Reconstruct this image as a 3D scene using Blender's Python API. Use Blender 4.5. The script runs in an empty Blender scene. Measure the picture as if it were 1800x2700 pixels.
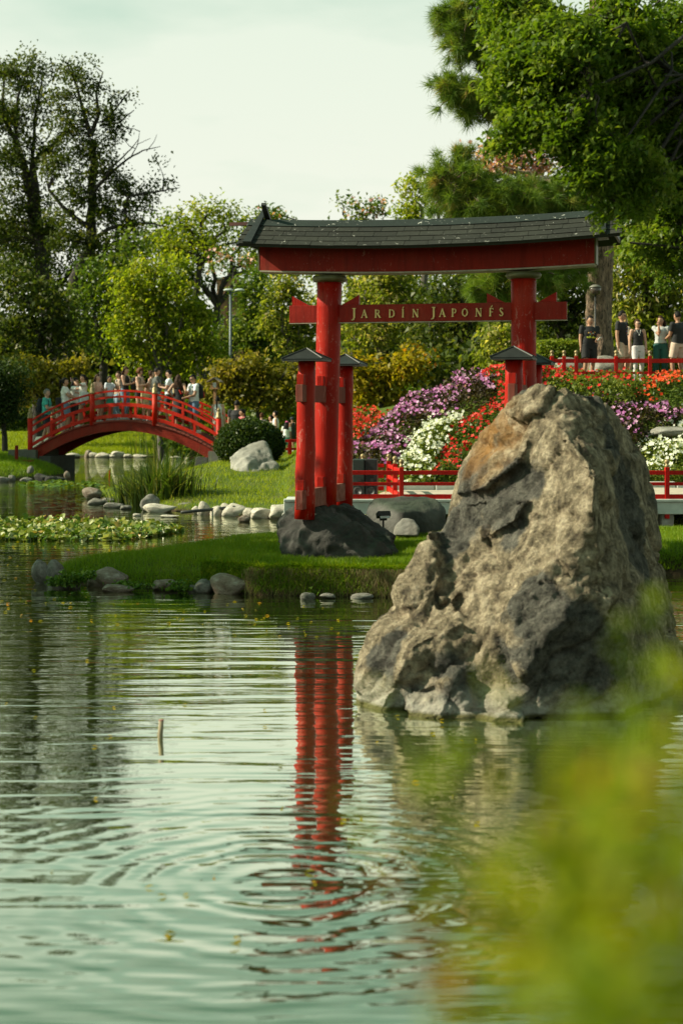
import bpy, bmesh, math, random
import numpy as np
from mathutils import Vector, Matrix, noise

PI = math.pi
R = math.radians
FP = 4400.0            # focal length in photo pixels (photo 1800 x 2700)
CAMZ = 2.0             # eye height above the water
HOR = 1090.0           # horizon row of the photo
sc = bpy.context.scene
COL = sc.collection

# ------------------------------------------------------------------ camera
cd = bpy.data.cameras.new('camera')
cam = bpy.data.objects.new('camera', cd)
COL.objects.link(cam)
cam.location = (0, 0, CAMZ)
cam.rotation_euler = (R(90), 0, 0)
cd.sensor_fit = 'VERTICAL'
cd.sensor_height = 36.0
cd.sensor_width = 24.0
cd.lens = FP / 2700 * 36.0
cd.shift_y = -(1350 - HOR) / 2700
cd.clip_start = 0.05
cd.clip_end = 4000
cd.dof.use_dof = True
cd.dof.focus_distance = 20.0
cd.dof.aperture_fstop = 2.6
cd.dof.aperture_blades = 9
sc.camera = cam

# ------------------------------------------------------------------ light
SUN = Vector((-0.80, -0.02, 0.58)).normalized()
w = bpy.data.worlds.new('World')
sc.world = w
w.use_nodes = True
nt = w.node_tree
nt.nodes.clear()
out = nt.nodes.new('ShaderNodeOutputWorld')
bg = nt.nodes.new('ShaderNodeBackground')
bg.inputs['Strength'].default_value = 0.078
sky = nt.nodes.new('ShaderNodeTexSky')
sky.sky_type = 'NISHITA'
sky.sun_disc = False
sky.sun_elevation = math.asin(SUN.z)
sky.sun_rotation = math.atan2(SUN.x, SUN.y)
sky.dust_density = 2.0
sky.ozone_density = 1.0
tc = nt.nodes.new('ShaderNodeTexCoord')
mp = nt.nodes.new('ShaderNodeMapping')
mp.inputs['Scale'].default_value = (1.0, 1.0, 3.2)
nz = nt.nodes.new('ShaderNodeTexNoise')
nz.inputs['Scale'].default_value = 2.6
nz.inputs['Detail'].default_value = 7
nz.inputs['Roughness'].default_value = 0.52
sep = nt.nodes.new('ShaderNodeSeparateXYZ')
el = nt.nodes.new('ShaderNodeMapRange')          # thin veil: thick at the horizon, thinner overhead
el.inputs['From Min'].default_value = 0.0
el.inputs['From Max'].default_value = 0.55
el.inputs['To Min'].default_value = 1.38
el.inputs['To Max'].default_value = 0.18
nr = nt.nodes.new('ShaderNodeMapRange')
nr.inputs['From Min'].default_value = 0.36
nr.inputs['From Max'].default_value = 0.64
nr.inputs['To Min'].default_value = -0.30
nr.inputs['To Max'].default_value = 0.30
ad = nt.nodes.new('ShaderNodeMath'); ad.operation = 'ADD'; ad.use_clamp = True
mx = nt.nodes.new('ShaderNodeMix'); mx.data_type = 'RGBA'
mx.inputs['B'].default_value = (7.2, 7.5, 6.3, 1)
tint = nt.nodes.new('ShaderNodeMix'); tint.data_type = 'RGBA'; tint.blend_type = 'MULTIPLY'
tint.inputs['Factor'].default_value = 1.0
tint.inputs['B'].default_value = (0.55, 1.25, 0.66, 1)
L = nt.links.new
vr = nt.nodes.new('ShaderNodeValToRGB')          # the veil: warm at the horizon, mint-blue higher up
e_ = vr.color_ramp.elements
e_[0].position = 0.0; e_[0].color = (0.735, 0.745, 0.64, 1)
e_[1].position = 0.26; e_[1].color = (0.630, 0.712, 0.600, 1)
e2_ = vr.color_ramp.elements.new(0.10); e2_.color = (0.72, 0.740, 0.638, 1)
vs_ = nt.nodes.new('ShaderNodeVectorMath'); vs_.operation = 'SCALE'; vs_.inputs['Scale'].default_value = 9.9
L(tc.outputs['Generated'], mp.inputs['Vector'])
L(mp.outputs['Vector'], nz.inputs['Vector'])
L(tc.outputs['Generated'], sep.inputs['Vector'])
L(sep.outputs['Z'], el.inputs['Value'])
L(nz.outputs['Fac'], nr.inputs['Value'])
L(el.outputs['Result'], ad.inputs[0])
L(nr.outputs['Result'], ad.inputs[1])
L(sky.outputs['Color'], tint.inputs['A'])
L(ad.outputs['Value'], mx.inputs['Factor'])
L(tint.outputs['Result'], mx.inputs['A'])
L(sep.outputs['Z'], vr.inputs['Fac'])
L(vr.outputs['Color'], vs_.inputs[0])
L(vs_.outputs['Vector'], mx.inputs['B'])
L(mx.outputs['Result'], bg.inputs['Color'])
L(bg.outputs['Background'], out.inputs['Surface'])

sd = bpy.data.lights.new('sun', 'SUN')
sd.energy = 5.0
sd.angle = R(0.5)
sd.color = (1.0, 0.90, 0.70)
so = bpy.data.objects.new('sun', sd)
so.rotation_euler = SUN.to_track_quat('Z', 'Y').to_euler()
so.location = (-30, -10, 40)
COL.objects.link(so)

sc.view_settings.view_transform = 'Standard'
sc.view_settings.look = 'None'
sc.view_settings.exposure = 0.72
sc.view_settings.gamma = 1.0
sc.view_settings.use_curve_mapping = False
sc.render.engine = 'CYCLES'
sc.cycles.use_denoising = True
sc.cycles.max_bounces = 6
sc.cycles.diffuse_bounces = 3
sc.cycles.glossy_bounces = 3
sc.cycles.transmission_bounces = 3
sc.cycles.transparent_max_bounces = 6
sc.cycles.caustics_reflective = False
sc.cycles.caustics_refractive = False

# ------------------------------------------------------------------ helpers
def PX(px, py, Y):
    """photo pixel at depth Y -> point"""
    return Vector(((px - 900) / FP * Y, Y, CAMZ - (py - HOR) / FP * Y))

def WP(px, py, z=0.0):
    """photo pixel on the level z -> point"""
    Y = FP * (CAMZ - z) / (py - HOR)
    return Vector(((px - 900) / FP * Y, Y, z))

def tag(o, label=None, cat=None, group=None, kind=None):
    if label: o['label'] = label
    if cat: o['category'] = cat
    if group: o['group'] = group
    if kind: o['kind'] = kind
    return o

def link(name, me, mats=None, parent=None):
    o = bpy.data.objects.new(name, me)
    COL.objects.link(o)
    if mats is not None:
        for m in (mats if isinstance(mats, (list, tuple)) else [mats]):
            me.materials.append(m)
    if parent is not None:
        o.parent = parent
    return o

def empty(name, label, cat, loc=(0, 0, 0), rz=0, group=None):
    o = bpy.data.objects.new(name, None)
    COL.objects.link(o)
    o.location = loc
    o.rotation_euler = (0, 0, rz)
    o.empty_display_size = 0.2
    return tag(o, label, cat, group)

def np_mesh(name, V, F, var=None, smooth=False):
    V = np.asarray(V, np.float32); F = np.asarray(F, np.int32)
    me = bpy.data.meshes.new(name)
    n, k = F.shape
    me.vertices.add(len(V)); me.vertices.foreach_set('co', V.ravel())
    me.loops.add(n * k); me.loops.foreach_set('vertex_index', F.ravel())
    me.polygons.add(n)
    me.polygons.foreach_set('loop_start', np.arange(0, n * k, k, dtype=np.int32))
    me.update(calc_edges=True)
    if smooth:
        me.polygons.foreach_set('use_smooth', np.ones(n, bool))
    if var is not None:
        a = me.attributes.new('var', 'FLOAT', 'FACE')
        a.data.foreach_set('value', np.asarray(var, np.float32))
    return me

class MB:
    """collects shapes; build() makes ONE mesh object"""
    def __init__(s):
        s.v = []; s.f = []; s.m = []
    def add(s, vs, fs, mi=0):
        b = len(s.v)
        s.v += [tuple(v) for v in vs]
        s.f += [tuple(i + b for i in f) for f in fs]
        s.m += [mi] * len(fs)
        return s
    def box(s, c, d, rot=None, mi=0):
        x, y, z = d[0] / 2, d[1] / 2, d[2] / 2
        vs = [Vector((sx * x, sy * y, sz * z)) for sx in (-1, 1) for sy in (-1, 1) for sz in (-1, 1)]
        if rot is not None: vs = [rot @ v for v in vs]
        c = Vector(c)
        return s.add([v + c for v in vs], [(0, 1, 3, 2), (4, 6, 7, 5), (0, 4, 5, 1), (2, 3, 7, 6), (0, 2, 6, 4), (1, 5, 7, 3)], mi)
    def hexa(s, b, t, mi=0):
        """two quads -> prism"""
        return s.add(list(b) + list(t), [(3, 2, 1, 0), (4, 5, 6, 7)] + [(i, (i + 1) % 4, 4 + (i + 1) % 4, 4 + i) for i in range(4)], mi)
    def tube(s, pts, rad, n=8, mi=0, cap=True, flat=1.0):
        pts = [Vector(p) for p in pts]
        if not isinstance(rad, (list, tuple)): rad = [rad] * len(pts)
        rings = []
        ref = None
        for i, p in enumerate(pts):
            d = (pts[min(i + 1, len(pts) - 1)] - pts[max(i - 1, 0)])
            d = d.normalized() if d.length > 1e-9 else Vector((0, 0, 1))
            if ref is None:
                ref = d.cross(Vector((0, 1, 0.01))) if abs(d.y) < 0.9 else d.cross(Vector((1, 0, 0)))
            u = (ref - d * ref.dot(d)).normalized(); ref = u
            v = d.cross(u)
            rings.append([p + (u * math.cos(2 * PI * k / n) + v * math.sin(2 * PI * k / n) * flat) * rad[i] for k in range(n)])
        vs = [q for r in rings for q in r]
        fs = [(i * n + k, i * n + (k + 1) % n, (i + 1) * n + (k + 1) % n, (i + 1) * n + k) for i in range(len(pts) - 1) for k in range(n)]
        if cap:
            fs.append(tuple(range(n - 1, -1, -1)))
            fs.append(tuple((len(pts) - 1) * n + k for k in range(n)))
        return s.add(vs, fs, mi)
    def lathe(s, prof, n=16, c=(0, 0, 0), mi=0, sx=1, sy=1):
        c = Vector(c)
        vs = [c + Vector((r * math.cos(2 * PI * k / n) * sx, r * math.sin(2 * PI * k / n) * sy, z)) for r, z in prof for k in range(n)]
        m = len(prof)
        fs = [(i * n + k, i * n + (k + 1) % n, (i + 1) * n + (k + 1) % n, (i + 1) * n + k) for i in range(m - 1) for k in range(n)]
        fs.append(tuple(range(n - 1, -1, -1))); fs.append(tuple((m - 1) * n + k for k in range(n)))
        return s.add(vs, fs, mi)
    def ball(s, c, r, n=10, m=6, mi=0, rot=None):
        """closed ellipsoid, r = radius or 3 radii"""
        if not isinstance(r, (list, tuple)): r = (r, r, r)
        c = Vector(c)
        vs = [Vector((0, 0, -r[2]))]
        for i in range(1, m):
            a = -PI / 2 + PI * i / m
            for k in range(n):
                vs.append(Vector((r[0] * math.cos(a) * math.cos(2 * PI * k / n), r[1] * math.cos(a) * math.sin(2 * PI * k / n), r[2] * math.sin(a))))
        vs.append(Vector((0, 0, r[2])))
        if rot is not None: vs = [rot @ v for v in vs]
        fs = [(0, 1 + (k + 1) % n, 1 + k) for k in range(n)]
        for i in range(m - 2):
            b = 1 + i * n
            fs += [(b + k, b + (k + 1) % n, b + n + (k + 1) % n, b + n + k) for k in range(n)]
        b = 1 + (m - 2) * n; t = len(vs) - 1
        fs += [(b + k, b + (k + 1) % n, t) for k in range(n)]
        return s.add([c + v for v in vs], fs, mi)
    def loft(s, secs, n=12, mi=0):
        """secs: (x, y, z, rx, ry)"""
        vs = [Vector((x + rx * math.cos(2 * PI * k / n), y + ry * math.sin(2 * PI * k / n), z)) for x, y, z, rx, ry in secs for k in range(n)]
        m = len(secs)
        fs = [(i * n + k, i * n + (k + 1) % n, (i + 1) * n + (k + 1) % n, (i + 1) * n + k) for i in range(m - 1) for k in range(n)]
        fs.append(tuple(range(n - 1, -1, -1))); fs.append(tuple((m - 1) * n + k for k in range(n)))
        return s.add(vs, fs, mi)
    def mesh(s, name, smooth=False):
        me = bpy.data.meshes.new(name)
        me.from_pydata(s.v, [], s.f)
        me.polygons.foreach_set('material_index', np.array(s.m, np.int32))
        if smooth:
            me.polygons.foreach_set('use_smooth', np.ones(len(s.f), bool))
        me.update()
        return me
    def build(s, name, mats, parent=None, smooth=False, bevel=0, seg=2):
        o = link(name, s.mesh(name, smooth), mats, parent)
        if bevel:
            b = o.modifiers.new('bevel', 'BEVEL'); b.width = bevel; b.segments = seg; b.limit_method = 'ANGLE'; b.angle_limit = R(40)
        return o

def remesh(mb, voxel, smooth_it=3, fac=0.5, name='m'):
    """union of the shapes in mb as one continuous skin"""
    me = mb.mesh(name)
    o = bpy.data.objects.new('tmp', me); COL.objects.link(o)
    m = o.modifiers.new('r', 'REMESH'); m.mode = 'VOXEL'; m.voxel_size = voxel
    if smooth_it:
        k = o.modifiers.new('s', 'SMOOTH'); k.iterations = smooth_it; k.factor = fac
    dg = bpy.context.evaluated_depsgraph_get()
    r = bpy.data.meshes.new_from_object(o.evaluated_get(dg))
    bpy.data.objects.remove(o); bpy.data.meshes.remove(me)
    r.polygons.foreach_set('use_smooth', np.ones(len(r.polygons), bool))
    r.name = name
    return r

def get_co(me):
    a = np.empty(len(me.vertices) * 3, np.float32); me.vertices.foreach_get('co', a); return a.reshape(-1, 3)
def get_no(me):
    a = np.empty(len(me.vertices) * 3, np.float32); me.vertices.foreach_get('normal', a); return a.reshape(-1, 3)

def displace(me, fn):
    co = get_co(me); no = get_no(me)
    d = np.array([fn(Vector(c)) for c in co], np.float32)
    me.vertices.foreach_set('co', (co + no * d[:, None]).ravel()); me.update()

# ------------------------------------------------------------------ materials
def newmat(name):
    m = bpy.data.materials.new(name); m.use_nodes = True
    t = m.node_tree; t.nodes.clear()
    o = t.nodes.new('ShaderNodeOutputMaterial')
    b = t.nodes.new('ShaderNodeBsdfPrincipled')
    t.links.new(b.outputs['BSDF'], o.inputs['Surface'])
    return m, t, b, o
def coords(t, scale=(1, 1, 1), kind='Object'):
    c = t.nodes.new('ShaderNodeTexCoord'); p = t.nodes.new('ShaderNodeMapping'); p.inputs['Scale'].default_value = scale
    t.links.new(c.outputs[kind], p.inputs['Vector']); return p.outputs['Vector']
def noise_n(t, vec, scale, detail=5, rough=0.55, dist=0.0):
    n = t.nodes.new('ShaderNodeTexNoise')
    n.inputs['Scale'].default_value = scale; n.inputs['Detail'].default_value = detail
    n.inputs['Roughness'].default_value = rough; n.inputs['Distortion'].default_value = dist
    t.links.new(vec, n.inputs['Vector']); return n.outputs['Fac']
def ramp(t, fac, stops, interp='LINEAR'):
    r = t.nodes.new('ShaderNodeValToRGB'); r.color_ramp.interpolation = interp
    e = r.color_ramp.elements
    while len(e) < len(stops): e.new(0.5)
    for i, (p, c) in enumerate(stops):
        e[i].position = p; e[i].color = (c if len(c) == 4 else (*c, 1)) if not isinstance(c, (int, float)) else (c, c, c, 1)
    t.links.new(fac, r.inputs['Fac']); return r.outputs['Color']
def mixc(t, fac, a, b, mode='MIX'):
    m = t.nodes.new('ShaderNodeMix'); m.data_type = 'RGBA'; m.blend_type = mode
    for s, v in (('Factor', fac), ('A', a), ('B', b)):
        if isinstance(v, (int, float)): m.inputs[s].default_value = v
        elif isinstance(v, (tuple, list)): m.inputs[s].default_value = (*v, 1) if len(v) == 3 else v
        else: t.links.new(v, m.inputs[s])
    return m.outputs['Result']
def mathn(t, op, a, b=None, clamp=False):
    m = t.nodes.new('ShaderNodeMath'); m.operation = op; m.use_clamp = clamp
    for i, v in enumerate((a, b)):
        if v is None: continue
        if isinstance(v, (int, float)): m.inputs[i].default_value = v
        else: t.links.new(v, m.inputs[i])
    return m.outputs['Value']
def bump(t, b, h, strength=0.5, dist=0.02):
    n = t.nodes.new('ShaderNodeBump'); n.inputs['Strength'].default_value = strength; n.inputs['Distance'].default_value = dist
    t.links.new(h, n.inputs['Height']); t.links.new(n.outputs['Normal'], b.inputs['Normal'])

def plain(name, c, rough=0.6, var=0.15, scale=8, metal=0.0, bmp=0.0, spec=None):
    m, t, b, o = newmat(name)
    v = coords(t); n = noise_n(t, v, scale)
    c2 = tuple(max(0, x * (1 - var * 2)) for x in c); c1 = tuple(min(1, x * (1 + var)) for x in c)
    t.links.new(ramp(t, n, [(0.3, c2), (0.7, c1)]), b.inputs['Base Color'])
    b.inputs['Roughness'].default_value = rough; b.inputs['Metallic'].default_value = metal
    if spec is not None: b.inputs['Specular IOR Level'].default_value = spec
    if bmp: bump(t, b, n, bmp, 0.01)
    return m

def leafmat(name, stops, trans=0.38, gloss=0.45):
    """leaf colour varies from leaf to leaf (attribute var)"""
    m, t, b, o = newmat(name)
    a = t.nodes.new('ShaderNodeAttribute'); a.attribute_name = 'var'
    c = ramp(t, a.outputs['Fac'], stops)
    t.links.new(c, b.inputs['Base Color'])
    b.inputs['Roughness'].default_value = gloss
    b.inputs['Specular IOR Level'].default_value = 0.18
    tr = t.nodes.new('ShaderNodeBsdfTranslucent')
    t.links.new(mixc(t, 1.0, c, (1.6, 1.6, 0.5), 'MULTIPLY'), tr.inputs['Color'])
    s = t.nodes.new('ShaderNodeMixShader'); s.inputs['Fac'].default_value = trans
    t.links.new(b.outputs['BSDF'], s.inputs[1]); t.links.new(tr.outputs['BSDF'], s.inputs[2])
    t.links.new(s.outputs['Shader'], o.inputs['Surface'])
    return m

def redpaint(name, base=(0.36, 0.010, 0.003), worn=0.575, rough=0.40):
    m, t, b, o = newmat(name)
    v = coords(t)
    n1 = noise_n(t, v, 3.0, 5)
    c = ramp(t, n1, [(0.3, tuple(x * 0.78 for x in base)), (0.7, tuple(min(1, x * 1.12) for x in base))])
    vs = coords(t, (9, 9, 4.2))
    n2 = noise_n(t, vs, 2.2, 8, 0.65, 0.6)
    n3 = noise_n(t, v, 1.7, 3)
    chips = mathn(t, 'MULTIPLY', ramp(t, n2, [(worn, 0), (worn + 0.05, 1)]), ramp(t, n3, [(0.46, 0), (0.56, 1)]))
    c = mixc(t, mathn(t, 'MULTIPLY', chips, 0.38), c, (0.55, 0.27, 0.22))
    grain = noise_n(t, coords(t, (34, 34, 2.0)), 3, 6, 0.65)
    streak = noise_n(t, coords(t, (11, 11, 0.7)), 1.6, 5, 0.6)
    c = mixc(t, ramp(t, streak, [(0.50, 0), (0.72, 0.55)]), c, tuple(x * 0.42 for x in base))
    c = mixc(t, ramp(t, grain, [(0.30, 0.5), (0.46, 0)]), c, tuple(x * 0.5 for x in base))
    fade = noise_n(t, v, 1.1, 4, 0.6)
    c = mixc(t, ramp(t, fade, [(0.52, 0), (0.75, 0.35)]), c, (base[0] * 1.15, base[1] * 4 + 0.02, base[2] * 4 + 0.012))
    specks = noise_n(t, v, 60, 2)
    c = mixc(t, mathn(t, 'MULTIPLY', ramp(t, specks, [(0.70, 0), (0.74, 0.5)]), ramp(t, n3, [(0.42, 0), (0.6, 1)])), c, (0.5, 0.4, 0.36))
    t.links.new(c, b.inputs['Base Color'])
    t.links.new(ramp(t, n1, [(0.3, rough - 0.06), (0.7, rough + 0.14)]), b.inputs['Roughness'])
    b.inputs['Specular IOR Level'].default_value = 0.16
    bump(t, b, mathn(t, 'ADD', grain, mathn(t, 'MULTIPLY', n2, 0.6)), 0.6, 0.010)
    return m

def stonemat(name, dark, light, lichen=None, scale=3.0, moss=None, bmp=0.6, wet=False):
    m, t, b, o = newmat(name)
    v = coords(t)
    n1 = noise_n(t, v, scale, 8, 0.62, 0.3); n2 = noise_n(t, v, scale * 6, 6, 0.7); n3 = noise_n(t, v, scale * 0.6, 3)
    c = ramp(t, n1, [(0.32, dark), (0.66, light)])
    c = mixc(t, ramp(t, n2, [(0.35, 0.0), (0.75, 0.55)]), c, tuple(x * 0.55 for x in dark))
    if lichen:
        c = mixc(t, ramp(t, n3, [(0.56, 0), (0.68, 0.6)]), c, lichen)
    if moss:
        g = t.nodes.new('ShaderNodeNewGeometry'); sp = t.nodes.new('ShaderNodeSeparateXYZ')
        t.links.new(g.outputs['Normal'], sp.inputs['Vector'])
        c = mixc(t, mathn(t, 'MULTIPLY', ramp(t, sp.outputs['Z'], [(0.55, 0), (0.9, 0.7)]), ramp(t, n3, [(0.42, 0), (0.6, 1)])), c, moss)
    t.links.new(c, b.inputs['Base Color']); b.inputs['Roughness'].default_value = 0.85
    b.inputs['Specular IOR Level'].default_value = 0.25
    bump(t, b, mathn(t, 'ADD', n1, mathn(t, 'MULTIPLY', n2, 0.4)), bmp, 0.05)
    return m

def barkmat(name, dark, light, scale=1.0):
    m, t, b, o = newmat(name)
    n = noise_n(t, coords(t, (6 * scale, 6 * scale, 1.4 * scale)), 2.5, 7, 0.65, 0.8)
    t.links.new(ramp(t, n, [(0.35, dark), (0.65, light)]), b.inputs['Base Color'])
    b.inputs['Roughness'].default_value = 0.9
    bump(t, b, n, 0.8, 0.06)
    return m

M = {}
M['red'] = redpaint('red_paint')
M['redbridge'] = redpaint('bridge_red_paint', (0.46, 0.014, 0.003), 0.59, 0.42)
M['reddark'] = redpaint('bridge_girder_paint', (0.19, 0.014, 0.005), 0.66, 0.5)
M['redrail'] = redpaint('rail_red_paint', (0.48, 0.007, 0.003), 0.74, 0.45)
M['redwood'] = redpaint('faded_red_wood', (0.22, 0.05, 0.035), 0.5, 0.65)
M['gold'] = plain('brass', (0.30, 0.22, 0.10), 0.5, 0.3, 14, 0.3)
M['olive'] = plain('olive_bronze', (0.12, 0.11, 0.045), 0.5, 0.2, 10, 0.2)
M['lettergold'] = plain('letter_gold', (0.62, 0.46, 0.16), 0.35, 0.15, 20, 0.3)
M['black'] = plain('black_paint', (0.016, 0.018, 0.016), 0.5, 0.2, 12)
M['trim'] = plain('weathered_white_trim', (0.42, 0.36, 0.27), 0.7, 0.2, 14)
M['concrete'] = plain('white_concrete', (0.50, 0.52, 0.47), 0.8, 0.12, 5, bmp=0.2)
M['path'] = plain('sandy_paving', (0.42, 0.36, 0.28), 0.9, 0.1, 6, bmp=0.2)
M['wood'] = plain('lantern_wood', (0.30, 0.15, 0.06), 0.7, 0.2, 12)
M['greywood'] = plain('grey_wood', (0.26, 0.19, 0.14), 0.8, 0.2, 10)
M['steel'] = plain('lamp_steel', (0.09, 0.115, 0.125), 0.5, 0.1, 8, 0.3)
M['white'] = plain('white_enamel', (0.75, 0.77, 0.74), 0.5, 0.05, 8)
M['glass'] = plain('lamp_glass', (0.55, 0.60, 0.58), 0.15, 0.05, 8)
M['bark'] = barkmat('dark_bark', (0.012, 0.010, 0.008), (0.05, 0.042, 0.032))
M['barkp'] = barkmat('pine_bark', (0.012, 0.008, 0.005), (0.34, 0.23, 0.15), 1.5)
M['barkg'] = barkmat('grey_bark', (0.04, 0.034, 0.026), (0.16, 0.14, 0.11))

# shingle: dark asphalt, green-black, small pale droppings near the ridge
def shinglemat(name, c, spots):
    m, t, b, o = newmat(name)
    v = coords(t)
    oi = t.nodes.new('ShaderNodeObjectInfo')
    n = noise_n(t, v, 26, 6, 0.7); n2 = noise_n(t, v, 2.2, 4)
    cc = ramp(t, n, [(0.3, tuple(x * 0.6 for x in c)), (0.7, tuple(x * 1.35 for x in c))])
    cc = mixc(t, ramp(t, n2, [(0.45, 0), (0.75, 0.5)]), cc, tuple(x * 1.7 for x in c))
    cc = mixc(t, 1.0, cc, ramp(t, oi.outputs['Random'], [(0, (0.78, 0.78, 0.78)), (1, (1.22, 1.22, 1.22))]), 'MULTIPLY')
    if spots:
        s = noise_n(t, coords(t, (1.0, 1.0, 0.35)), 22, 3, 0.5, 0.8); s2 = noise_n(t, v, 3.5, 2)
        k = mathn(t, 'MULTIPLY', ramp(t, s, [(0.66, 0), (0.70, 1)]), ramp(t, s2, [(0.44, 0), (0.56, spots)]))
        cc = mixc(t, k, cc, (0.55, 0.54, 0.48))
    t.links.new(cc, b.inputs['Base Color']); b.inputs['Roughness'].default_value = 0.8
    b.inputs['Specular IOR Level'].default_value = 0.3
    bump(t, b, n, 0.5, 0.004)
    return m
M['shingle'] = shinglemat('roof_shingle', (0.017, 0.018, 0.013), 0.5)
M['ridge'] = shinglemat('ridge_sheet', (0.010, 0.016, 0.013), 1.0)

LEAF = {
 'dark':   leafmat('leaves_dark_olive', [(0, (0.028, 0.046, 0.008)), (0.6, (0.065, 0.092, 0.014)), (1, (0.14, 0.14, 0.03))]),
 'mid':    leafmat('leaves_mid_green', [(0, (0.042, 0.085, 0.009)), (0.6, (0.100, 0.155, 0.015)), (1, (0.21, 0.24, 0.035))]),
 'bright': leafmat('leaves_yellow_green', [(0, (0.095, 0.145, 0.008)), (0.55, (0.20, 0.25, 0.014)), (1, (0.37, 0.35, 0.06))], 0.5),
 'olive':  leafmat('leaves_olive_yellow', [(0, (0.085, 0.090, 0.010)), (0.55, (0.185, 0.165, 0.018)), (1, (0.32, 0.24, 0.05))], 0.42),
 'yellow': leafmat('leaves_golden', [(0, (0.13, 0.13, 0.010)), (0.5, (0.27, 0.22, 0.014)), (0.9, (0.38, 0.26, 0.02)), (1, (0.44, 0.17, 0.02))], 0.42),
 'speck':  leafmat('leaves_pale_speckled', [(0, (0.060, 0.090, 0.010)), (0.5, (0.155, 0.185, 0.018)), (0.80, (0.33, 0.33, 0.07)), (1, (0.52, 0.42, 0.22))], 0.5),
 'near':   leafmat('leaves_fresh_green', [(0, (0.050, 0.098, 0.007)), (0.6, (0.105, 0.165, 0.014)), (1, (0.21, 0.25, 0.045))], 0.42),
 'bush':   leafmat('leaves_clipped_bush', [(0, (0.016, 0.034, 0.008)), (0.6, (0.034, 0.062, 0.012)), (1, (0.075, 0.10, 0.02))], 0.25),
 'hedge':  leafmat('leaves_hedge', [(0, (0.09, 0.14, 0.014)), (0.6, (0.16, 0.21, 0.02)), (1, (0.27, 0.29, 0.05))], 0.35),
 'needle': leafmat('pine_needles', [(0, (0.075, 0.135, 0.022)), (0.6, (0.16, 0.225, 0.035)), (0.85, (0.26, 0.26, 0.07)), (1, (0.34, 0.20, 0.08))], 0.4),
 'pink':   leafmat('pink_blossom', [(0, (0.50, 0.20, 0.20)), (0.6, (0.62, 0.32, 0.30)), (1, (0.70, 0.48, 0.42))], 0.4),
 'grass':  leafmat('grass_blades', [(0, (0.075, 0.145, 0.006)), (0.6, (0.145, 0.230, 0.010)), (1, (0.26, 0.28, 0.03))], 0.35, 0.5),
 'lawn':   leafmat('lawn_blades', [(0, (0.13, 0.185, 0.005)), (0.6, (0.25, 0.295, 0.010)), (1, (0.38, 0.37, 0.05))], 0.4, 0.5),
 'reed':   leafmat('reed_blades', [(0, (0.035, 0.065, 0.012)), (0.6, (0.075, 0.115, 0.020)), (1, (0.22, 0.20, 0.07))], 0.35, 0.4),
 'dry':    leafmat('dry_roots', [(0, (0.06, 0.042, 0.016)), (0.45, (0.15, 0.11, 0.045)), (0.7, (0.22, 0.17, 0.08)), (1, (0.14, 0.19, 0.03))], 0.2, 0.7),
 'fore':   leafmat('leaves_foreground', [(0, (0.10, 0.165, 0.005)), (0.55, (0.19, 0.245, 0.007)), (0.80, (0.31, 0.28, 0.012)), (1, (0.42, 0.19, 0.05))], 0.5, 0.6),
 'ivy':    leafmat('ground_cover_leaves', [(0, (0.05, 0.10, 0.012)), (0.6, (0.09, 0.16, 0.02)), (1, (0.16, 0.22, 0.04))], 0.3),
}

# ------------------------------------------------------------------ terrain
def sdf(poly, X, Y):
    """signed distance, positive inside"""
    P = np.array(poly, np.float64); n = len(P)
    d2 = np.full(X.shape, 1e18); ins = np.zeros(X.shape, bool)
    for i in range(n):
        a = P[i]; b = P[(i + 1) % n]; e = b - a
        wx = X - a[0]; wy = Y - a[1]
        t = np.clip((wx * e[0] + wy * e[1]) / (e @ e), 0, 1)
        d2 = np.minimum(d2, (wx - t * e[0]) ** 2 + (wy - t * e[1]) ** 2)
        if a[1] != b[1]:
            c = ((a[1] > Y) != (b[1] > Y)) & (X < (b[0] - a[0]) * (Y - a[1]) / (b[1] - a[1]) + a[0])
            ins ^= c
    d = np.sqrt(d2)
    return np.where(ins, d, -d)

def sstep(a, b, x):
    t = np.clip((x - a) / (b - a), 0, 1); return t * t * (3 - 2 * t)

ISLAND = [(-3.60, 20.25), (-3.40, 19.9), (-3.0, 19.55), (-2.4, 19.25), (-1.7, 18.95), (-1.25, 18.62), (-0.9, 18.35), (0.0, 18.2), (0.8, 18.15), (1.6, 18.5), (2.6, 19.6), (3.5, 20.5), (7.0, 21.0),
          (7.0, 24.0), (4.0, 24.2), (2.0, 24.4), (0.6, 24.4), (-0.8, 23.6), (-1.6, 22.8), (-2.4, 21.9), (-3.1, 21.0), (-3.5, 20.5)]
LAWN = [(-5.8, 39.2), (-5.2, 37.8), (-4.6, 36.8), (-3.9, 34.8), (-3.1, 33.6), (-2.4, 32.6), (-1.5, 31.8), (-0.9, 31.2), (-0.4, 29.2), (0.2, 27.2), (9.0, 26.7), (60, 26.5), (60, 120), (-1, 120),
        (-2.0, 72), (-3.0, 62), (-3.5, 56.5), (-3.9, 52), (-4.2, 48), (-4.7, 45), (-5.5, 42), (-6.1, 40)]
FAR = [(-200, 77), (-30, 76.5), (-13, 76.2), (-8, 75.6), (-5, 74), (-3, 72), (-1, 70), (-1, 140), (200, 140), (200, 1900), (-200, 1900)]
LEFTB = [(-40, 48.5), (-12, 49.2), (-10.2, 49.6), (-9.4, 50.6), (-8.9, 52.0), (-8.8, 53.6), (-9.3, 55.5), (-10.4, 58), (-13, 64), (-40, 70)]
NEARL = [(-60, -8), (-5, -8), (-5.2, 4), (-6.8, 10), (-8.2, 17), (-9.6, 25), (-12, 35), (-14, 45), (-60, 47)]
NEARB = [(-60, -8), (60, -8), (60, 3.9), (6, 4.2), (2, 4.3), (-1, 4.4), (-5, 4.3), (-60, 4)]
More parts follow.
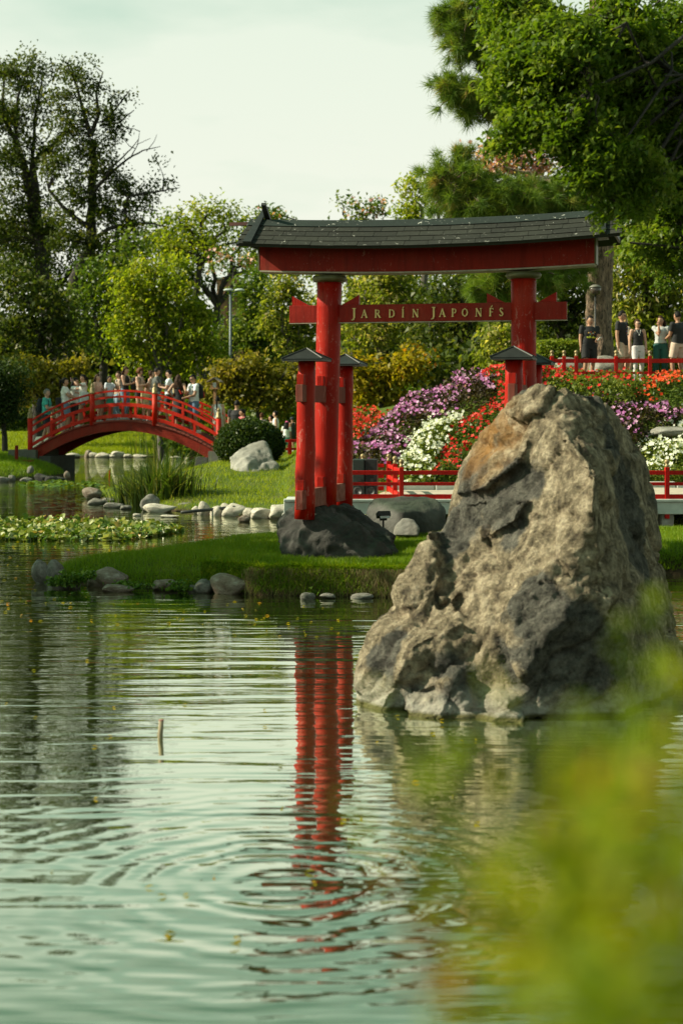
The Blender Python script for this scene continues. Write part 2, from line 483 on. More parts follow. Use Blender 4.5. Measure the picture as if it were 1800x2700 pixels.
RIGHTB = [(3.6, 3), (3.9, 8), (4.3, 14), (4.5, 16.8), (60, 16.8), (60, 3)]

def mound(X, Y):
    sy = sstep(30.3, 34.6, Y)
    sx = np.interp(X * 35.0 / np.maximum(Y, 35.0), [-1.2, -0.5, 0.23, 0.85, 1.78, 2.7, 3.3], [0, 0.24, 0.42, 0.49, 0.64, 0.82, 1.0])
    back = 1 - sstep(60, 72, Y)
    return 2.02 * sx * sy * back

def HZ(X, Y):
    X = np.asarray(X, np.float64); Y = np.asarray(Y, np.float64)
    h = np.full(X.shape, -0.55)
    def put(poly, top, wdt):
        nonlocal h
        d = sdf(poly, X, Y)
        up = top * (1 - np.exp(-np.maximum(d, 0) / wdt))
        dn = np.maximum(-0.55, np.minimum(d, 0) * 1.2)
        h = np.maximum(h, np.where(d > 0, up, dn))
    put(ISLAND, 0.34, np.where(X < -1.45, 0.34, 0.13))
    lt = 0.20 + 0.52 * sstep(33, 46, Y) * sstep(-7.0, -3.0, X) + 0.42 * sstep(-1.5, 0.3, X) * (1 - sstep(46, 60, Y)) * sstep(25, 29, Y) + 0.2 * sstep(50, 70, Y)
    put(LAWN, lt, 0.45)
    put(FAR, 0.25 + 0.65 * sstep(77, 86, Y), 0.6)
    put(LEFTB, 0.50 + 0.2 * sstep(52, 58, Y), 0.7)
    put(NEARL, 0.5, 0.5)
    put(NEARB, 0.42, 0.4)
    put(RIGHTB, 0.55, 0.5)
    und = 0.03 * np.sin(X * 1.7 + Y * 0.9) * np.cos(Y * 1.3 - X * 0.6)
    h = np.where(h > 0.1, h + und + mound(X, Y), h)
    return h

def HZ1(x, y):
    return float(HZ(np.array([x]), np.array([y]))[0])

def axis(segs):
    a = []
    for s, e, st in segs:
        a += list(np.arange(s, e, st))
    return np.array(a)
xs = np.concatenate([[-1800, -600, -250, -120, -70], axis([(-45, -15, 1.0), (-15, -6, 0.3), (-6, 6, 0.12), (6, 15, 0.4), (15, 46, 1.2)]), [70, 120, 250, 600, 1800]])
ys = np.concatenate([[-300, -60], axis([(-9, 3, 0.8), (3, 5, 0.15), (5, 16, 0.5), (16, 26, 0.12), (26, 40, 0.22), (40, 62, 0.35), (62, 90, 0.5), (90, 130, 2)]), [140, 180, 260, 420, 800, 1850]])
GX, GY = np.meshgrid(xs, ys)
GZ = HZ(GX, GY)
V = np.stack([GX, GY, GZ], -1).reshape(-1, 3)
nx, ny = len(xs), len(ys)
idx = np.arange(nx * ny).reshape(ny, nx)
Fq = np.stack([idx[:-1, :-1], idx[:-1, 1:], idx[1:, 1:], idx[1:, :-1]], -1).reshape(-1, 4)
def groundmat():
    m, t, b, o = newmat('turf_and_soil')
    v = coords(t)
    n1 = noise_n(t, v, 1.3, 6); n2 = noise_n(t, v, 22, 5, 0.7)
    c = ramp(t, n1, [(0.3, (0.060, 0.100, 0.012)), (0.7, (0.115, 0.155, 0.016))])
    c = mixc(t, ramp(t, n2, [(0.35, 0.6), (0.65, 0)]), c, (0.030, 0.050, 0.008))
    c = mixc(t, ramp(t, noise_n(t, v, 0.7, 4, 0.6), [(0.56, 0), (0.70, 0.6)]), c, (0.15, 0.13, 0.045))
    g = t.nodes.new('ShaderNodeNewGeometry'); sp = t.nodes.new('ShaderNodeSeparateXYZ'); pz = t.nodes.new('ShaderNodeSeparateXYZ')
    t.links.new(g.outputs['Normal'], sp.inputs['Vector']); t.links.new(g.outputs['Position'], pz.inputs['Vector'])
    soil = ramp(t, n2, [(0.3, (0.022, 0.016, 0.008)), (0.7, (0.075, 0.052, 0.026))])
    c = mixc(t, ramp(t, sp.outputs['Z'], [(0.60, 1), (0.85, 0)]), c, soil)
    c = mixc(t, ramp(t, pz.outputs['Z'], [(0.03, 1), (0.10, 0)]), c, soil)
    t.links.new(c, b.inputs['Base Color']); b.inputs['Roughness'].default_value = 0.95
    b.inputs['Specular IOR Level'].default_value = 0.15
    bump(t, b, n2, 0.8, 0.05)
    return m
M['ground'] = groundmat()
go = link('ground', np_mesh('ground', V, Fq, smooth=True), M['ground'])
tag(go, 'grassy park ground with banks dipping into the pond', kind='structure')

# ------------------------------------------------------------------ water
def watermat():
    m, t, b, o = newmat('pond_water')
    v = coords(t)
    # broad, long-crested ripples + finer chop
    a = noise_n(t, coords(t, (0.60, 3.7, 1)), 1.0, 2, 0.45, 0.35)
    a2 = noise_n(t, coords(t, (1.5, 7.5, 1)), 1.0, 2, 0.5, 0.4)
    a3 = noise_n(t, coords(t, (5.0, 18.0, 1)), 1.0, 2, 0.5)
    # calm and ruffled patches
    pat = ramp(t, noise_n(t, coords(t, (0.16, 0.32, 1)), 1.0, 2), [(0.38, 0.25), (0.62, 1.0)])
    sy_ = t.nodes.new('ShaderNodeSeparateXYZ'); t.links.new(v, sy_.inputs['Vector'])
    rf_ = t.nodes.new('ShaderNodeMapRange'); rf_.inputs['From Min'].default_value = 40; rf_.inputs['From Max'].default_value = 62; rf_.inputs['To Min'].default_value = 1.0; rf_.inputs['To Max'].default_value = 3.2
    t.links.new(sy_.outputs['Y'], rf_.inputs['Value'])
    pat = mathn(t, 'MULTIPLY', pat, rf_.outputs['Result'])
    h = mathn(t, 'ADD', mathn(t, 'MULTIPLY', a, 0.0118), mathn(t, 'MULTIPLY', mathn(t, 'MULTIPLY', a2, pat), 0.0050))
    h = mathn(t, 'ADD', h, mathn(t, 'MULTIPLY', mathn(t, 'MULTIPLY', a3, pat), 0.0008))
    # rings spreading from one spot
    c0 = WP(760, 2330)
    vm = t.nodes.new('ShaderNodeVectorMath'); vm.operation = 'DISTANCE'; vm.inputs[1].default_value = (c0.x, c0.y, 0)
    dn = noise_n(t, v, 1.4, 2)
    t.links.new(v, vm.inputs[0])
    dist = mathn(t, 'ADD', vm.outputs['Value'], mathn(t, 'MULTIPLY', dn, 0.30))
    ring = mathn(t, 'SINE', mathn(t, 'MULTIPLY', dist, 2 * PI / 0.17))
    fall = ramp(t, mathn(t, 'MULTIPLY', dist, 0.35), [(0.06, 0.0), (0.20, 1.0), (0.50, 0.40), (0.95, 0.0)])
    h = mathn(t, 'ADD', h, mathn(t, 'MULTIPLY', mathn(t, 'MULTIPLY', ring, fall), 0.0016))
    n = t.nodes.new('ShaderNodeBump'); n.inputs['Strength'].default_value = 1.0; n.inputs['Distance'].default_value = 1.0
    t.links.new(h, n.inputs['Height']); t.links.new(n.outputs['Normal'], b.inputs['Normal'])
    mur = ramp(t, noise_n(t, v, 0.35, 3), [(0.3, (0.036, 0.046, 0.014)), (0.7, (0.044, 0.066, 0.026))])
    t.links.new(mur, b.inputs['Base Color'])
    b.inputs['Roughness'].default_value = 0.4
    b.inputs['Specular IOR Level'].default_value = 0.0
    gl = t.nodes.new('ShaderNodeBsdfGlossy'); gl.inputs['Roughness'].default_value = 0.012
    gl.inputs['Color'].default_value = (0.97, 1.0, 0.86, 1)
    lw = t.nodes.new('ShaderNodeLayerWeight'); lw.inputs['Blend'].default_value = 0.5
    fr_ = ramp(t, lw.outputs['Facing'], [(0.0, 0.03), (0.5, 0.18), (0.64, 0.42), (0.72, 0.66), (0.79, 0.82), (0.88, 0.92), (1.0, 0.98)])
    mxs = t.nodes.new('ShaderNodeMixShader')
    for nd in (gl, lw): t.links.new(n.outputs['Normal'], nd.inputs['Normal'])
    t.links.new(fr_, mxs.inputs['Fac']); t.links.new(b.outputs['BSDF'], mxs.inputs[1]); t.links.new(gl.outputs['BSDF'], mxs.inputs[2])
    t.links.new(mxs.outputs['Shader'], o.inputs['Surface'])
    return m
wv = [(-160, 0.5, 0), (160, 0.5, 0), (160, 135, 0), (-160, 135, 0)]
wo = MB().add(wv, [(0, 1, 2, 3)]).build('water', watermat())
tag(wo, 'rippled green pond water reflecting the gate and the trees', kind='structure')

# ------------------------------------------------------------------ foliage generators
def unit(a):
    return a / np.maximum(np.linalg.norm(a, axis=-1, keepdims=True), 1e-9)

def leaves(P, size, rng, droop=0.4, up=0.6, asp=0.5, var=None, out=None):
    """one folded diamond leaf at each point; returns V, F, var"""
    n = len(P)
    nrm = unit(rng.normal(size=(n, 3)) * 0.75 + np.array([SUN.x * 0.35, SUN.y * 0.35, up]))
    d = rng.normal(size=(n, 3)) + np.array([0, 0, -droop])
    if out is not None: d = d * 0.7 + out
    d = unit(d - nrm * np.sum(d * nrm, -1, keepdims=True) * 0.85)
    s = unit(np.cross(d, nrm))
    L_ = size * rng.uniform(0.65, 1.35, size=(n, 1)); W_ = L_ * asp * rng.uniform(0.8, 1.2, size=(n, 1)) * 0.5
    up_ = nrm * (W_ * 0.5)
    V = np.stack([P - d * L_ * 0.5, P + s * W_ + up_, P + d * L_ * 0.5 - nrm * L_ * 0.12, P - s * W_ + up_], 1).reshape(-1, 3)
    F = np.arange(n * 4).reshape(n, 4)
    if var is None: var = rng.random(n)
    return V, F, var

def tubes_np(paths, n=5):
    """paths: list of (points(k,3), radii(k)) -> V, F"""
    Vs = []; Fs = []; b = 0
    ang = np.arange(n) * 2 * PI / n
    for p, r in paths:
        p = np.asarray(p, float); r = np.asarray(r, float); k = len(p)
        d = unit(np.gradient(p, axis=0))
        ref = np.array([0.31, 0.95, 0.1]) if abs(d[0][1]) < 0.8 else np.array([1.0, 0.1, 0.1])
        u = unit(np.cross(d, ref)); v = np.cross(d, u)
        ring = p[:, None, :] + (u[:, None, :] * np.cos(ang)[None, :, None] + v[:, None, :] * np.sin(ang)[None, :, None]) * r[:, None, None]
        Vs.append(ring.reshape(-1, 3))
        i = np.arange(k - 1)[:, None] * n; j = np.arange(n)[None, :]; j2 = (j + 1) % n
        Fs.append(np.stack([i + j, i + j2, i + n + j2, i + n + j], -1).reshape(-1, 4) + b)
        b += k * n
    return np.concatenate(Vs), np.concatenate(Fs)

def bez(a, b, sag, rng, k=5, wob=0.06):
    a = np.asarray(a, float); b = np.asarray(b, float)
    t = np.linspace(0, 1, k)[:, None]
    p = a + (b - a) * t
    L_ = np.linalg.norm(b - a)
    p = p + np.array([0, 0, 1]) * (np.sin(t * PI) * sag * L_)
    p[1:-1] += rng.normal(size=(k - 2, 3)) * wob * L_
    return p

def make_tree(name, label, Y, base_px, lobes, leaf, bark='bark', cat='tree', group=None, seed=0, ls=0.17, per=46, clump=0.62,
              dens=1.0, trunk_r=0.22, limbs=None, droop=0.4, asp=0.5, depth=0.9, blossom=0.0, twigs=True, sides=5, parts_at=None, fill=0.62, bare=0.0):
    """lobes: (px, py, rx, ry[, dY]) in photo pixels at the depth Y; limbs: polylines of (px, py, r_px)"""
    rng = np.random.default_rng(seed)
    k = Y / FP
    b = PX(base_px, HOR, Y); bz = HZ1(b.x, Y) - 0.05
    base = np.array([b.x, Y, bz])
    C = []; 
    for lb in lobes:
        px, py, rx, ry = lb[:4]; dy = lb[4] if len(lb) > 4 else 0.0
        YY = Y + dy
        c = PX(px, py, YY); c = np.array(c)
        r = np.array([rx * k, (rx + ry) * 0.5 * k * depth, ry * k])
        n = max(3, int(dens * r[0] * r[2] * 9.0 / clump ** 2 * 0.46))
        u = unit(rng.normal(size=(n, 3))) * (rng.random((n, 1)) ** fill)
        C.append((c, r, c + u * r))
    cen = np.concatenate([x[2] for x in C])
    cen = cen[cen[:, 2] > bz + 0.15]
    n = len(cen)
    # skeleton
    paths = []
    if limbs:
        for pl in limbs:
            pts = np.array([np.array(PX(a, c, Y)) for a, c, r in pl]); rad = np.array([r * k for a, c, r in pl])
            pts[:, 1] += np.cumsum(rng.normal(size=len(pts)) * 0.25)
            if len(paths) == 0: pts[0, 2] = bz
            # finer, slightly crooked
            tt = np.linspace(0, len(pts) - 1, len(pts) * 3)
            P = np.stack([np.interp(tt, np.arange(len(pts)), pts[:, i]) for i in range(3)], -1)
            P[1:-1] += rng.normal(size=(len(P) - 2, 3)) * rad.mean() * 0.22
            paths.append((P, np.interp(tt, np.arange(len(pts)), rad)))
    else:
        cc = np.mean([x[0] for x in C], axis=0); top = max(x[0][2] for x in C); low = min(x[0][2] - x[1][2] for x in C)
        th = max(low + 0.3, bz + (top - bz) * 0.35)
        fork = np.array([base[0] * 0.6 + cc[0] * 0.4, Y, th])
        P = bez(base, fork, 0, rng, 6, 0.02)
        paths.append((P, np.linspace(trunk_r, trunk_r * 0.72, 6)))
        for c, r, _ in C:
            P = bez(fork, c + np.array([0, 0, r[2] * 0.3]), 0.08, rng, 7, 0.05)
            paths.append((P, np.linspace(trunk_r * 0.6, trunk_r * 0.12, 7)))
    sk = np.concatenate([p for p, r in paths]); 
    if twigs:
        for c in cen[rng.random(n) < (0.75 if n < 600 else 0.4)]:
            d = np.linalg.norm(sk - c, axis=1) + np.where(sk[:, 2] > c[2], 0.4, 0)
            a = sk[np.argmin(d)]
            L_ = np.linalg.norm(c - a)
            if L_ < 0.1: continue
            r0 = min(trunk_r * 0.2, 0.012 + 0.014 * L_)
            paths.append((bez(a, c, 0.06, rng, 4, 0.07), np.linspace(r0, 0.008, 4)))
    root = empty(name, label, cat, tuple(base), 0, group)
    TV, TF = tubes_np(paths, sides)
    to = link('trunk', np_mesh('trunk', TV - base, TF, smooth=True), M[bark], root)
    # leaves
    keep = rng.random(n) >= bare
    cl = cen[keep]
    per = int(per * 1.5)
    P = np.repeat(cl, per, axis=0)
    off = rng.normal(size=P.shape) * np.array([1, 1, 0.75]) * clump * 0.55
    cv = np.repeat(rng.normal(size=len(cl)) * 0.16, per)
    var = np.clip(rng.beta(2.2, 2.6, size=len(P)) + cv, 0, 1)
    V, F, var = leaves(P + off, ls, rng, droop, 0.6, asp, var, out=unit(off) * 0.5)
    co = link('crown', np_mesh('crown', V - base, F, var), LEAF[leaf], root)
    if blossom:
        q = cl[rng.random(len(cl)) < min(1, blossom)]
        P = np.repeat(q, 16, axis=0) + rng.normal(size=(len(q) * 16, 3)) * clump * 0.5
        V, F, var = leaves(P, ls * 0.9, rng, 0.1, 0.4, 0.9)
        link('blossom', np_mesh('blossom', V - base, F, var), LEAF['pink'], root)
    return root

def blades(P, h, wd, rng, lean=0.35, hv=0.4):
    """upright grass blades (one triangle each)"""
    n = len(P)
    a = rng.random(n) * 2 * PI
    H_ = h * rng.uniform(1 - hv, 1 + hv, n)
    s = np.stack([np.cos(a), np.sin(a), np.zeros(n)], -1) * (wd * 0.5)
    tip = P + np.stack([rng.normal(size=n) * lean * H_, rng.normal(size=n) * lean * H_, H_], -1)
    V = np.stack([P - s, P + s, tip], 1).reshape(-1, 3)
    return V, np.arange(n * 3).reshape(n, 3)

def arcs(P, h, wd, rng, lean=0.5, k=4, out=None):
    """long curved strap leaves, k segments"""
    n = len(P)
    a = rng.random(n) * 2 * PI
    H_ = h * rng.uniform(0.55, 1.15, n)
    dirx = np.stack([np.cos(a), np.sin(a), np.zeros(n)], -1)
    if out is not None: dirx = unit(dirx * 0.5 + out)
    side = np.stack([-dirx[:, 1], dirx[:, 0], np.zeros(n)], -1)
    ln = np.abs(rng.normal(size=n)) * lean
    rows = []
    for i in range(k + 1):
        t = i / k
        c = P + dirx * (ln * H_ * t ** 2)[:, None] + np.array([0, 0, 1]) * (H_ * (t - 0.35 * np.minimum(ln, 1.2) * t ** 3))[:, None]
        wv_ = wd * (1 - t ** 2) + 0.001
        rows.append(np.stack([c - side * wv_ / 2, c + side * wv_ / 2], 1))
    V = np.stack(rows, 1).reshape(n, (k + 1) * 2, 3)
    f = np.array([[2 * i, 2 * i + 1, 2 * i + 3, 2 * i + 2] for i in range(k)])
    F = (np.arange(n)[:, None, None] * ((k + 1) * 2) + f[None]).reshape(-1, 4)
    return V.reshape(-1, 3), F, np.repeat(rng.random(n), k)

RNG = np.random.default_rng(11)
def scatter(poly, n, inset=0.0, rng=RNG):
    P = np.array(poly); lo = P.min(0); hi = P.max(0)
    X = rng.uniform(lo[0], hi[0], n); Y = rng.uniform(lo[1], hi[1], n)
    k = sdf(poly, X, Y) > inset
    X = X[k]; Y = Y[k]
    return np.stack([X, Y, HZ(X, Y)], -1)
# ------------------------------------------------------------------ rocks
def hull_rock(name, chunks, voxel, mat, disp, parent=None, sm=2):
    mb = MB()
    for pts in chunks:
        bm = bmesh.new()
        vs = [bm.verts.new(p) for p in pts]
        r = bmesh.ops.convex_hull(bm, input=vs)
        bmesh.ops.delete(bm, geom=list({g for g in list(r['geom_interior']) + list(r['geom_unused']) if isinstance(g, bmesh.types.BMVert)}), context='VERTS')
        bm.verts.index_update()
        mb.add([v.co.copy() for v in bm.verts], [[v.index for v in f.verts] for f in bm.faces])
        bm.free()
    me = remesh(mb, voxel, sm, 0.5, name)
    displace(me, disp)
    return me

def ridged(p, H=0.9, lac=2.1, oc=5):
    return noise.ridged_multi_fractal(p, H, lac, oc, 1.0, 2.0)

ROCKM = {
 'pale': stonemat('stone_pale', (0.34, 0.30, 0.24), (0.66, 0.61, 0.51), None, 2.2),
 'grey': stonemat('stone_grey', (0.10, 0.095, 0.08), (0.26, 0.245, 0.21), (0.30, 0.30, 0.27), 2.5),
 'brown': stonemat('stone_brown', (0.12, 0.085, 0.06), (0.30, 0.24, 0.19), (0.40, 0.38, 0.34), 2.5),
 'dark': stonemat('stone_dark', (0.014, 0.014, 0.012), (0.078, 0.074, 0.065), (0.15, 0.145, 0.13), 1.8, moss=(0.03, 0.045, 0.025), bmp=1.0),
 'lawnrock': stonemat('stone_weathered', (0.16, 0.15, 0.125), (0.40, 0.385, 0.34), (0.22, 0.17, 0.12), 1.2, bmp=0.8),
}

# big rock in front: one mass of faceted chunks; the sharp shard leans on its left side
def big_rock():
    def Q(X, Y_, d):                        # measured corner (zoomed picture) at depth d
        return tuple(PX(900 + X * 0.574, 980 + Y_ * 0.574, d))
    core = [Q(960, 60, 11.9), Q(1030, 48, 11.9), Q(820, 100, 12.0), Q(1150, 95, 12.2), Q(700, 232, 12.1), Q(600, 320, 12.3), Q(540, 440, 12.4), Q(505, 560, 12.4),
            Q(1230, 160, 12.9), Q(1310, 260, 13.3), Q(1375, 350, 13.5), Q(1405, 520, 13.5), Q(1420, 640, 13.4), Q(1000, 250, 11.35), Q(1165, 470, 10.95), Q(1150, 650, 10.9),
            Q(880, 420, 11.6), Q(640, 560, 11.9), Q(480, 700, 12.3), Q(1470, 840, 13.2), Q(1300, 900, 11.3), Q(1000, 120, 13.0), Q(700, 300, 13.2), Q(1300, 350, 13.4), Q(560, 800, 13.2), Q(1400, 800, 13.4)]
    low = [Q(560, 760, 11.9), Q(480, 890, 12.0), Q(1160, 640, 10.95), Q(1480, 860, 13.1), Q(1520, 1000, 13.0), Q(1550, 1250, 12.8), Q(1575, 1520, 12.1), Q(1270, 1150, 10.95), Q(1200, 1000, 11.0),
           Q(880, 900, 11.15), Q(620, 960, 11.5), Q(430, 1030, 12.0), Q(640, 1620, 11.05), Q(860, 1620, 10.9), Q(1300, 1640, 11.0), Q(560, 1300, 11.2), Q(500, 1620, 13.0), Q(1500, 1500, 13.4), Q(600, 900, 13.2), Q(1450, 900, 13.4)]
    shard = [Q(400, 716, 11.85), Q(462, 722, 12.0), Q(482, 885, 11.8), Q(330, 880, 11.8), Q(240, 1020, 11.75), Q(258, 1090, 11.7), Q(440, 960, 11.6), Q(300, 1100, 11.55), Q(430, 1080, 11.5), Q(420, 750, 12.5), Q(300, 1000, 12.5), Q(500, 900, 12.4)]
    lfoot = [Q(260, 1085, 11.8), Q(170, 1130, 11.75), Q(108, 1190, 11.7), Q(103, 1320, 11.55), Q(92, 1385, 11.5), Q(52, 1480, 11.45), Q(46, 1580, 11.4), Q(420, 1060, 11.55), Q(560, 1150, 11.2),
             Q(330, 1250, 11.15), Q(330, 1380, 11.2), Q(250, 1600, 11.2), Q(150, 1600, 11.2), Q(560, 1400, 11.3), Q(200, 1150, 12.5), Q(100, 1500, 12.4), Q(500, 1100, 12.6), Q(600, 1600, 12.4)]
    toe = [Q(265, 1530, 11.15), Q(330, 1440, 11.1), Q(530, 1360, 11.05), Q(620, 1540, 10.95), Q(600, 1430, 11.15), Q(290, 1620, 11.0), Q(630, 1630, 10.9), Q(450, 1600, 10.85), Q(400, 1500, 11.8), Q(600, 1600, 11.8)]
    toe2 = [Q(640, 1500, 11.0), Q(700, 1440, 11.0), Q(850, 1470, 10.95), Q(870, 1560, 10.85), Q(640, 1640, 10.8), Q(860, 1640, 10.75), Q(760, 1520, 10.8), Q(800, 1480, 11.6), Q(650, 1600, 11.6)]
    rib = [Q(760, 1205, 11.0), Q(900, 1120, 10.95), Q(1000, 1055, 10.95), Q(1110, 1060, 11.0), Q(1040, 1110, 10.85), Q(980, 1170, 10.85), Q(800, 1270, 10.9), Q(820, 1420, 10.85), Q(770, 1330, 10.95), Q(900, 1200, 11.4), Q(1000, 1300, 11.5), Q(1250, 1080, 11.3), Q(850, 1450, 11.2)]
    slab = [Q(545, 440, 12.15), Q(620, 360, 12.05), Q(760, 240, 11.9), Q(860, 250, 11.65), Q(820, 420, 11.5), Q(640, 560, 11.75), Q(520, 560, 12.2), Q(740, 420, 12.6)]
    slab2 = [Q(490, 640, 12.15), Q(560, 590, 11.9), Q(760, 560, 11.55), Q(860, 580, 11.4), Q(800, 700, 11.4), Q(590, 800, 11.75), Q(490, 780, 12.1), Q(700, 680, 12.4)]
    plug = [Q(740, 540, 11.72), Q(960, 540, 11.4), Q(980, 760, 11.42), Q(760, 800, 11.66), Q(870, 660, 11.38), Q(700, 680, 11.8), Q(800, 600, 12.6), Q(950, 750, 12.6), Q(750, 780, 12.6)]
    web = [Q(462, 730, 12.05), Q(500, 640, 12.3), Q(560, 700, 12.0), Q(600, 850, 11.75), Q(560, 1000, 11.5), Q(430, 1000, 11.7), Q(470, 890, 11.85), Q(330, 1060, 11.75), Q(480, 1080, 11.5), Q(560, 800, 13.0), Q(400, 1000, 12.9), Q(520, 1050, 12.9)]
    skirt = [Q(110, 1200, 11.8), Q(300, 1090, 11.7), Q(520, 1060, 11.45), Q(640, 1200, 11.2), Q(640, 1560, 11.1), Q(300, 1560, 11.25), Q(90, 1500, 11.5), Q(110, 1400, 11.55), Q(300, 1300, 11.2), Q(470, 1250, 11.15), Q(300, 1100, 12.9), Q(120, 1500, 12.6), Q(640, 1500, 12.9)]
    fill = [Q(700, 420, 12.0), Q(900, 440, 11.75), Q(700, 720, 11.95), Q(900, 700, 11.65), Q(560, 600, 12.25), Q(1000, 600, 11.6), Q(700, 420, 13.0), Q(950, 700, 13.0), Q(560, 700, 13.0), Q(640, 900, 12.0), Q(900, 900, 11.6)]
    crown = [Q(740, 175, 11.9), Q(820, 98, 11.9), Q(960, 50, 11.8), Q(1040, 46, 11.85), Q(1060, 90, 11.75), Q(900, 190, 11.6), Q(820, 240, 11.75), Q(950, 120, 12.5)]
    ca, sa = math.cos(R(38)), math.sin(R(38))
    def cell(q):
        ds, ps = noise.voronoi(q)
        h = noise.noise(ps[0] * 3.7 + Vector((1.3, 4.1, 2.2)))
        return h, ds[1] - ds[0]
    def disp(p):
        u = p.x * ca + p.z * sa; v = -p.x * sa + p.z * ca          # beds dip to the lower left
        wob = Vector((noise.noise(p * 2.1), noise.noise(p * 2.1 + Vector((9, 0, 0))), noise.noise(p * 2.1 + Vector((0, 9, 0))))) * 0.35
        h1, e1 = cell(Vector((u * 0.9, p.y * 1.3, v * 2.3)) + wob)
        h2, e2 = cell(Vector((u * 2.6, p.y * 3.2, v * 5.2)) + wob * 2)
        h3, e3 = cell(p * 9.0 + wob * 3)
        rough = max(0.15, min(1, noise.noise(p * 0.9 + Vector((2.3, 0, 5))) * 1.8 + 0.55))
        d = h1 * 0.085 - 0.030 * max(0, 1 - e1 / 0.10)
        d += (h2 * 0.040 - 0.016 * max(0, 1 - e2 / 0.14)) * (0.45 + 0.55 * rough)
        d += h3 * 0.020 * rough
        d += (ridged(p * 6.5) - 1.1) * 0.016 * rough + noise.fractal(p * 20, 0.9, 2.0, 4) * 0.012 * rough + noise.fractal(p * 2.2, 1, 2, 3) * 0.03
        return d
    me = hull_rock('boulder', [core, low, shard, lfoot, toe, toe2, rib, slab, slab2, crown, fill, web, skirt, plug], 0.019, None, disp, sm=1)
    m, t, b, o = newmat('big_rock_stone')
    v = coords(t)
    n1 = noise_n(t, v, 1.1, 5, 0.55, 0.4); n2 = noise_n(t, v, 9, 9, 0.72); n3 = noise_n(t, v, 34, 5, 0.7); n4 = noise_n(t, v, 1.9, 4, 0.6, 0.5)
    grey = ramp(t, n2, [(0.36, (0.028, 0.027, 0.023)), (0.66, (0.165, 0.155, 0.13))])
    tan = ramp(t, n2, [(0.36, (0.060, 0.047, 0.032)), (0.5, (0.235, 0.190, 0.125)), (0.64, (0.48, 0.40, 0.285))])
    g = t.nodes.new('ShaderNodeNewGeometry')
    # beds of darker grey stone, own outlines; dark grey also over the right flank
    wv_ = t.nodes.new('ShaderNodeVectorMath'); wv_.operation = 'ADD'
    nv_ = t.nodes.new('ShaderNodeTexNoise'); nv_.inputs['Scale'].default_value = 3.2; nv_.inputs['Detail'].default_value = 5
    t.links.new(v, nv_.inputs['Vector'])
    sv_ = t.nodes.new('ShaderNodeVectorMath'); sv_.operation = 'SCALE'; sv_.inputs['Scale'].default_value = 0.55
    sb_ = t.nodes.new('ShaderNodeVectorMath'); sb_.operation = 'SUBTRACT'; sb_.inputs[1].default_value = (0.5, 0.5, 0.5)
    t.links.new(nv_.outputs['Color'], sb_.inputs[0]); t.links.new(sb_.outputs['Vector'], sv_.inputs[0])
    t.links.new(g.outputs['Position'], wv_.inputs[0]); t.links.new(sv_.outputs['Vector'], wv_.inputs[1])
    gm = None
    for X_, Y_, d_, r_ in ((620, 470, 12.1, .20), (600, 660, 12.0, .26), (760, 640, 11.6, .22), (800, 520, 11.6, .16), (1000, 1230, 11.0, .34), (1150, 1300, 11.0, .30), (230, 1330, 11.4, .17), (500, 1440, 11.1, .17), (1330, 700, 12.2, .40), (1300, 480, 12.2, .35), (500, 830, 11.9, .10)):
        dd = t.nodes.new('ShaderNodeVectorMath'); dd.operation = 'DISTANCE'; dd.inputs[1].default_value = tuple(PX(900 + X_ * 0.574, 980 + Y_ * 0.574, d_))
        t.links.new(wv_.outputs['Vector'], dd.inputs[0])
        q_ = ramp(t, dd.outputs['Value'], [(r_, 1), (r_ + 0.05, 0)])
        gm = q_ if gm is None else mathn(t, 'MAXIMUM', gm, q_)
    c = mixc(t, mathn(t, 'MAXIMUM', gm, ramp(t, n1, [(0.34, 1), (0.40, 0)])), tan, grey)
    # thin pale quartz veins
    vv = noise_n(t, coords(t, (0.8, 0.8, 2.2)), 1.4, 2, 0.5, 1.2)
    vein = ramp(t, vv, [(0.492, 0), (0.498, 0.6), (0.502, 0.6), (0.508, 0)])
    sp = t.nodes.new('ShaderNodeSeparateXYZ'); sn = t.nodes.new('ShaderNodeSeparateXYZ')
    t.links.new(g.outputs['Position'], sp.inputs['Vector']); t.links.new(g.outputs['Normal'], sn.inputs['Vector'])
    c = mixc(t, 1.0, c, ramp(t, n3, [(0.32, (0.62, 0.62, 0.62)), (0.68, (1.32, 1.30, 1.26))]), 'MULTIPLY')
    # orange lichen on the high left shoulder
    lx = t.nodes.new('ShaderNodeVectorMath'); lx.operation = 'DISTANCE'; lx.inputs[1].default_value = tuple(PX(1290, 1165, 12.0))
    t.links.new(g.outputs['Position'], lx.inputs[0])
    li = mathn(t, 'MULTIPLY', ramp(t, lx.outputs['Value'], [(0.10, 1), (0.42, 0)]), ramp(t, n4, [(0.44, 0), (0.56, 0.78)]))
    c = mixc(t, li, c, (0.33, 0.155, 0.035))
    # lime crust above the waterline, algae right at it
    wz = mathn(t, 'ADD', sp.outputs['Z'], mathn(t, 'MULTIPLY', mathn(t, 'SUBTRACT', n4, 0.5), 0.30))
    c = mixc(t, mathn(t, 'MULTIPLY', ramp(t, wz, [(0.06, 0.85), (0.22, 0)]), ramp(t, n2, [(0.3, 0.4), (0.55, 1)])), c, (0.50, 0.47, 0.40))
    c = mixc(t, ramp(t, sp.outputs['Z'], [(0.018, 0.9), (0.040, 0)]), c, (0.11, 0.10, 0.02))
    t.links.new(c, b.inputs['Base Color']); b.inputs['Roughness'].default_value = 0.85; b.inputs['Specular IOR Level'].default_value = 0.22
    bump(t, b, mathn(t, 'ADD', n2, mathn(t, 'MULTIPLY', n3, 0.6)), 1.0, 0.06)
    o_ = link('boulder', me, m)
    tag(o_, 'huge craggy pointed grey and tan rock rising from the water, orange lichen on its shoulder', 'rock')
big_rock()

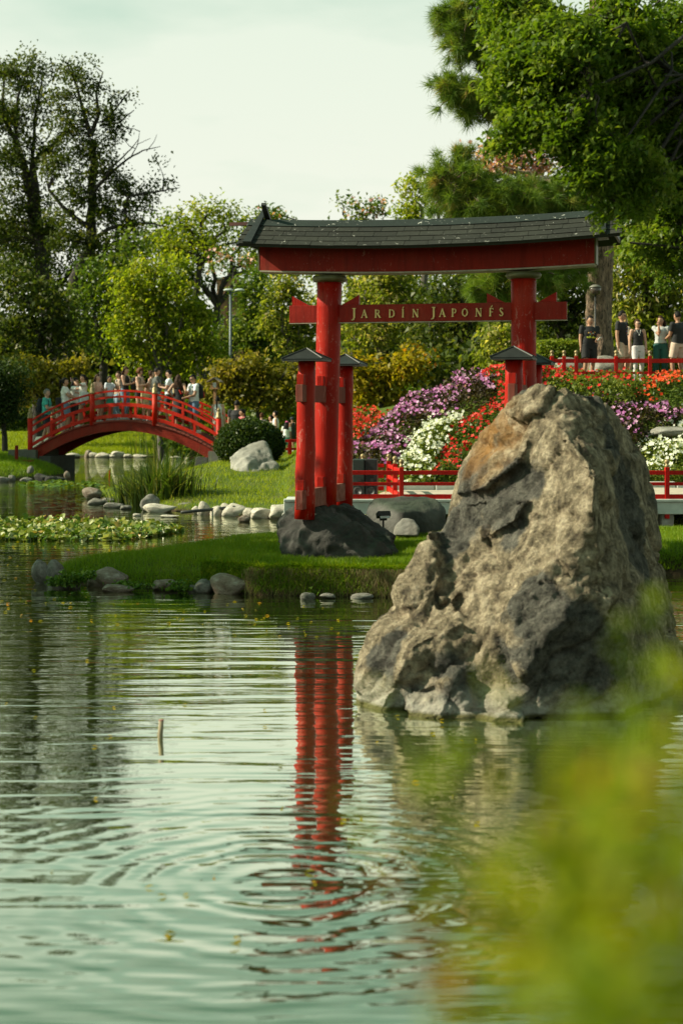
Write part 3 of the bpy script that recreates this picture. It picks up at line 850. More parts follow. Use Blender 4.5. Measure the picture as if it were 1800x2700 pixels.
def rdisp(a, s, f=0.3):
    return lambda p: noise.fractal(p * s, 1.0, 2.0, 5) * a + (ridged(p * s * 1.7) - 1.1) * a * f

def torii_rock():
    def Q(px, py, d): return tuple(PX(px * 1.148, py * 1.148, d))
    a = [Q(641, 1218, 19.6), Q(650, 1190, 19.7), Q(668, 1168, 19.8), Q(705, 1166, 19.7), Q(760, 1168, 19.7), Q(735, 1200, 19.2), Q(645, 1262, 19.4), Q(760, 1285, 19.1), Q(660, 1290, 19.3), Q(650, 1200, 20.9), Q(760, 1170, 20.9), Q(900, 1270, 19.2), Q(830, 1210, 19.3), Q(860, 1300, 19.0), Q(880, 1290, 20.6)]
    c = [Q(745, 1166, 20.0), Q(790, 1160, 20.3), Q(825, 1178, 20.2), Q(868, 1212, 19.9), Q(905, 1240, 19.7), Q(914, 1268, 19.5), Q(900, 1300, 19.4), Q(760, 1250, 19.5), Q(800, 1165, 21.6), Q(880, 1230, 21.4), Q(740, 1170, 21.6), Q(760, 1300, 21.0), Q(900, 1290, 21.0)]
    me = hull_rock('boulder', [a, c], 0.03, None, lambda p: rdisp(0.05, 2.2, 0.9)(p) + (ridged(p * 8) - 1.1) * 0.012 + noise.fractal(p * 16, 1, 2, 3) * 0.010, sm=1)
    tag(link('boulder', me, ROCKM['dark']), 'dark rough rock carrying the left legs of the red gate', 'rock')
    d = [PX(1220, 1290, 19.3), PX(1400, 1270, 18.9), PX(1500, 1300, 19.2), PX(1520, 1450, 19.0), PX(1200, 1450, 19.0), PX(1230, 1300, 20.6), PX(1520, 1310, 20.8), PX(1560, 1440, 20.6), PX(1360, 1338, 18.6), PX(1340, 1460, 18.5)]
    d = [Vector(p) for p in d]
    for p in d: p.z = min(p.z, 0.87)
    me = hull_rock('boulder', [d], 0.04, None, rdisp(0.03, 2.2, 0.4), sm=3)
    tag(link('boulder', me, ROCKM['dark']), 'dark rock under the right legs of the red gate, hidden by the big rock', 'rock')
    e = [PX(968, 1345, 22.9), PX(985, 1318, 23.0), PX(1060, 1308, 23.1), PX(1150, 1314, 23.1), PX(1172, 1345, 22.9), PX(1176, 1410, 22.7), PX(966, 1410, 22.7), PX(1060, 1350, 22.4), PX(1060, 1420, 22.3), PX(990, 1330, 24.1), PX(1150, 1330, 24.1), PX(1160, 1420, 24.0), PX(980, 1420, 24.0)]
    me = hull_rock('boulder', [e], 0.035, None, rdisp(0.03, 2.0, 0.4), sm=4)
    tag(link('boulder', me, ROCKM['dark']), 'long low dark rock on the grass behind the small spotlight', 'rock')
    f = [PX(1040, 1385, 22.1), PX(1060, 1367, 22.15), PX(1090, 1372, 22.1), PX(1106, 1395, 22.0), PX(1100, 1415, 21.9), PX(1036, 1412, 21.9), PX(1070, 1370, 22.6), PX(1100, 1410, 22.6), PX(1040, 1410, 22.6)]
    me = hull_rock('stone', [f], 0.025, None, rdisp(0.02, 3.5, 0.4), sm=2)
    tag(link('stone', me, ROCKM['grey']), 'small grey stone leaning on the long dark rock', 'rock')
    def Z(X, Y_, d): return PX(540 + X * 0.1658, 960 + Y_ * 0.1658, d)
    g = [Z(385, 1490, 41.8), Z(450, 1435, 42.0), Z(580, 1330, 42.1), Z(780, 1260, 42.2), Z(950, 1228, 42.2), Z(1050, 1400, 42.0), Z(1090, 1540, 41.8), Z(1100, 1700, 41.6), Z(830, 1760, 41.3), Z(530, 1800, 41.2), Z(640, 1480, 41.5), Z(500, 1530, 41.6), Z(950, 1300, 43.2), Z(600, 1400, 43.2), Z(1050, 1700, 43.2), Z(500, 1780, 43.0)]
    h = [Z(415, 1600, 41.7), Z(420, 1740, 41.5), Z(540, 1790, 41.3), Z(470, 1500, 42.0), Z(640, 1650, 41.4), Z(560, 1700, 42.8), Z(430, 1700, 42.8)]
    i = [Z(1060, 1560, 41.7), Z(1165, 1565, 41.7), Z(1175, 1640, 41.6), Z(1150, 1700, 41.5), Z(1000, 1720, 41.4), Z(900, 1600, 41.5), Z(1150, 1680, 42.6), Z(980, 1700, 42.6)]
    me = hull_rock('boulder', [g, h, i], 0.045, None, rdisp(0.055, 1.6, 0.7), sm=2)
    tag(link('boulder', me, ROCKM['lawnrock']), 'pale grey angular rock on the lawn against the clipped round bush', 'rock')
torii_rock()

# shore stones: a few shapes, each stone an object of its own
def stone_mesh(seed):
    r = random.Random(seed)
    bm = bmesh.new()
    for k in range(26):
        u = Vector((r.gauss(0, 1), r.gauss(0, 1), r.gauss(0, 1))).normalized()
        q = Vector((u.x, u.y, u.z)) * r.uniform(0.82, 1.02)
        q = Vector([max(-0.86, min(0.86, c * 1.12)) for c in q])
        bm.verts.new(q)
    g = bmesh.ops.convex_hull(bm, input=list(bm.verts))
    bmesh.ops.delete(bm, geom=list({v for v in list(g['geom_interior']) + list(g['geom_unused']) if isinstance(v, bmesh.types.BMVert)}), context='VERTS')
    bmesh.ops.triangulate(bm, faces=list(bm.faces))
    bmesh.ops.subdivide_edges(bm, edges=list(bm.edges), cuts=2, use_grid_fill=True)
    for _ in range(2): bmesh.ops.smooth_vert(bm, verts=list(bm.verts), factor=0.5, use_axis_x=True, use_axis_y=True, use_axis_z=True)
    off = Vector((r.uniform(0, 50), r.uniform(0, 50), r.uniform(0, 50)))
    for v in bm.verts:
        d = v.co.normalized()
        v.co = v.co * 1.08 + d * (0.09 * noise.fractal(v.co * 1.8 + off, 1, 2, 4) + 0.03 * noise.noise(v.co * 7 + off))
    me = bpy.data.meshes.new('stone'); bm.to_mesh(me); bm.free()
    me.polygons.foreach_set('use_smooth', np.ones(len(me.polygons), bool))
    return me
STM = {}
def stone(px, ybase, wpx, hpx, mat, label, group=None, dep=0.8, tilt=0.0, sink=0.0, z0=None, seed=[0]):
    z = 0.0 if z0 is None else z0
    p = WP(px, ybase, z); Y = p.y; k = Y / FP
    seed[0] += 1
    key = (seed[0] * 5 % 11, mat)
    if key not in STM:
        me = stone_mesh(key[0]); me.materials.append(ROCKM[mat]); STM[key] = me
    o = bpy.data.objects.new('stone', STM[key]); COL.objects.link(o)
    W_ = wpx * k * 1.12; H_ = hpx * k
    o.scale = (W_ * 0.5, max(W_ * 0.5 * dep, 0.06), H_ * 0.66)
    o.location = (p.x, Y + max(W_ * 0.5 * dep, 0.06) * 0.75, z + H_ * 0.36 - sink)
    o.rotation_euler = (0, tilt, (seed[0] * 0.37) % 0.6 - 0.3)
    return tag(o, label, 'stone', group)
G1 = 'stones along the front edge of the grassy island'
def S8(X, Yb, w, h, *a, **k): return stone(X * 0.574, 1250 + Yb * 0.574, w * 0.574, h * 0.574, *a, **k)
S8(180, 505, 85, 112, 'grey', 'upright rounded grey stone at the left tip of the island', G1, tilt=-0.1)
S8(246, 505, 95, 112, 'grey', 'leaning grey stone just right of the tip stone of the island', G1, tilt=0.22)
S8(270, 524, 130, 42, 'grey', 'flat grey stone below the leaning stone at the water', G1)
S8(347, 526, 42, 28, 'grey', 'fist-sized dark stone beside the flat grey stone', G1)
S8(490, 520, 190, 88, 'brown', 'wide flat-topped brownish stone among creeping plants on the island', G1)
S8(640, 506, 60, 42, 'grey', 'small dark stone half sunk in the island grass', G1)
S8(540, 543, 150, 34, 'brown', 'low slab of stone lapped by water under the creeping plants', G1)
S8(758, 535, 122, 50, 'brown', 'long brown stone between the slab and the pair of round stones', G1)
S8(925, 548, 105, 66, 'grey', 'white-streaked stone leaning on the biggest island stone', G1)
S8(1066, 553, 205, 98, 'brown', 'biggest island stone, domed brown with a pale waterline band', G1)
S8(1412, 578, 70, 36, 'grey', 'small grey stone in the water below the gate rock', G1)
S8(1502, 574, 76, 26, 'grey', 'flattest of the stones in the water near the big rock', G1)
S8(885, 545, 44, 36, 'grey', 'little grey stone wedged left of the white-streaked stone', G1)
stone(952, 1580, 66, 14, 'grey', 'thin dark stone just left of the huge pointed rock', G1)
G2 = 'pale stones edging the sunny lawn'
def S6(X, Yb, w, h, *a, **k):
    e = 1.22 if a[0] == 'pale' else 1.05
    return stone(180 + X * 0.3954, 1180 + Yb * 0.3954, w * 0.3954 * e, h * 0.3954 * e, *a, **k)
S6(150, 345, 125, 78, 'brown', 'brownish hump of stone at the far left end of the lawn', G2)
S6(185, 382, 120, 42, 'grey', 'flat grey stone at the foot of the brownish hump', G2)
S6(262, 372, 86, 36, 'grey', 'dark flat stone left of the reed clump', G2)
S6(300, 404, 130, 36, 'grey', 'pale flat stone at the water left of the reed clump', G2)
S6(385, 414, 76, 28, 'grey', 'small stone under the left reeds', G2)
S6(530, 424, 138, 112, 'grey', 'big round grey stone standing in front of the reeds', G2, dep=0.9)
S6(606, 434, 172, 52, 'pale', 'long low pale stone right of the big round stone', G2)
S6(770, 416, 112, 50, 'grey', 'slanting grey stone beside the black pipe', G2, tilt=-0.2)
S6(850, 446, 50, 46, 'pale', 'first small pale block right of the black pipe', G2)
S6(904, 452, 74, 78, 'pale', 'tall pale block, highest of the white row', G2)
S6(985, 456, 82, 56, 'pale', 'rounded pale block after the tall one in the white row', G2)
S6(1046, 455, 54, 72, 'pale', 'narrow upright pale block in the white row', G2)
S6(1112, 460, 152, 72, 'pale', 'widest white block in the sunny row', G2)
S6(1207, 468, 72, 56, 'pale', 'pale block with a brown stain right of the widest one', G2)
S6(1290, 474, 130, 62, 'pale', 'square pale block with a dark shadowed face', G2)
S6(1432, 480, 150, 84, 'pale', 'large rounded pale stone next to the gate rock', G2)
S6(1165, 496, 84, 44, 'brown', 'lone stone standing out in the water before the white row', G2)
S6(676, 466, 100, 14, 'pale', 'flat sliver of stone awash in front of the black pipe', G2)
S6(458, 458, 46, 16, 'pale', 'tiny pale stone awash under the big round stone', G2)
G3 = 'stones along the far shore under the bridge'
for X, Yb, w_, h_, lab in [(370, 602, 72, 32, 'grey stone at the left end of the far shore row'), (418, 594, 52, 26, 'flat tan stone second in the far shore row'),
    (453, 600, 42, 50, 'upright shaded stone in the far shore row'), (482, 601, 42, 36, 'white block beside the upright far shore stone'), (530, 602, 74, 36, 'long pale far shore stone with a shaded face'),
    (576, 602, 32, 22, 'small pale far shore stone before the tall one'), (606, 600, 64, 44, 'tallest pale stone in the middle of the far shore row'), (662, 602, 42, 26, 'pale stone right of the tallest far shore stone'),
    (692, 586, 52, 30, 'brown stone set back on the far bank'), (726, 603, 72, 26, 'flat white stone at the water near the far reeds'), (748, 590, 42, 34, 'brownish stone touching the far reeds'),
    (858, 602, 42, 20, 'pale stone seen through the far reeds'), (902, 607, 54, 20, 'low white stone right of the far reeds'), (962, 609, 24, 12, 'tiny stone under the right bridge foot'), (1034, 612, 44, 20, 'stone nearest the right bridge foot on the far shore'),
    (60, 598, 72, 20, 'pale flat stone on the far shore left of the bridge'), (122, 602, 60, 18, 'flat stone behind the left bridge post')]:
    stone(X * 0.5102, 900 + Yb * 0.5102, w_ * 0.56, h_ * 0.40, 'pale' if 'brown' not in lab and 'shaded st' not in lab else 'brown', lab, G3)
G4 = 'shaded stones of the left bank'
for X, Yb, w_, h_, mt, lab in [(15, 728, 60, 30, 'grey', 'half seen stone at the left edge of the shaded bank'), (62, 724, 38, 34, 'grey', 'square stone in the shaded bank left of the bridge'), (126, 728, 74, 26, 'grey', 'long flat stone on the shaded left bank'),
    (215, 724, 80, 44, 'dark', 'dark lumpy stone under the left bridge foot'), (262, 728, 70, 34, 'dark', 'dark stone below the bridge support'), (345, 712, 36, 42, 'brown', 'small pointed tan stone in the water by the bridge support'), (300, 722, 70, 24, 'dark', 'low black stone behind the pointed tan stone')]:
    stone(X * 0.5102, 900 + Yb * 0.5102, w_ * 0.5102, h_ * 0.5102, mt, lab, G4)
stone(155 * 0.5102, 900 + 676 * 0.5102, 20, 17, 'grey', 'round stone on top of the left bank beside the bridge post', G4, z0=0.4)

# ------------------------------------------------------------------ the red gate
TO = Vector((-0.2025, 20.25, 0.84)); TA = -R(13)
def Zt(z): return z - TO.z
def torii():
    root = empty('torii_gate', 'red wooden gate with dark shingled roof and a lettered crossbeam', 'gate', TO, TA)
    XR = 2.42
    cx = 1.21
    zc = lambda x: 0.055 * ((x - cx) / 2.1) ** 2
    for i, x in enumerate((0, XR)):
        lean = 0.06 if i == 0 else -0.01
        mb = MB(); n = 9
        pts = [(x + lean * t, 0, Zt(0.80 + (3.62 - 0.80) * t)) for t in np.linspace(0, 1, n)]
        mb.tube(pts, list(np.linspace(0.140, 0.150, n)), 28)
        mb.build('pillar', M['red'], root, True)
        MB().lathe([(0.150, Zt(3.585)), (0.195, Zt(3.595)), (0.214, Zt(3.63)), (0.195, Zt(3.665)), (0.10, Zt(3.672))], 28, (x + lean, 0, 0)).build('collar', M['olive'], root, True)
        for s, sg in ((-1, 'front'), (1, 'rear')):
            y = s * 1.0
            mb = MB()
            wob = [0, 0.006, -0.004, 0.007, 0, -0.004, 0.004, 0]
            tl = 0.028 if i == 0 else 0.0
            mb.tube([(x + tl * t + wob[k], y, Zt(0.78 + (2.62 - 0.78) * t)) for k, t in enumerate(np.linspace(0, 1, 8))], list(np.linspace(0.118, 0.098, 8)), 20)
            po = mb.build('sleeve_post', M['red'], root, True)
            e = 0.235; zt = Zt(2.60); xx = x + tl
            cap = MB()
            c4 = [(-e, -e), (e, -e), (e, e), (-e, e)]
            cap.hexa([(xx + a, y + b_, zt) for a, b_ in c4], [(xx + a, y + b_, zt + 0.022) for a, b_ in c4])
            t4 = [(xx + a * 1.02, y + b_ * 1.02, zt + 0.024) for a, b_ in c4] + [(xx, y, zt + 0.150)]
            cap.add(t4, [(3, 2, 1, 0), (0, 1, 4), (1, 2, 4), (2, 3, 4), (3, 0, 4)])
            for a, b_ in c4:
                cap.tube([(xx + a * 1.02, y + b_ * 1.02, zt + 0.03), (xx, y, zt + 0.153)], 0.010, 5)
            cap.build('post_cap', M['black'], po)
            if i == 0 and s < 0:
                pass
        for z0, z1, nm in ((2.13, 2.33, 'upper'), (0.90, 1.12, 'lower')):
            mb = MB().box((x + 0.01, 0, Zt((z0 + z1) / 2)), (0.085, 2.56, z1 - z0))
            tb = mb.build('tie_beam', M['redwood'], root, bevel=0.006)
            for yw in (-1.17, -0.215, 0.86):
                MB().hexa([(x - 0.03, yw - 0.06, Zt(z1) + 0.002), (x + 0.05, yw - 0.06, Zt(z1) + 0.002), (x + 0.05, yw + 0.05, Zt(z1) + 0.002), (x - 0.03, yw + 0.05, Zt(z1) + 0.002)],
                          [(x - 0.03, yw - 0.06, Zt(z1) + 0.12), (x + 0.05, yw - 0.06, Zt(z1) + 0.12), (x + 0.05, yw + 0.05, Zt(z1) + 0.11), (x - 0.03, yw + 0.05, Zt(z1) + 0.11)]).build('wedge', M['red'], tb, bevel=0.004)
    # lettered crossbeam
    sb = MB().box((1.245, 0, Zt(3.205)), (3.35, 0.09, 0.21)).build('sign_beam', redpaint('sign_beam_paint', (0.30, 0.016, 0.008), 0.62, 0.5), root, bevel=0.004)
    MB().box((1.245, 0, Zt(3.094)), (3.36, 0.10, 0.009)).build('trim', M['trim'], sb)
    for x, s in ((-0.40, 1), (0.43, -1), (1.98, 1), (2.80, -1)):
        z = Zt(3.312)
        a = [(x, z), (x + s * 0.21, z), (x, z + 0.115)]
        mb = MB(); f = [(q[0], -0.035, q[1]) for q in a]; b_ = [(q[0], 0.035, q[1]) for q in a]
        mb.add(f + b_, [(0, 1, 2), (5, 4, 3), (0, 3, 4, 1), (1, 4, 5, 2), (2, 5, 3, 0)])
        mb.build('wedge', M['red'], sb)
    # letters (raised, gilt); the last E has lost its foot
    TH, TN = 0.19, 0.10
    G = {
     'J': (0.42, [((.30, 1), (.30, .02), TH), ((.30, .05), (.22, -.18), TH * .8), ((.22, -.18), (.04, -.24), TN), ((.12, 1), (.46, 1), TN * .8)]),
     'A': (0.78, [((.06, 0), (.38, 1), TN), ((.38, 1), (.70, 0), TH), ((.18, .34), (.58, .34), TN * .8), ((-.04, 0), (.16, 0), TN * .7), ((.58, 0), (.82, 0), TN * .7)]),
     'R': (0.72, [((.14, 0), (.14, 1), TH), ((.14, .96), (.44, .96), TN), ((.44, .96), (.56, .86), TN * 1.3), ((.56, .86), (.56, .64), TH * .8), ((.56, .64), (.44, .52), TN * 1.3), ((.44, .52), (.14, .52), TN * .8), ((.36, .52), (.70, 0), TH), ((.02, 0), (.26, 0), TN * .7), ((.62, 0), (.82, 0), TN * .7)]),
     'D': (0.80, [((.14, 0), (.14, 1), TH), ((.14, .96), (.46, .96), TN), ((.46, .96), (.66, .78), TN * 1.4), ((.66, .78), (.70, .50), TH * .9), ((.70, .50), (.66, .22), TH * .9), ((.66, .22), (.46, .04), TN * 1.4), ((.46, .04), (.14, .04), TN)]),
     'I': (0.34, [((.17, 0), (.17, 1), TH), ((.05, 0), (.29, 0), TN * .7), ((.05, 1), (.29, 1), TN * .7), ((.14, 1.14), (.26, 1.34), TN * 1.2)]),
     'N': (0.84, [((.12, 0), (.12, 1), TN), ((.12, 1), (.70, 0), TH), ((.70, 0), (.70, 1), TN), ((0, 0), (.24, 0), TN * .7), ((.58, 1), (.82, 1), TN * .7)]),
     'P': (0.62, [((.14, 0), (.14, 1), TH), ((.14, .96), (.42, .96), TN), ((.42, .96), (.55, .84), TN * 1.3), ((.55, .84), (.55, .62), TH * .8), ((.55, .62), (.42, .46), TN * 1.3), ((.42, .46), (.14, .46), TN * .8), ((.02, 0), (.28, 0), TN * .7)]),
     'O': (0.88, [((.08, .5), (.14, .22), TH * .9), ((.14, .22), (.40, 0), TN * 1.2), ((.40, 0), (.64, .18), TN * 1.2), ((.64, .18), (.74, .5), TH * .9), ((.74, .5), (.66, .80), TH * .9), ((.66, .80), (.40, 1), TN * 1.2), ((.40, 1), (.16, .82), TN * 1.2), ((.16, .82), (.08, .5), TH * .9)]),
     'E': (0.56, [((.14, 0), (.14, 1), TH), ((.14, .96), (.54, .96), TN), ((.14, .52), (.46, .52), TN), ((.02, 0), (.26, 0), TN * .7), ((.50, .96), (.52, .82), TN * .7), ((.26, 1.14), (.40, 1.34), TN * 1.2)]),
     'S': (0.50, [((.44, .84), (.36, .98), TN), ((.36, .98), (.16, .98), TN), ((.16, .98), (.08, .80), TH * .7), ((.08, .80), (.18, .58), TH * .9), ((.18, .58), (.36, .42), TH * 1.0), ((.36, .42), (.44, .22), TH * .9), ((.44, .22), (.32, .02), TH * .7), ((.32, .02), (.10, .02), TN), ((.10, .02), (.04, .18), TN)]),
    }
    # left edges measured on the photograph, converted to the beam
    base = 3.152
    txt = [('J', 929, 1.0), ('A', 955, .82), ('R', 990, .82), ('D', 1027, .82), ('I', 1061, .82), ('N', 1089, .82), ('J', 1138, 1.0), ('A', 1160, .82), ('P', 1192, .82), ('O', 1219, .82), ('N', 1255, .82), ('E', 1291, .82), ('S', 1318, .82)]
    hgt = 0.112
    for ch, px, sc_ in txt:
        x0 = ((px - 900) / FP * (20.2 - 0.225 * (px - 870) / 213) + 0.2025) / 0.974
        wd, st = G[ch]; mb = MB(); h = hgt * sc_
        for k, (p, q, th) in enumerate(st):
            p = Vector((p[0], 0, p[1])) * h; q = Vector((q[0], 0, q[1])) * h
            d = (q - p); L_ = d.length; d.normalize(); t_ = th * h * 1.0
            nrm = Vector((-d.z, 0, d.x)) * t_ / 2; e = d * t_ * 0.25
            y0 = 0.0; y1 = -0.016 - 0.0004 * k
            q4 = [p - e + nrm, q + e + nrm, q + e - nrm, p - e - nrm]
            mb.hexa([v_ + Vector((0, y0, 0)) for v_ in q4], [v_ + Vector((0, y1, 0)) for v_ in q4])
        lo = mb.build('letter', M['lettergold'], sb)
        lo.location = (x0, -0.0455, Zt(base))
    # main beam with curved underside
    n = 14
    X = np.linspace(-0.78, 3.25, n)
    def beam(name, y0, y1, za, zb, mat, xs_=X, parent=root):
        vs = []; fs = []
        for x in xs_:
            vs += [(x, y0, Zt(za) + zc(x)), (x, y1, Zt(za) + zc(x)), (x, y1, Zt(zb) + zc(x)), (x, y0, Zt(zb) + zc(x))]
        for i in range(len(xs_) - 1):
            for k in range(4):
                fs.append((i * 4 + k, i * 4 + (k + 1) % 4, i * 4 + 4 + (k + 1) % 4, i * 4 + 4 + k))
        fs.append((3, 2, 1, 0)); m_ = (len(xs_) - 1) * 4; fs.append((m_, m_ + 1, m_ + 2, m_ + 3))
        return MB().add(vs, fs).build(name, mat, parent)
    bm_ = beam('main_beam', -0.14, 0.14, 3.692, 3.985, redpaint('beam_paint', (0.27, 0.018, 0.009), 0.60, 0.55))
    beam('trim', -0.148, 0.148, 3.672, 3.690, M['trim'], X, bm_)
    MB().box((3.262, 0, Zt(3.84) + zc(3.25)), (0.02, 0.286, 0.30)).build('end_plate', M['olive'], bm_)
    MB().box((-0.792, 0, Zt(3.84) + zc(-0.78)), (0.02, 0.286, 0.30)).build('end_plate', M['olive'], bm_)
    # black sub-roof block on the beam
    beam('roof_block', -0.20, 0.20, 3.988, 4.05, M['black'], np.linspace(-0.90, 3.40, 14))
    # roof
    RZ, EZ, RY = 4.315, 3.955, 0.53
    sl = math.hypot(RY, RZ - EZ)
    X0, X1 = -0.93, 3.55
    def rp(x, s, side, lift):
        """point on the slope: s metres below the ridge"""
        f = s / sl
        nrmy, nrmz = (RZ - EZ) / sl, RY / sl
        y = RY * f + nrmy * lift; z = RZ - (RZ - EZ) * f + nrmz * lift
        xx = x + (0.035 * f if x > cx else -0.035 * f) * (1 if abs(x - cx) > 2.0 else 0)
        return Vector((xx, side * y, Zt(z) + zc(x) * (1 + 0.25 * f)))
    roof = empty('roof', None, None, (0, 0, 0)); roof.parent = root
    for side in (-1, 1):
        xs_ = np.linspace(X0, X1, 14); mb = MB()
        for i in range(len(xs_) - 1):
            a, b_ = xs_[i], xs_[i + 1]
            mb.hexa([rp(a, 0.0, side, -0.035), rp(b_, 0.0, side, -0.035), rp(b_, sl - .01, side, -0.035), rp(a, sl - .01, side, -0.035)],
                    [rp(a, 0.0, side, -0.002), rp(b_, 0.0, side, -0.002), rp(b_, sl - .01, side, -0.002), rp(a, sl - .01, side, -0.002)])
        mb.build('roof_board', M['black'], roof)
        rows = [0.295, 0.415, 0.533, sl + 0.004]
        rr = random.Random(5 + side)
        for r_i, sb_ in enumerate(rows):
            x = X0 - 0.25 + (0.14 if r_i % 2 else 0.0) + 0.05 * r_i
            while x < X1:
                wd = 0.272 + rr.uniform(-0.006, 0.006)
                a, b_ = max(x, X0), min(x + wd, X1)
                if b_ - a > 0.03:
                    tl = rr.uniform(-0.003, 0.003); li = 0.014 + rr.uniform(0, 0.004)
                    t0 = sb_ - 0.165
                    lo_ = [rp(a, t0, side, 0.0), rp(b_, t0, side, 0.0), rp(b_, sb_ + tl, side, 0.002), rp(a, sb_ - tl, side, 0.002)]
                    hi_ = [rp(a, t0, side, 0.006), rp(b_, t0, side, 0.006), rp(b_, sb_ + tl, side, li), rp(a, sb_ - tl, side, li)]
                    MB().hexa(lo_, hi_).build('shingle', M['shingle'], roof)
                x += wd + 0.005
        # ridge sheet
        mb = MB()
        for i in range(len(xs_) - 1):
            a, b_ = xs_[i], xs_[i + 1]
            mb.hexa([rp(a, 0.0, side, 0.008), rp(b_, 0.0, side, 0.008), rp(b_, 0.178, side, 0.014), rp(a, 0.178, side, 0.014)],
                    [rp(a, 0.0, side, 0.014), rp(b_, 0.0, side, 0.014), rp(b_, 0.178, side, 0.021), rp(a, 0.178, side, 0.021)])
        mb.build('ridge_sheet', M['ridge'], roof)
        for xb in (X0 + 0.17, X1 - 0.17):
            a, b_ = xb - 0.035, xb + 0.035
            mb = MB().hexa([rp(a, -0.27, side, 0.012), rp(b_, -0.27, side, 0.012), rp(b_, sl + .012, side, 0.012), rp(a, sl + .012, side, 0.012)],
                           [rp(a, -0.27, side, 0.050), rp(b_, -0.27, side, 0.050), rp(b_, sl + .012, side, 0.050), rp(a, sl + .012, side, 0.050)])
            # battens cross at the ridge and rise above it as a fork; nudge one side so they pass each other
            o = mb.build('forked_batten', M['black'], roof); o.location.x = 0.04 * side
    for xg, s in ((X0, -1), (X1, 1)):
        mb = MB()
        z0 = Zt(EZ) + zc(xg); z1 = Zt(RZ) + zc(xg)
        tri = [(-RY + .05, z0 + 0.01), (RY - .05, z0 + 0.01), (0, z1 - 0.03)]
        f = [(xg - s * 0.03, a, b_) for a, b_ in tri]; g = [(xg - s * 0.06, a, b_) for a, b_ in tri]
        mb.add(f + g, [(0, 1, 2), (5, 4, 3), (0, 3, 4, 1), (1, 4, 5, 2), (2, 5, 3, 0)])
        mb.build('gable_board', M['black'], roof)
        zr = Zt(4.268) + zc(xg)
        MB().box((xg + s * 0.09, 0, zr), (0.36, 0.05, 0.04)).build('ridge_pole', plain('pole_wood', (0.10, 0.03, 0.022), 0.7), roof)
torii()

# small spotlight on a stake beside the gate rock
def spotlight():
    p = PX(1010, 1400, 21.3); z = HZ1(p.x, p.y)
    r = empty('spotlight', 'small black garden spotlight on a stake beside the dark gate rock', 'spotlight', (p.x, p.y, z), R(20))
    MB().tube([(0, 0, -0.05), (0, 0, 0.34)], 0.013, 8).build('stake', M['black'], r)
    MB().box((0, 0, 0.385), (0.17, 0.10, 0.07), Matrix.Rotation(R(-25), 3, 'X')).build('lamp_head', M['black'], r, bevel=0.008)
    MB().box((0, -0.055, 0.365), (0.13, 0.006, 0.05), Matrix.Rotation(R(-25), 3, 'X')).build('lens', M['glass'], r)
    MB().box((0, 0.0, 0.33), (0.09, 0.03, 0.04)).build('bracket', M['black'], r)
spotlight()

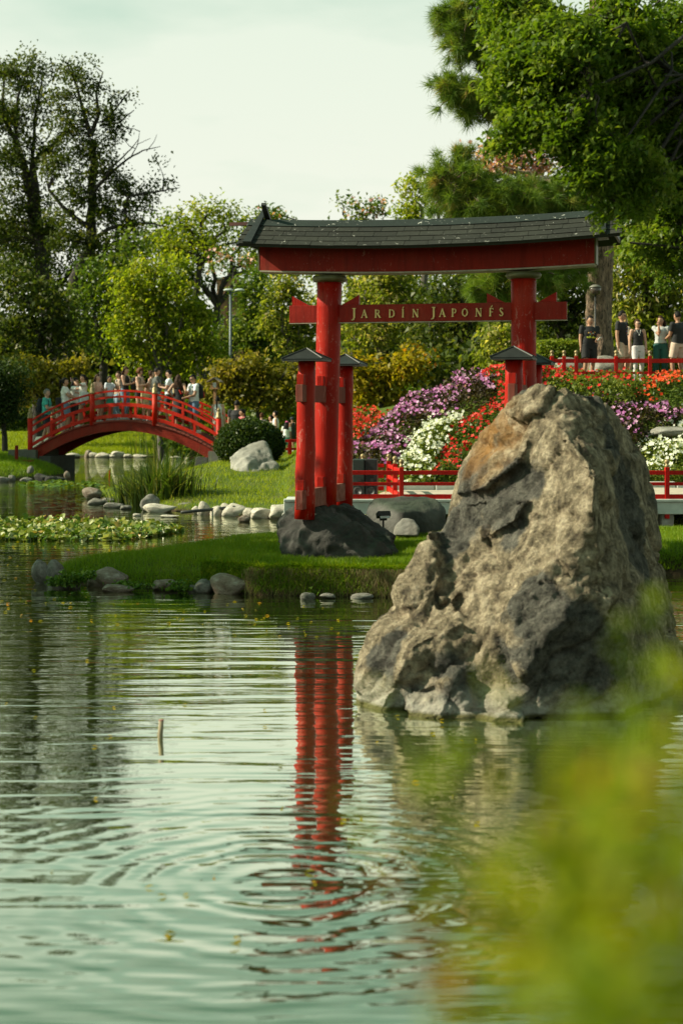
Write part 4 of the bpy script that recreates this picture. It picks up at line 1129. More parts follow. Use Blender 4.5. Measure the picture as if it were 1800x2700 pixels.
# ------------------------------------------------------------------ arched bridge
BO = Vector((-7.08, 54.0, 0.0)); BA = -R(17)
BL = 3.36                   # half span
def deck_z(x): return 1.79 - 0.098 * x * x * 0.93
def bridge():
    root = empty('arched_bridge', 'red arched wooden footbridge with brass post caps crowded with visitors', 'bridge', (BO.x, BO.y, 0.0), BA)
    Wd = 1.7
    def arc(name, y0, y1, ztop, zbot, mat, parent, xa=-BL, xb=BL, n=22):
        vs = []; fs = []
        for x in np.linspace(xa, xb, n):
            vs += [(x, y0, zbot(x)), (x, y1, zbot(x)), (x, y1, ztop(x)), (x, y0, ztop(x))]
        for i in range(n - 1):
            for k in range(4): fs.append((i * 4 + k, i * 4 + (k + 1) % 4, i * 4 + 4 + (k + 1) % 4, i * 4 + 4 + k))
        fs.append((3, 2, 1, 0)); m_ = (n - 1) * 4; fs.append((m_, m_ + 1, m_ + 2, m_ + 3))
        return MB().add(vs, fs).build(name, mat, parent, False)
    for y in (0.10, Wd - 0.10):
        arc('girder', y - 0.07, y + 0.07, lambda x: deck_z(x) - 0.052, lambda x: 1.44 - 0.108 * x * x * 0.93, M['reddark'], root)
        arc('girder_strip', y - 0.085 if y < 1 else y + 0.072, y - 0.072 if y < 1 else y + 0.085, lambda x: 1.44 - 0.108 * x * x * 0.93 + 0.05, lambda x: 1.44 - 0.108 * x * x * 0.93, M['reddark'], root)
    n = 46
    pm = MB().box((0, 0, 0), (2 * BL / n * 0.93, Wd + 0.06, 0.05)).mesh('plank')
    pm.materials.append(M['redwood'])
    for i in range(n):
        x = -BL + (i + 0.5) * 2 * BL / n
        o = bpy.data.objects.new('plank', pm); COL.objects.link(o); o.parent = root
        o.location = (x, Wd / 2, deck_z(x) - 0.025 + ((i * 7) % 3) * 0.003); o.rotation_euler = (0, math.atan(2 * 0.098 * 0.93 * x), 0)
    up = {'top': (0.99, 0.045), 'mid': (0.80, 0.05)}
    for y in (0.03, Wd - 0.03):
        rail = empty('railing', 'sunlit front railing' if y < 1 else 'far side railing', None, (0, 0, 0)); rail.parent = root
        zz = lambda x, h: deck_z(x) + h
        arc('top_rail', y - 0.035, y + 0.035, lambda x: zz(x, 0.975), lambda x: zz(x, 0.915), M['redbridge'], rail, -BL, BL)
        arc('second_rail', y - 0.03, y + 0.03, lambda x: zz(x, 0.785), lambda x: zz(x, 0.72), M['redbridge'], rail, -BL, BL)
        arc('middle_board', y - 0.03, y + 0.03, lambda x: zz(x, 0.555), lambda x: zz(x, 0.44), M['redbridge'], rail, -BL, BL)
        arc('lower_board', y - 0.03, y + 0.03, lambda x: zz(x, 0.195), lambda x: zz(x, 0.08), M['redbridge'], rail, -BL, BL)
        for k, x in enumerate((-3.32, -1.08, 1.12, 3.32)):
            z0 = deck_z(x) - 0.08; z1 = deck_z(x) + 0.95
            if k in (0, 3): z0 -= 0.45; z1 += 0.10
            MB().tube([(x, y, z0), (x, y, z1)], 0.085, 14).build('post', M['redbridge'], rail, True)
            MB().lathe([(0.088, z1), (0.092, z1 + 0.05), (0.080, z1 + 0.06), (0.082, z1 + 0.17), (0.06, z1 + 0.20), (0.035, z1 + 0.22), (0.06, z1 + 0.25), (0.05, z1 + 0.29), (0.008, z1 + 0.36)], 14, (x, y, 0)).build('brass_cap', M['gold'], rail, True)
        for x in (-2.55, -1.75, -0.45, 0.0, 0.45, 1.75, 2.5):
            MB().box((x, y, deck_z(x) + 0.31), (0.09, 0.05, 0.25)).build('baluster', M['redbridge'], rail)
        for x in (-2.15, 0.08, 2.1):
            MB().box((x, y, deck_z(x) + 0.637), (0.09, 0.05, 0.17)).build('baluster', M['redbridge'], rail)
            MB().box((x, y, deck_z(x) + 0.85), (0.07, 0.045, 0.135)).build('baluster', M['redbridge'], rail)
    for x, s in ((-2.75, -1), (2.75, 1)):
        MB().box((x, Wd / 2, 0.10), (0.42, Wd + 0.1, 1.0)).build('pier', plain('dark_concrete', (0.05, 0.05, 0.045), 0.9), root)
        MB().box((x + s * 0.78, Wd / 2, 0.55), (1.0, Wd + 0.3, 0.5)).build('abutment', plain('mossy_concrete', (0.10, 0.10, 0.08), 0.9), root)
bridge()

# ------------------------------------------------------------------ boardwalk, path, railings
def boardwalk():
    x0, x1 = -0.9, 14.0
    r = empty('boardwalk', 'pale concrete boardwalk slab on stubby columns beside the water', 'boardwalk', (5, 26.5, 0.0))
    def b(c, d, nm, m): 
        return MB().box((c[0] - 5, c[1] - 26.5, c[2]), d).build(nm, m, r, bevel=0.01)
    b(((x0 + x1) / 2, 26.9, 0.52), (x1 - x0, 1.7, 0.19), 'slab', M['concrete'])
    b(((x0 + x1) / 2, 26.10, 0.640), (x1 - x0, 0.16, 0.045), 'kerb', M['concrete'])
    for px in (760, 1100, 1430, 1755, 2080):
        p = PX(px, 1400, 26.3)
        b((p.x, 26.32, 0.14), (0.19, 0.30, 0.57), 'column', stonemat('stained_column', (0.24, 0.20, 0.17), (0.50, 0.52, 0.48), (0.20, 0.09, 0.06), 2.5, bmp=0.2))
        b((p.x, 27.5, 0.14), (0.19, 0.30, 0.57), 'column', M['concrete'])
boardwalk()
def sheet(name, pts, z, mat, label):
    vs = []; n = 24
    # follow the ground 12 mm above it
    (ax, ay), (bx, by), (cx_, cy), (dx, dy) = pts
    V = []
    for j in range(n + 1):
        for i in range(n * 2 + 1):
            u = i / (n * 2); v = j / n
            x = (ax * (1 - u) + bx * u) * (1 - v) + (dx * (1 - u) + cx_ * u) * v
            y = (ay * (1 - u) + by * u) * (1 - v) + (dy * (1 - u) + cy * u) * v
            V.append((x, y))
    V = np.array(V); Zs = HZ(V[:, 0], V[:, 1]) + z
    m_ = n * 2 + 1
    F = [[j * m_ + i, j * m_ + i + 1, (j + 1) * m_ + i + 1, (j + 1) * m_ + i] for j in range(n) for i in range(m_ - 1)]
    o = link(name, np_mesh(name, np.column_stack([V, Zs]), F, smooth=True), mat)
    return tag(o, label, kind='structure')
sheet('path', [(0.35, 27.8), (14, 27.8), (14, 30.0), (0.9, 30.0)], 0.035, M['path'], 'pale sandy path between the red railing and the flower bank')
def kerb():
    mb = MB()
    for x in np.arange(0.75, 13, 0.62):
        mb.box((x, 30.12 + 0.02 * math.sin(x * 9), HZ1(x, 30.12) + 0.03), (0.6, 0.16, 0.22))
    tag(mb.build('kerb', M['concrete'], bevel=0.02), 'low pale kerb under the flower bank', kind='structure')
kerb()

def railing(name, label, A, B_, posts, zs, finial, pr=0.03, intermediates=(), mat='redrail', cat='railing', group=None):
    """A, B_: ends (x, y); posts: fractions; zs: list of (z0, z1) world heights of the rails"""
    A = Vector((A[0], A[1], 0)); B_ = Vector((B_[0], B_[1], 0)); d = B_ - A; L_ = d.length
    ang = math.atan2(d.y, d.x)
    zb = min(z for z, _ in zs) - 0.25
    r = empty(name, label, cat, (A.x, A.y, zb), ang, group)
    for z0, z1 in zs:
        MB().box((L_ / 2, 0, (z0 + z1) / 2 - zb), (L_, 0.05, z1 - z0)).build('rail', M[mat], r, bevel=0.005)
    for f in posts:
        top = zs[0][1] + (0.05 if finial else 0.0) - zb
        MB().box((L_ * f, 0.0, top / 2 - 0.02), (pr * 2, pr * 2 + 0.012, top + 0.04)).build('post', M[mat], r, bevel=0.005)
        if finial:
            MB().lathe([(0.034, top), (0.036, top + 0.035), (0.022, top + 0.045), (0.03, top + 0.06)], 10, (L_ * f, 0, 0)).ball((L_ * f, 0, top + 0.09), 0.042, 12, 8).build('finial', M['gold'], r, True)
    return r
pA = PX(800, 1245, 26.1); pB = PX(2150, 1245, 26.1)
fr = lambda px: (px - 800) / 1350
ZR = [(1.040, 1.105), (0.872, 0.925), (0.645, 0.735)]
railing('red_railing', 'long red railing along the front of the boardwalk', (pA.x, pA.y), (pB.x, pB.y), [fr(880), fr(1058), fr(1290), fr(1522), fr(1757), fr(1990)], ZR, True, 0.034)
q0 = PX(1060, 1245, 26.2); q1 = PX(1024, 1230, 29.4)
railing('red_railing', 'short red side railing running back from the gap by the speakers', (q0.x, q0.y), (q1.x, q1.y), [0.5, 0.98], [(1.05, 1.11), (0.86, 0.92), (0.64, 0.72)], True, 0.034)
q0 = PX(900, 1245, 29.4)
railing('red_railing', 'red railing on the far side of the boardwalk behind the speakers', (q0.x, q0.y), (q1.x - 0.08, q1.y), [0.1, 0.5], [(1.05, 1.11), (0.86, 0.92), (0.64, 0.72)], True, 0.034)
# terrace fence on top of the flower bank
t0 = PX(1452, 950, 35.0); t1 = PX(2050, 950, 35.0); zt_ = lambda py: CAMZ + (HOR - py) / FP * 35.0
ft = lambda px: (px - 1452) / 598
railing('red_railing', 'red terrace fence in front of the five standing visitors', (t0.x, t0.y), (t1.x, t1.y), [ft(1454), ft(1486), ft(1518), ft(1623), ft(1712), ft(1830)], [(zt_(957), zt_(946)), (zt_(987), zt_(980))], True, 0.036)
# bit of red fence behind the bush
f0 = PX(752, 1160, 47.0); f1 = PX(960, 1160, 47.0); zz_ = lambda py: CAMZ + (HOR - py) / FP * 47.0
railing('red_railing', 'short red fence behind the left gate post and the pink cap', (f0.x, f0.y), (f1.x, f1.y), [0.06, 0.35, 0.65], [(zz_(1166), zz_(1158)), (zz_(1187), zz_(1181))], False, 0.05)

def speakers():
    for px, lab, dk in ((946, 'dark green loudspeaker cabinet, left of the pair behind the railing', (0.02, 0.035, 0.028)), (979, 'black loudspeaker cabinet, right of the pair behind the railing', (0.012, 0.012, 0.013))):
        p = PX(px, 1300, 26.75)
        r = empty('loudspeaker', lab, 'loudspeaker', (p.x, p.y, 0.64), R(-6), 'loudspeakers on the boardwalk')
        MB().box((0, 0, 0.32), (0.192, 0.24, 0.62)).build('cabinet', plain('cabinet_' + str(px), dk, 0.6), r, bevel=0.012)
        MB().box((0, -0.123, 0.40), (0.165, 0.006, 0.40)).build('grille', plain('grille_' + str(px), tuple(x * 0.6 for x in dk), 0.8), r)
        MB().box((0.02, -0.129, 0.30), (0.05, 0.006, 0.05)).build('badge', M['black'], r)
        c = MB(); c.lathe([(0.075, 0), (0.07, 0.006), (0.03, -0.012), (0.012, -0.002)], 18)
        o = c.build('cone', plain('cone_' + str(px), (0.03, 0.032, 0.032), 0.5), r, True); o.rotation_euler = (R(90), 0, 0); o.location = (-0.0, -0.127, 0.12)
speakers()
# ------------------------------------------------------------------ trees beyond the bridge
GT = 'trees round the pond'
make_tree('tall_tree', 'tallest dark tree at the left edge, twin stems leaning apart under an airy crown', 88, 172,
    [(40, 190, 95, 62), (110, 175, 50, 40), (15, 300, 90, 90), (90, 280, 75, 70), (120, 390, 70, 55), (20, 430, 90, 90), (70, 530, 75, 70), (10, 600, 80, 80), (120, 600, 60, 60), (60, 690, 80, 50)],
    'dark', 'bark', seed=1, ls=0.21, per=38, clump=0.62, dens=1.05, trunk_r=0.5, group=None, bare=0.12,
    limbs=[[(172, 1000, 24), (150, 880, 22), (128, 760, 21), (108, 690, 19)], [(108, 690, 14), (88, 600, 12), (72, 480, 11), (40, 370, 9), (5, 300, 6)], [(108, 690, 14), (100, 560, 12), (82, 430, 10), (120, 395, 7), (165, 360, 5), (190, 300, 3)],
           [(40, 370, 6), (50, 260, 4), (80, 180, 2)], [(82, 430, 6), (90, 300, 4), (110, 200, 2)], [(5, 300, 5), (10, 200, 3), (40, 150, 1.5)], [(150, 880, 9), (90, 800, 6), (40, 780, 4)]])
make_tree('tall_tree', 'second tall dark tree with bare twiggy branches reaching right over the bridge', 86, 178,
    [(200, 195, 62, 45), (235, 230, 55, 45), (170, 250, 45, 40), (255, 300, 75, 52), (185, 330, 70, 55), (310, 260, 32, 22), (300, 340, 40, 40), (235, 400, 70, 55), (165, 430, 60, 60), (285, 450, 55, 50), (210, 500, 70, 60),
     (330, 500, 60, 55), (385, 530, 48, 40), (430, 490, 30, 22), (290, 560, 70, 55), (180, 600, 60, 60), (330, 600, 60, 50), (415, 430, 26, 18), (250, 650, 70, 50)],
    'dark', 'bark', seed=2, ls=0.20, per=37, clump=0.55, dens=1.0, trunk_r=0.45, bare=0.16,
    limbs=[[(178, 1000, 22), (182, 880, 20), (190, 760, 19), (215, 700, 17), (236, 640, 15), (240, 520, 13), (238, 400, 11), (240, 360, 9)], [(240, 360, 7), (220, 290, 5), (200, 220, 3), (180, 170, 1.5)], [(240, 360, 7), (262, 300, 5), (255, 240, 3.5), (272, 190, 1.5)],
           [(240, 510, 6), (290, 460, 4), (340, 415, 2.6), (385, 398, 1.8), (425, 388, 0.8)], [(240, 520, 5), (300, 445, 3), (345, 405, 1.8), (372, 372, 0.8)], [(340, 415, 1.6), (360, 380, 1.2), (368, 345, 0.6)], [(385, 398, 1.2), (405, 372, 0.9), (412, 350, 0.5)], [(360, 380, 1), (395, 362, 0.6)], [(330, 560, 5), (342, 520, 4), (400, 512, 3), (440, 505, 2), (478, 500, 0.8)], [(342, 650, 5), (338, 580, 5), (330, 540, 4)],
           [(430, 505, 3), (432, 470, 2), (470, 480, 1)], [(265, 320, 4), (300, 290, 3), (345, 240, 1.2)], [(262, 330, 4), (310, 320, 3), (350, 285, 1.2)], [(236, 600, 8), (180, 560, 6), (130, 500, 4)], [(232, 640, 7), (300, 600, 5), (380, 590, 3), (440, 600, 2)]])
make_tree('shade_tree', 'dark green drooping tree under the tallest tree, behind the left bridge end', 80, 100,
    [(40, 760, 90, 70), (120, 800, 90, 80), (40, 880, 90, 70), (160, 900, 80, 60), (90, 960, 90, 50)], 'dark', 'bark', group=GT, seed=3, ls=0.26, per=52, clump=0.8, dens=1.0, trunk_r=0.3, droop=1.0)
make_tree('shade_tree', 'dark leafy tree standing between the second tall tree and the yellow-green tree', 84, 262,
    [(240, 760, 70, 70), (300, 700, 70, 60), (250, 860, 80, 80), (320, 820, 60, 80), (290, 930, 80, 50), (360, 660, 50, 50)], 'mid', 'bark', group=GT, seed=4, ls=0.25, per=50, clump=0.8, dens=0.9, trunk_r=0.3, droop=0.9)
make_tree('tree', 'sunlit yellow-green tree rising straight behind the bridge visitors', 72, 428,
    [(400, 705, 50, 52), (445, 740, 50, 48), (355, 780, 60, 50), (400, 810, 70, 60), (490, 790, 52, 62), (520, 840, 50, 40), (420, 890, 85, 60), (505, 900, 66, 60), (325, 860, 42, 60), (350, 920, 50, 50), (450, 960, 90, 45), (550, 930, 40, 50), (330, 740, 24, 26), (470, 690, 24, 24)], 'bright', 'barkg', group=GT, seed=5, ls=0.20, per=58, clump=0.62, dens=1.05, trunk_r=0.16, droop=0.9)
make_tree('tree', 'feathery green tree behind the yellow-green one, its top touching the sky', 92, 520,
    [(470, 585, 62, 42), (545, 560, 50, 36), (610, 590, 70, 52), (520, 640, 95, 60), (640, 640, 70, 60), (450, 660, 70, 50)], 'bright', 'bark', group=GT, seed=6, ls=0.24, per=46, clump=0.75, dens=0.72, trunk_r=0.25)
make_tree('crape_myrtle', 'flowering tree with pink clusters under the left end of the gate roof', 84, 615,
    [(600, 680, 52, 34), (655, 690, 40, 40)], 'mid', 'bark', group=None, seed=7, ls=0.2, per=34, clump=0.6, dens=0.7, trunk_r=0.14, blossom=0.5)
make_tree('tree', 'dense dark green tree right of the street lamp', 80, 668,
    [(668, 770, 62, 70), (700, 850, 70, 70), (650, 880, 60, 70), (690, 920, 70, 50), (580, 900, 30, 60)], 'mid', 'bark', group=GT, seed=8, ls=0.20, per=60, clump=0.62, dens=1.1, trunk_r=0.25)
make_tree('tree', 'pale speckled tree seen left of the tall left gate pillar', 70, 770,
    [(765, 760, 70, 62), (735, 840, 55, 60), (800, 850, 65, 62), (725, 790, 40, 40), (780, 910, 70, 40)], 'speck', 'barkg', group=GT, seed=9, ls=0.19, per=58, clump=0.6, dens=1.0, trunk_r=0.15, droop=0.9)
make_tree('low_tree', 'broad low olive-yellow tree behind the wooden lantern and the round bush', 60, 690,
    [(610, 985, 75, 45), (690, 985, 80, 52), (775, 985, 60, 52), (560, 1030, 50, 42), (640, 1040, 70, 42), (730, 1050, 80, 45)], 'olive', 'bark', group='low autumn-tinted trees behind the lawn', seed=10, ls=0.19, per=60, clump=0.5, dens=1.15, trunk_r=0.13, droop=0.7)
make_tree('low_tree', 'low golden tree between the left gate legs and the flower bank', 52, 1010,
    [(985, 985, 62, 45), (1045, 985, 60, 48), (950, 1030, 40, 42), (1010, 1040, 70, 35), (930, 975, 40, 40), (1090, 960, 40, 40)], 'yellow', 'bark', group='low autumn-tinted trees behind the lawn', seed=11, ls=0.18, per=58, clump=0.45, dens=1.15, trunk_r=0.12, droop=0.7)
make_tree('low_tree', 'olive-brown low tree behind the man in the teal shirt', 68, 150,
    [(130, 985, 62, 45), (195, 985, 48, 40), (85, 975, 42, 35), (150, 1040, 80, 50), (60, 1030, 40, 40)], 'olive', 'bark', group='low autumn-tinted trees behind the lawn', seed=12, ls=0.19, per=56, clump=0.5, dens=1.1, trunk_r=0.12, droop=0.8)
make_tree('crape_myrtle', 'small treetop with pink blossom poking above the middle of the gate roof', 82, 935,
    [(898, 540, 46, 24), (950, 572, 55, 22), (1000, 552, 45, 26), (930, 620, 90, 40), (730, 570, 22, 14)], 'mid', 'bark', seed=13, ls=0.22, per=30, clump=0.55, dens=0.75, trunk_r=0.16, blossom=0.35)
make_tree('tree', 'pale green tree rising over the gate roof left of the pines', 66, 1130,
    [(1090, 500, 52, 42), (1150, 480, 50, 42), (1185, 530, 62, 52), (1085, 560, 62, 40), (1140, 620, 90, 50)], 'bright', 'barkg', group=GT, seed=14, ls=0.19, per=50, clump=0.55, dens=0.9, trunk_r=0.2, droop=0.8)
make_tree('tree', 'speckled light-leaved tree framed by the gate below the word on the left', 64, 1000,
    [(965, 790, 70, 70), (1060, 790, 72, 70), (950, 880, 60, 60), (1045, 880, 72, 60), (1000, 720, 90, 50)], 'speck', 'barkg', group=GT, seed=15, ls=0.18, per=58, clump=0.55, dens=1.05, trunk_r=0.18, droop=1.0)
make_tree('tree', 'shaded olive tree framed by the gate in front of the right pillar', 58, 1235,
    [(1160, 820, 80, 70), (1260, 800, 80, 70), (1180, 910, 90, 60), (1290, 890, 70, 62), (1330, 820, 50, 70), (1120, 940, 40, 40), (1220, 740, 90, 40)], 'dark', 'bark', group=GT, seed=16, ls=0.20, per=60, clump=0.6, dens=1.0, trunk_r=0.18, droop=1.1)
make_tree('tree', 'weeping speckled tree just left of the right gate pillar, over the red flowers', 50, 1330,
    [(1320, 890, 48, 55), (1350, 940, 48, 40), (1290, 930, 40, 35)], 'speck', 'bark', group=GT, seed=17, ls=0.17, per=54, clump=0.45, dens=1.0, trunk_r=0.1, droop=1.3)
make_tree('silk_floss_tree', 'bare-branched tree hazed with pink blossom above the pines on the right', 76, 1370,
    [(1310, 400, 75, 36), (1390, 385, 70, 40), (1250, 432, 52, 28), (1430, 430, 70, 44), (1340, 445, 90, 34), (1750, 480, 60, 50)], 'speck', 'barkg', seed=18, ls=0.2, per=4, clump=0.5, dens=1.5, trunk_r=0.3, blossom=1.0)
make_tree('tree', 'tree hung with long drooping leaves behind the terrace visitors', 48, 1690,
    [(1640, 760, 60, 110), (1720, 720, 100, 100), (1790, 800, 60, 100), (1680, 850, 90, 70), (1770, 890, 70, 60), (1640, 660, 60, 60), (1740, 620, 100, 70)], 'speck', 'bark', group=GT, seed=19, ls=0.20, per=64, clump=0.5, dens=0.95, trunk_r=0.2, droop=1.5, asp=0.34)
make_tree('tree', 'dark drooping tree filling the space between the right gate pillar and the pine trunk', 50, 1470,
    [(1470, 740, 70, 70), (1500, 830, 70, 70), (1430, 860, 40, 60), (1560, 780, 60, 90), (1440, 660, 80, 60), (1560, 680, 60, 60)], 'dark', 'bark', group=GT, seed=20, ls=0.20, per=60, clump=0.5, dens=1.0, trunk_r=0.18, droop=1.4, asp=0.4)
make_tree('dark_shrub', 'very dark clipped shrub at the left edge beside the bridge post', 58, 14,
    [(8, 1000, 62, 70), (20, 1070, 52, 60), (-30, 1040, 70, 90)], 'bush', 'bark', cat='shrub', seed=21, ls=0.12, per=110, clump=0.42, dens=1.5, trunk_r=0.12)

make_tree('shade_tree', 'tall dark tree filling the gap between the two tallest stems', 98, 120,
    [(120, 620, 120, 90), (60, 720, 110, 80), (220, 700, 100, 90), (10, 640, 80, 90), (330, 640, 80, 70), (200, 800, 140, 80)], 'dark', 'bark', group=GT, seed=51, ls=0.28, per=44, clump=0.9, dens=0.95, trunk_r=0.3, droop=0.8)
make_tree('tree', 'green tree behind the feathery one, closing the gap left of the gate roof', 100, 560,
    [(440, 640, 90, 70), (530, 625, 70, 60), (680, 610, 60, 60), (490, 740, 80, 80), (690, 730, 50, 70), (720, 640, 60, 70)], 'mid', 'bark', group=GT, seed=52, ls=0.28, per=46, clump=0.85, dens=0.95, trunk_r=0.3)
make_tree('tree', 'yellow-green tree seen through the gate between the pillars, behind the speckled ones', 80, 1120,
    [(900, 700, 90, 70), (1040, 690, 90, 70), (1180, 680, 90, 70), (1320, 690, 90, 70), (980, 800, 100, 90), (1120, 820, 100, 90), (1260, 820, 100, 90), (850, 820, 70, 90)], 'bright', 'bark', group=GT, seed=53, ls=0.24, per=48, clump=0.75, dens=0.9, trunk_r=0.25)
def belt(name, label, Y0, Y1, x0, x1, z0, z1, n, leaf, ls, clump, per, seed):
    rng = np.random.default_rng(seed)
    X = rng.uniform(x0, x1, n); Y = rng.uniform(Y0, Y1, n)
    top = z1 * (0.78 + 0.22 * np.sin(X * 0.55 + seed) * np.cos(X * 0.23))
    Z = z0 + (top - z0) * rng.random(n) ** 0.8
    C = np.stack([X, Y, Z], -1)
    per = int(per * 0.8)
    P = np.repeat(C, per, 0) + rng.normal(size=(n * per, 3)) * clump
    V, F, var = leaves(P, ls * 1.08, rng, 0.6, 0.6, 0.6)
    o = link(name, np_mesh(name, V, F, var), LEAF[leaf])
    return tag(o, label, kind='stuff')
belt('distant_woods', 'dark mass of far woodland behind all the trees', 108, 124, -75, 60, 0.5, 10.5, 2000, 'dark', 0.75, 0.9, 44, 31)
belt('undergrowth', 'low dark shrubs along the back of the far lawn', 95, 101, -28, 20, 0.8, 4.0, 620, 'mid', 0.34, 0.45, 44, 32)
belt('undergrowth', 'shrubs behind the lawn and the far visitors', 66, 70, -7, 6, 0.9, 3.2, 330, 'mid', 0.24, 0.35, 44, 33)
belt('undergrowth', 'dark shrubs along the back of the terrace', 52, 55, 3, 16, 2.5, 6.0, 420, 'dark', 0.22, 0.35, 44, 34)

# pine: stout trunk by the terrace, needle tufts on long limbs over the gate roof
def pine():
    rng = np.random.default_rng(44)
    Y = 41.0; k = Y / FP
    b = PX(1578, HOR, Y); bz = HZ1(b.x, Y) - 0.1
    base = np.array([b.x, Y, bz])
    root = empty('pine_tree', 'stout pine with flaking bark behind the terrace and needle-tufted limbs over the gate roof', 'pine tree', tuple(base))
    def pl(pts, dy=0.0):
        q = np.array([np.array(PX(a, c, Y + d)) for a, c, r, d in pts]); rad = np.array([r * k for a, c, r, d in pts])
        tt = np.linspace(0, len(pts) - 1, len(pts) * 5)
        P = np.stack([np.interp(tt, np.arange(len(pts)), q[:, i]) for i in range(3)], -1)
        return P, np.interp(tt, np.arange(len(pts)), rad)
    P, r = pl([(1576, 960, 40, 0), (1578, 860, 34, 0), (1580, 740, 32, 0), (1584, 640, 31, 0), (1592, 520, 29, 0), (1600, 380, 27, 0.2), (1590, 200, 23, 0.3), (1570, 0, 18, 0.3), (1560, -200, 12, 0.3)])
    P[0, 2] = bz; P[:, 0] += rng.normal(size=len(P)) * 0.015
    V, F = tubes_np([(P, r)], 40)
    co = V.copy()
    for i, q in enumerate(V):                       # bark plates
        n_ = (ridged(Vector((q[0] * 5, q[1] * 5, q[2] * 1.6))) - 1.1) * 0.055
        a = np.array([q[0] - np.interp(q[2], P[:, 2], P[:, 0]), q[1] - Y, 0]); co[i] = q + a / max(np.linalg.norm(a), 1e-6) * n_
    link('trunk', np_mesh('trunk', co - base, F, smooth=True), M['barkp'], root)
    limbs = [[(1592, 560, 16, 0), (1500, 560, 11, -.8), (1400, 500, 9, -1.4), (1300, 490, 6, -1.6), (1180, 470, 3, -1.6)], [(1590, 560, 12, 0), (1500, 520, 9, 1), (1420, 470, 6, 1.4), (1330, 440, 3, 1.4)],
             [(1500, 560, 7, -.8), (1400, 570, 5, -1.2), (1280, 560, 3, -1.4)], [(1584, 640, 10, 0), (1500, 690, 7, -1), (1400, 720, 5, -1.4), (1320, 740, 3, -1.5)],
             [(1595, 180, 16, 0), (1480, 160, 12, -1), (1380, 180, 9, -1.6), (1280, 210, 7, -1.8), (1200, 240, 4, -1.8)], [(1590, 100, 14, 0), (1450, 60, 10, -1), (1320, 50, 7, -1.6), (1210, 30, 3, -1.6)],
             [(1380, 180, 6, -1.6), (1300, 120, 5, -1.8), (1210, 110, 3, -1.8)], [(1280, 210, 4, -1.8), (1240, 260, 3, -1.8), (1235, 295, 2, -1.8)], [(1480, 160, 8, -1), (1400, 260, 5, -1.5), (1340, 280, 3, -1.6)]]
    paths = [pl(l) for l in limbs]
    for P_, r_ in paths: P_[1:-1] += rng.normal(size=(len(P_) - 2, 3)) * 0.05
    sk = np.concatenate([p for p, _ in paths])
    areas = [(1190, 40, 45, 45, 26, -1.6), (1270, 60, 60, 60, 34, -1.6), (1215, 120, 45, 35, 20, -1.8), (1300, 150, 60, 60, 30, -1.7), (1200, 235, 46, 34, 34, -1.8), (1265, 255, 60, 30, 34, -1.8), (1236, 298, 18, 14, 6, -1.8), (1340, 250, 50, 60, 26, -1.6), (1310, 290, 40, 20, 14, -1.6), (1400, 120, 80, 80, 30, -1),
             (1170, 480, 45, 45, 22, -1.6), (1245, 490, 55, 45, 34, -1.6), (1330, 515, 70, 36, 44, -1.5), (1420, 520, 80, 36, 56, -1.2), (1520, 520, 60, 46, 40, -.5), (1250, 545, 80, 35, 48, -1.4), (1370, 555, 90, 32, 60, -1.2), (1490, 570, 80, 32, 48, -.8), (1215, 415, 20, 30, 10, -1.6),
             (1320, 735, 55, 45, 40, -1.5), (1400, 715, 60, 45, 40, -1.4), (1280, 770, 36, 40, 22, -1.5), (1480, 700, 60, 40, 26, -1)]
    T = []
    for px, py, rx, ry, n, dy in areas:
        for _ in range(int(n * 2.0)):
            a = rng.normal(size=3) * 0.55
            T.append(np.array(PX(px + a[0] * rx, py + a[2] * ry, Y + dy)) + np.array([0, a[1] * rx * k * 0.9, 0]))
    T = np.array(T)
    out = []
    for c in T:
        j = np.argmin(np.linalg.norm(sk - c, axis=1)); a = sk[j]; L_ = np.linalg.norm(c - a)
        if L_ > 0.08: paths.append((bez(a, c, -0.05, rng, 4, 0.06), np.linspace(0.018, 0.008, 4)))
        out.append((c - a) / max(L_, 1e-6))
    V, F = tubes_np(paths, 6)
    link('limbs', np_mesh('limbs', V - base, F, smooth=True), M['barkp'], root)
    out = np.array(out) + np.array([0, 0, 0.35])
    per = 90
    C = np.repeat(T, per, 0); O = np.repeat(unit(out), per, 0)
    d = unit(rng.normal(size=C.shape) * 0.62 + O * 0.75)
    s = unit(np.cross(d, rng.normal(size=d.shape))) * 0.008
    L_ = rng.uniform(0.20, 0.38, size=(len(C), 1))
    C = C + rng.normal(size=C.shape) * 0.04
    tip = C + d * L_ + np.array([0, 0, -1]) * L_ * 0.18
    V = np.stack([C - s, C + s, tip], 1).reshape(-1, 3)
    var = np.clip(np.repeat(rng.beta(2, 3, len(T)), per) + rng.normal(size=len(C)) * 0.12, 0, 1)
    link('needles', np_mesh('needles', V - base, np.arange(len(V)).reshape(-1, 3), var), LEAF['needle'], root)
pine()

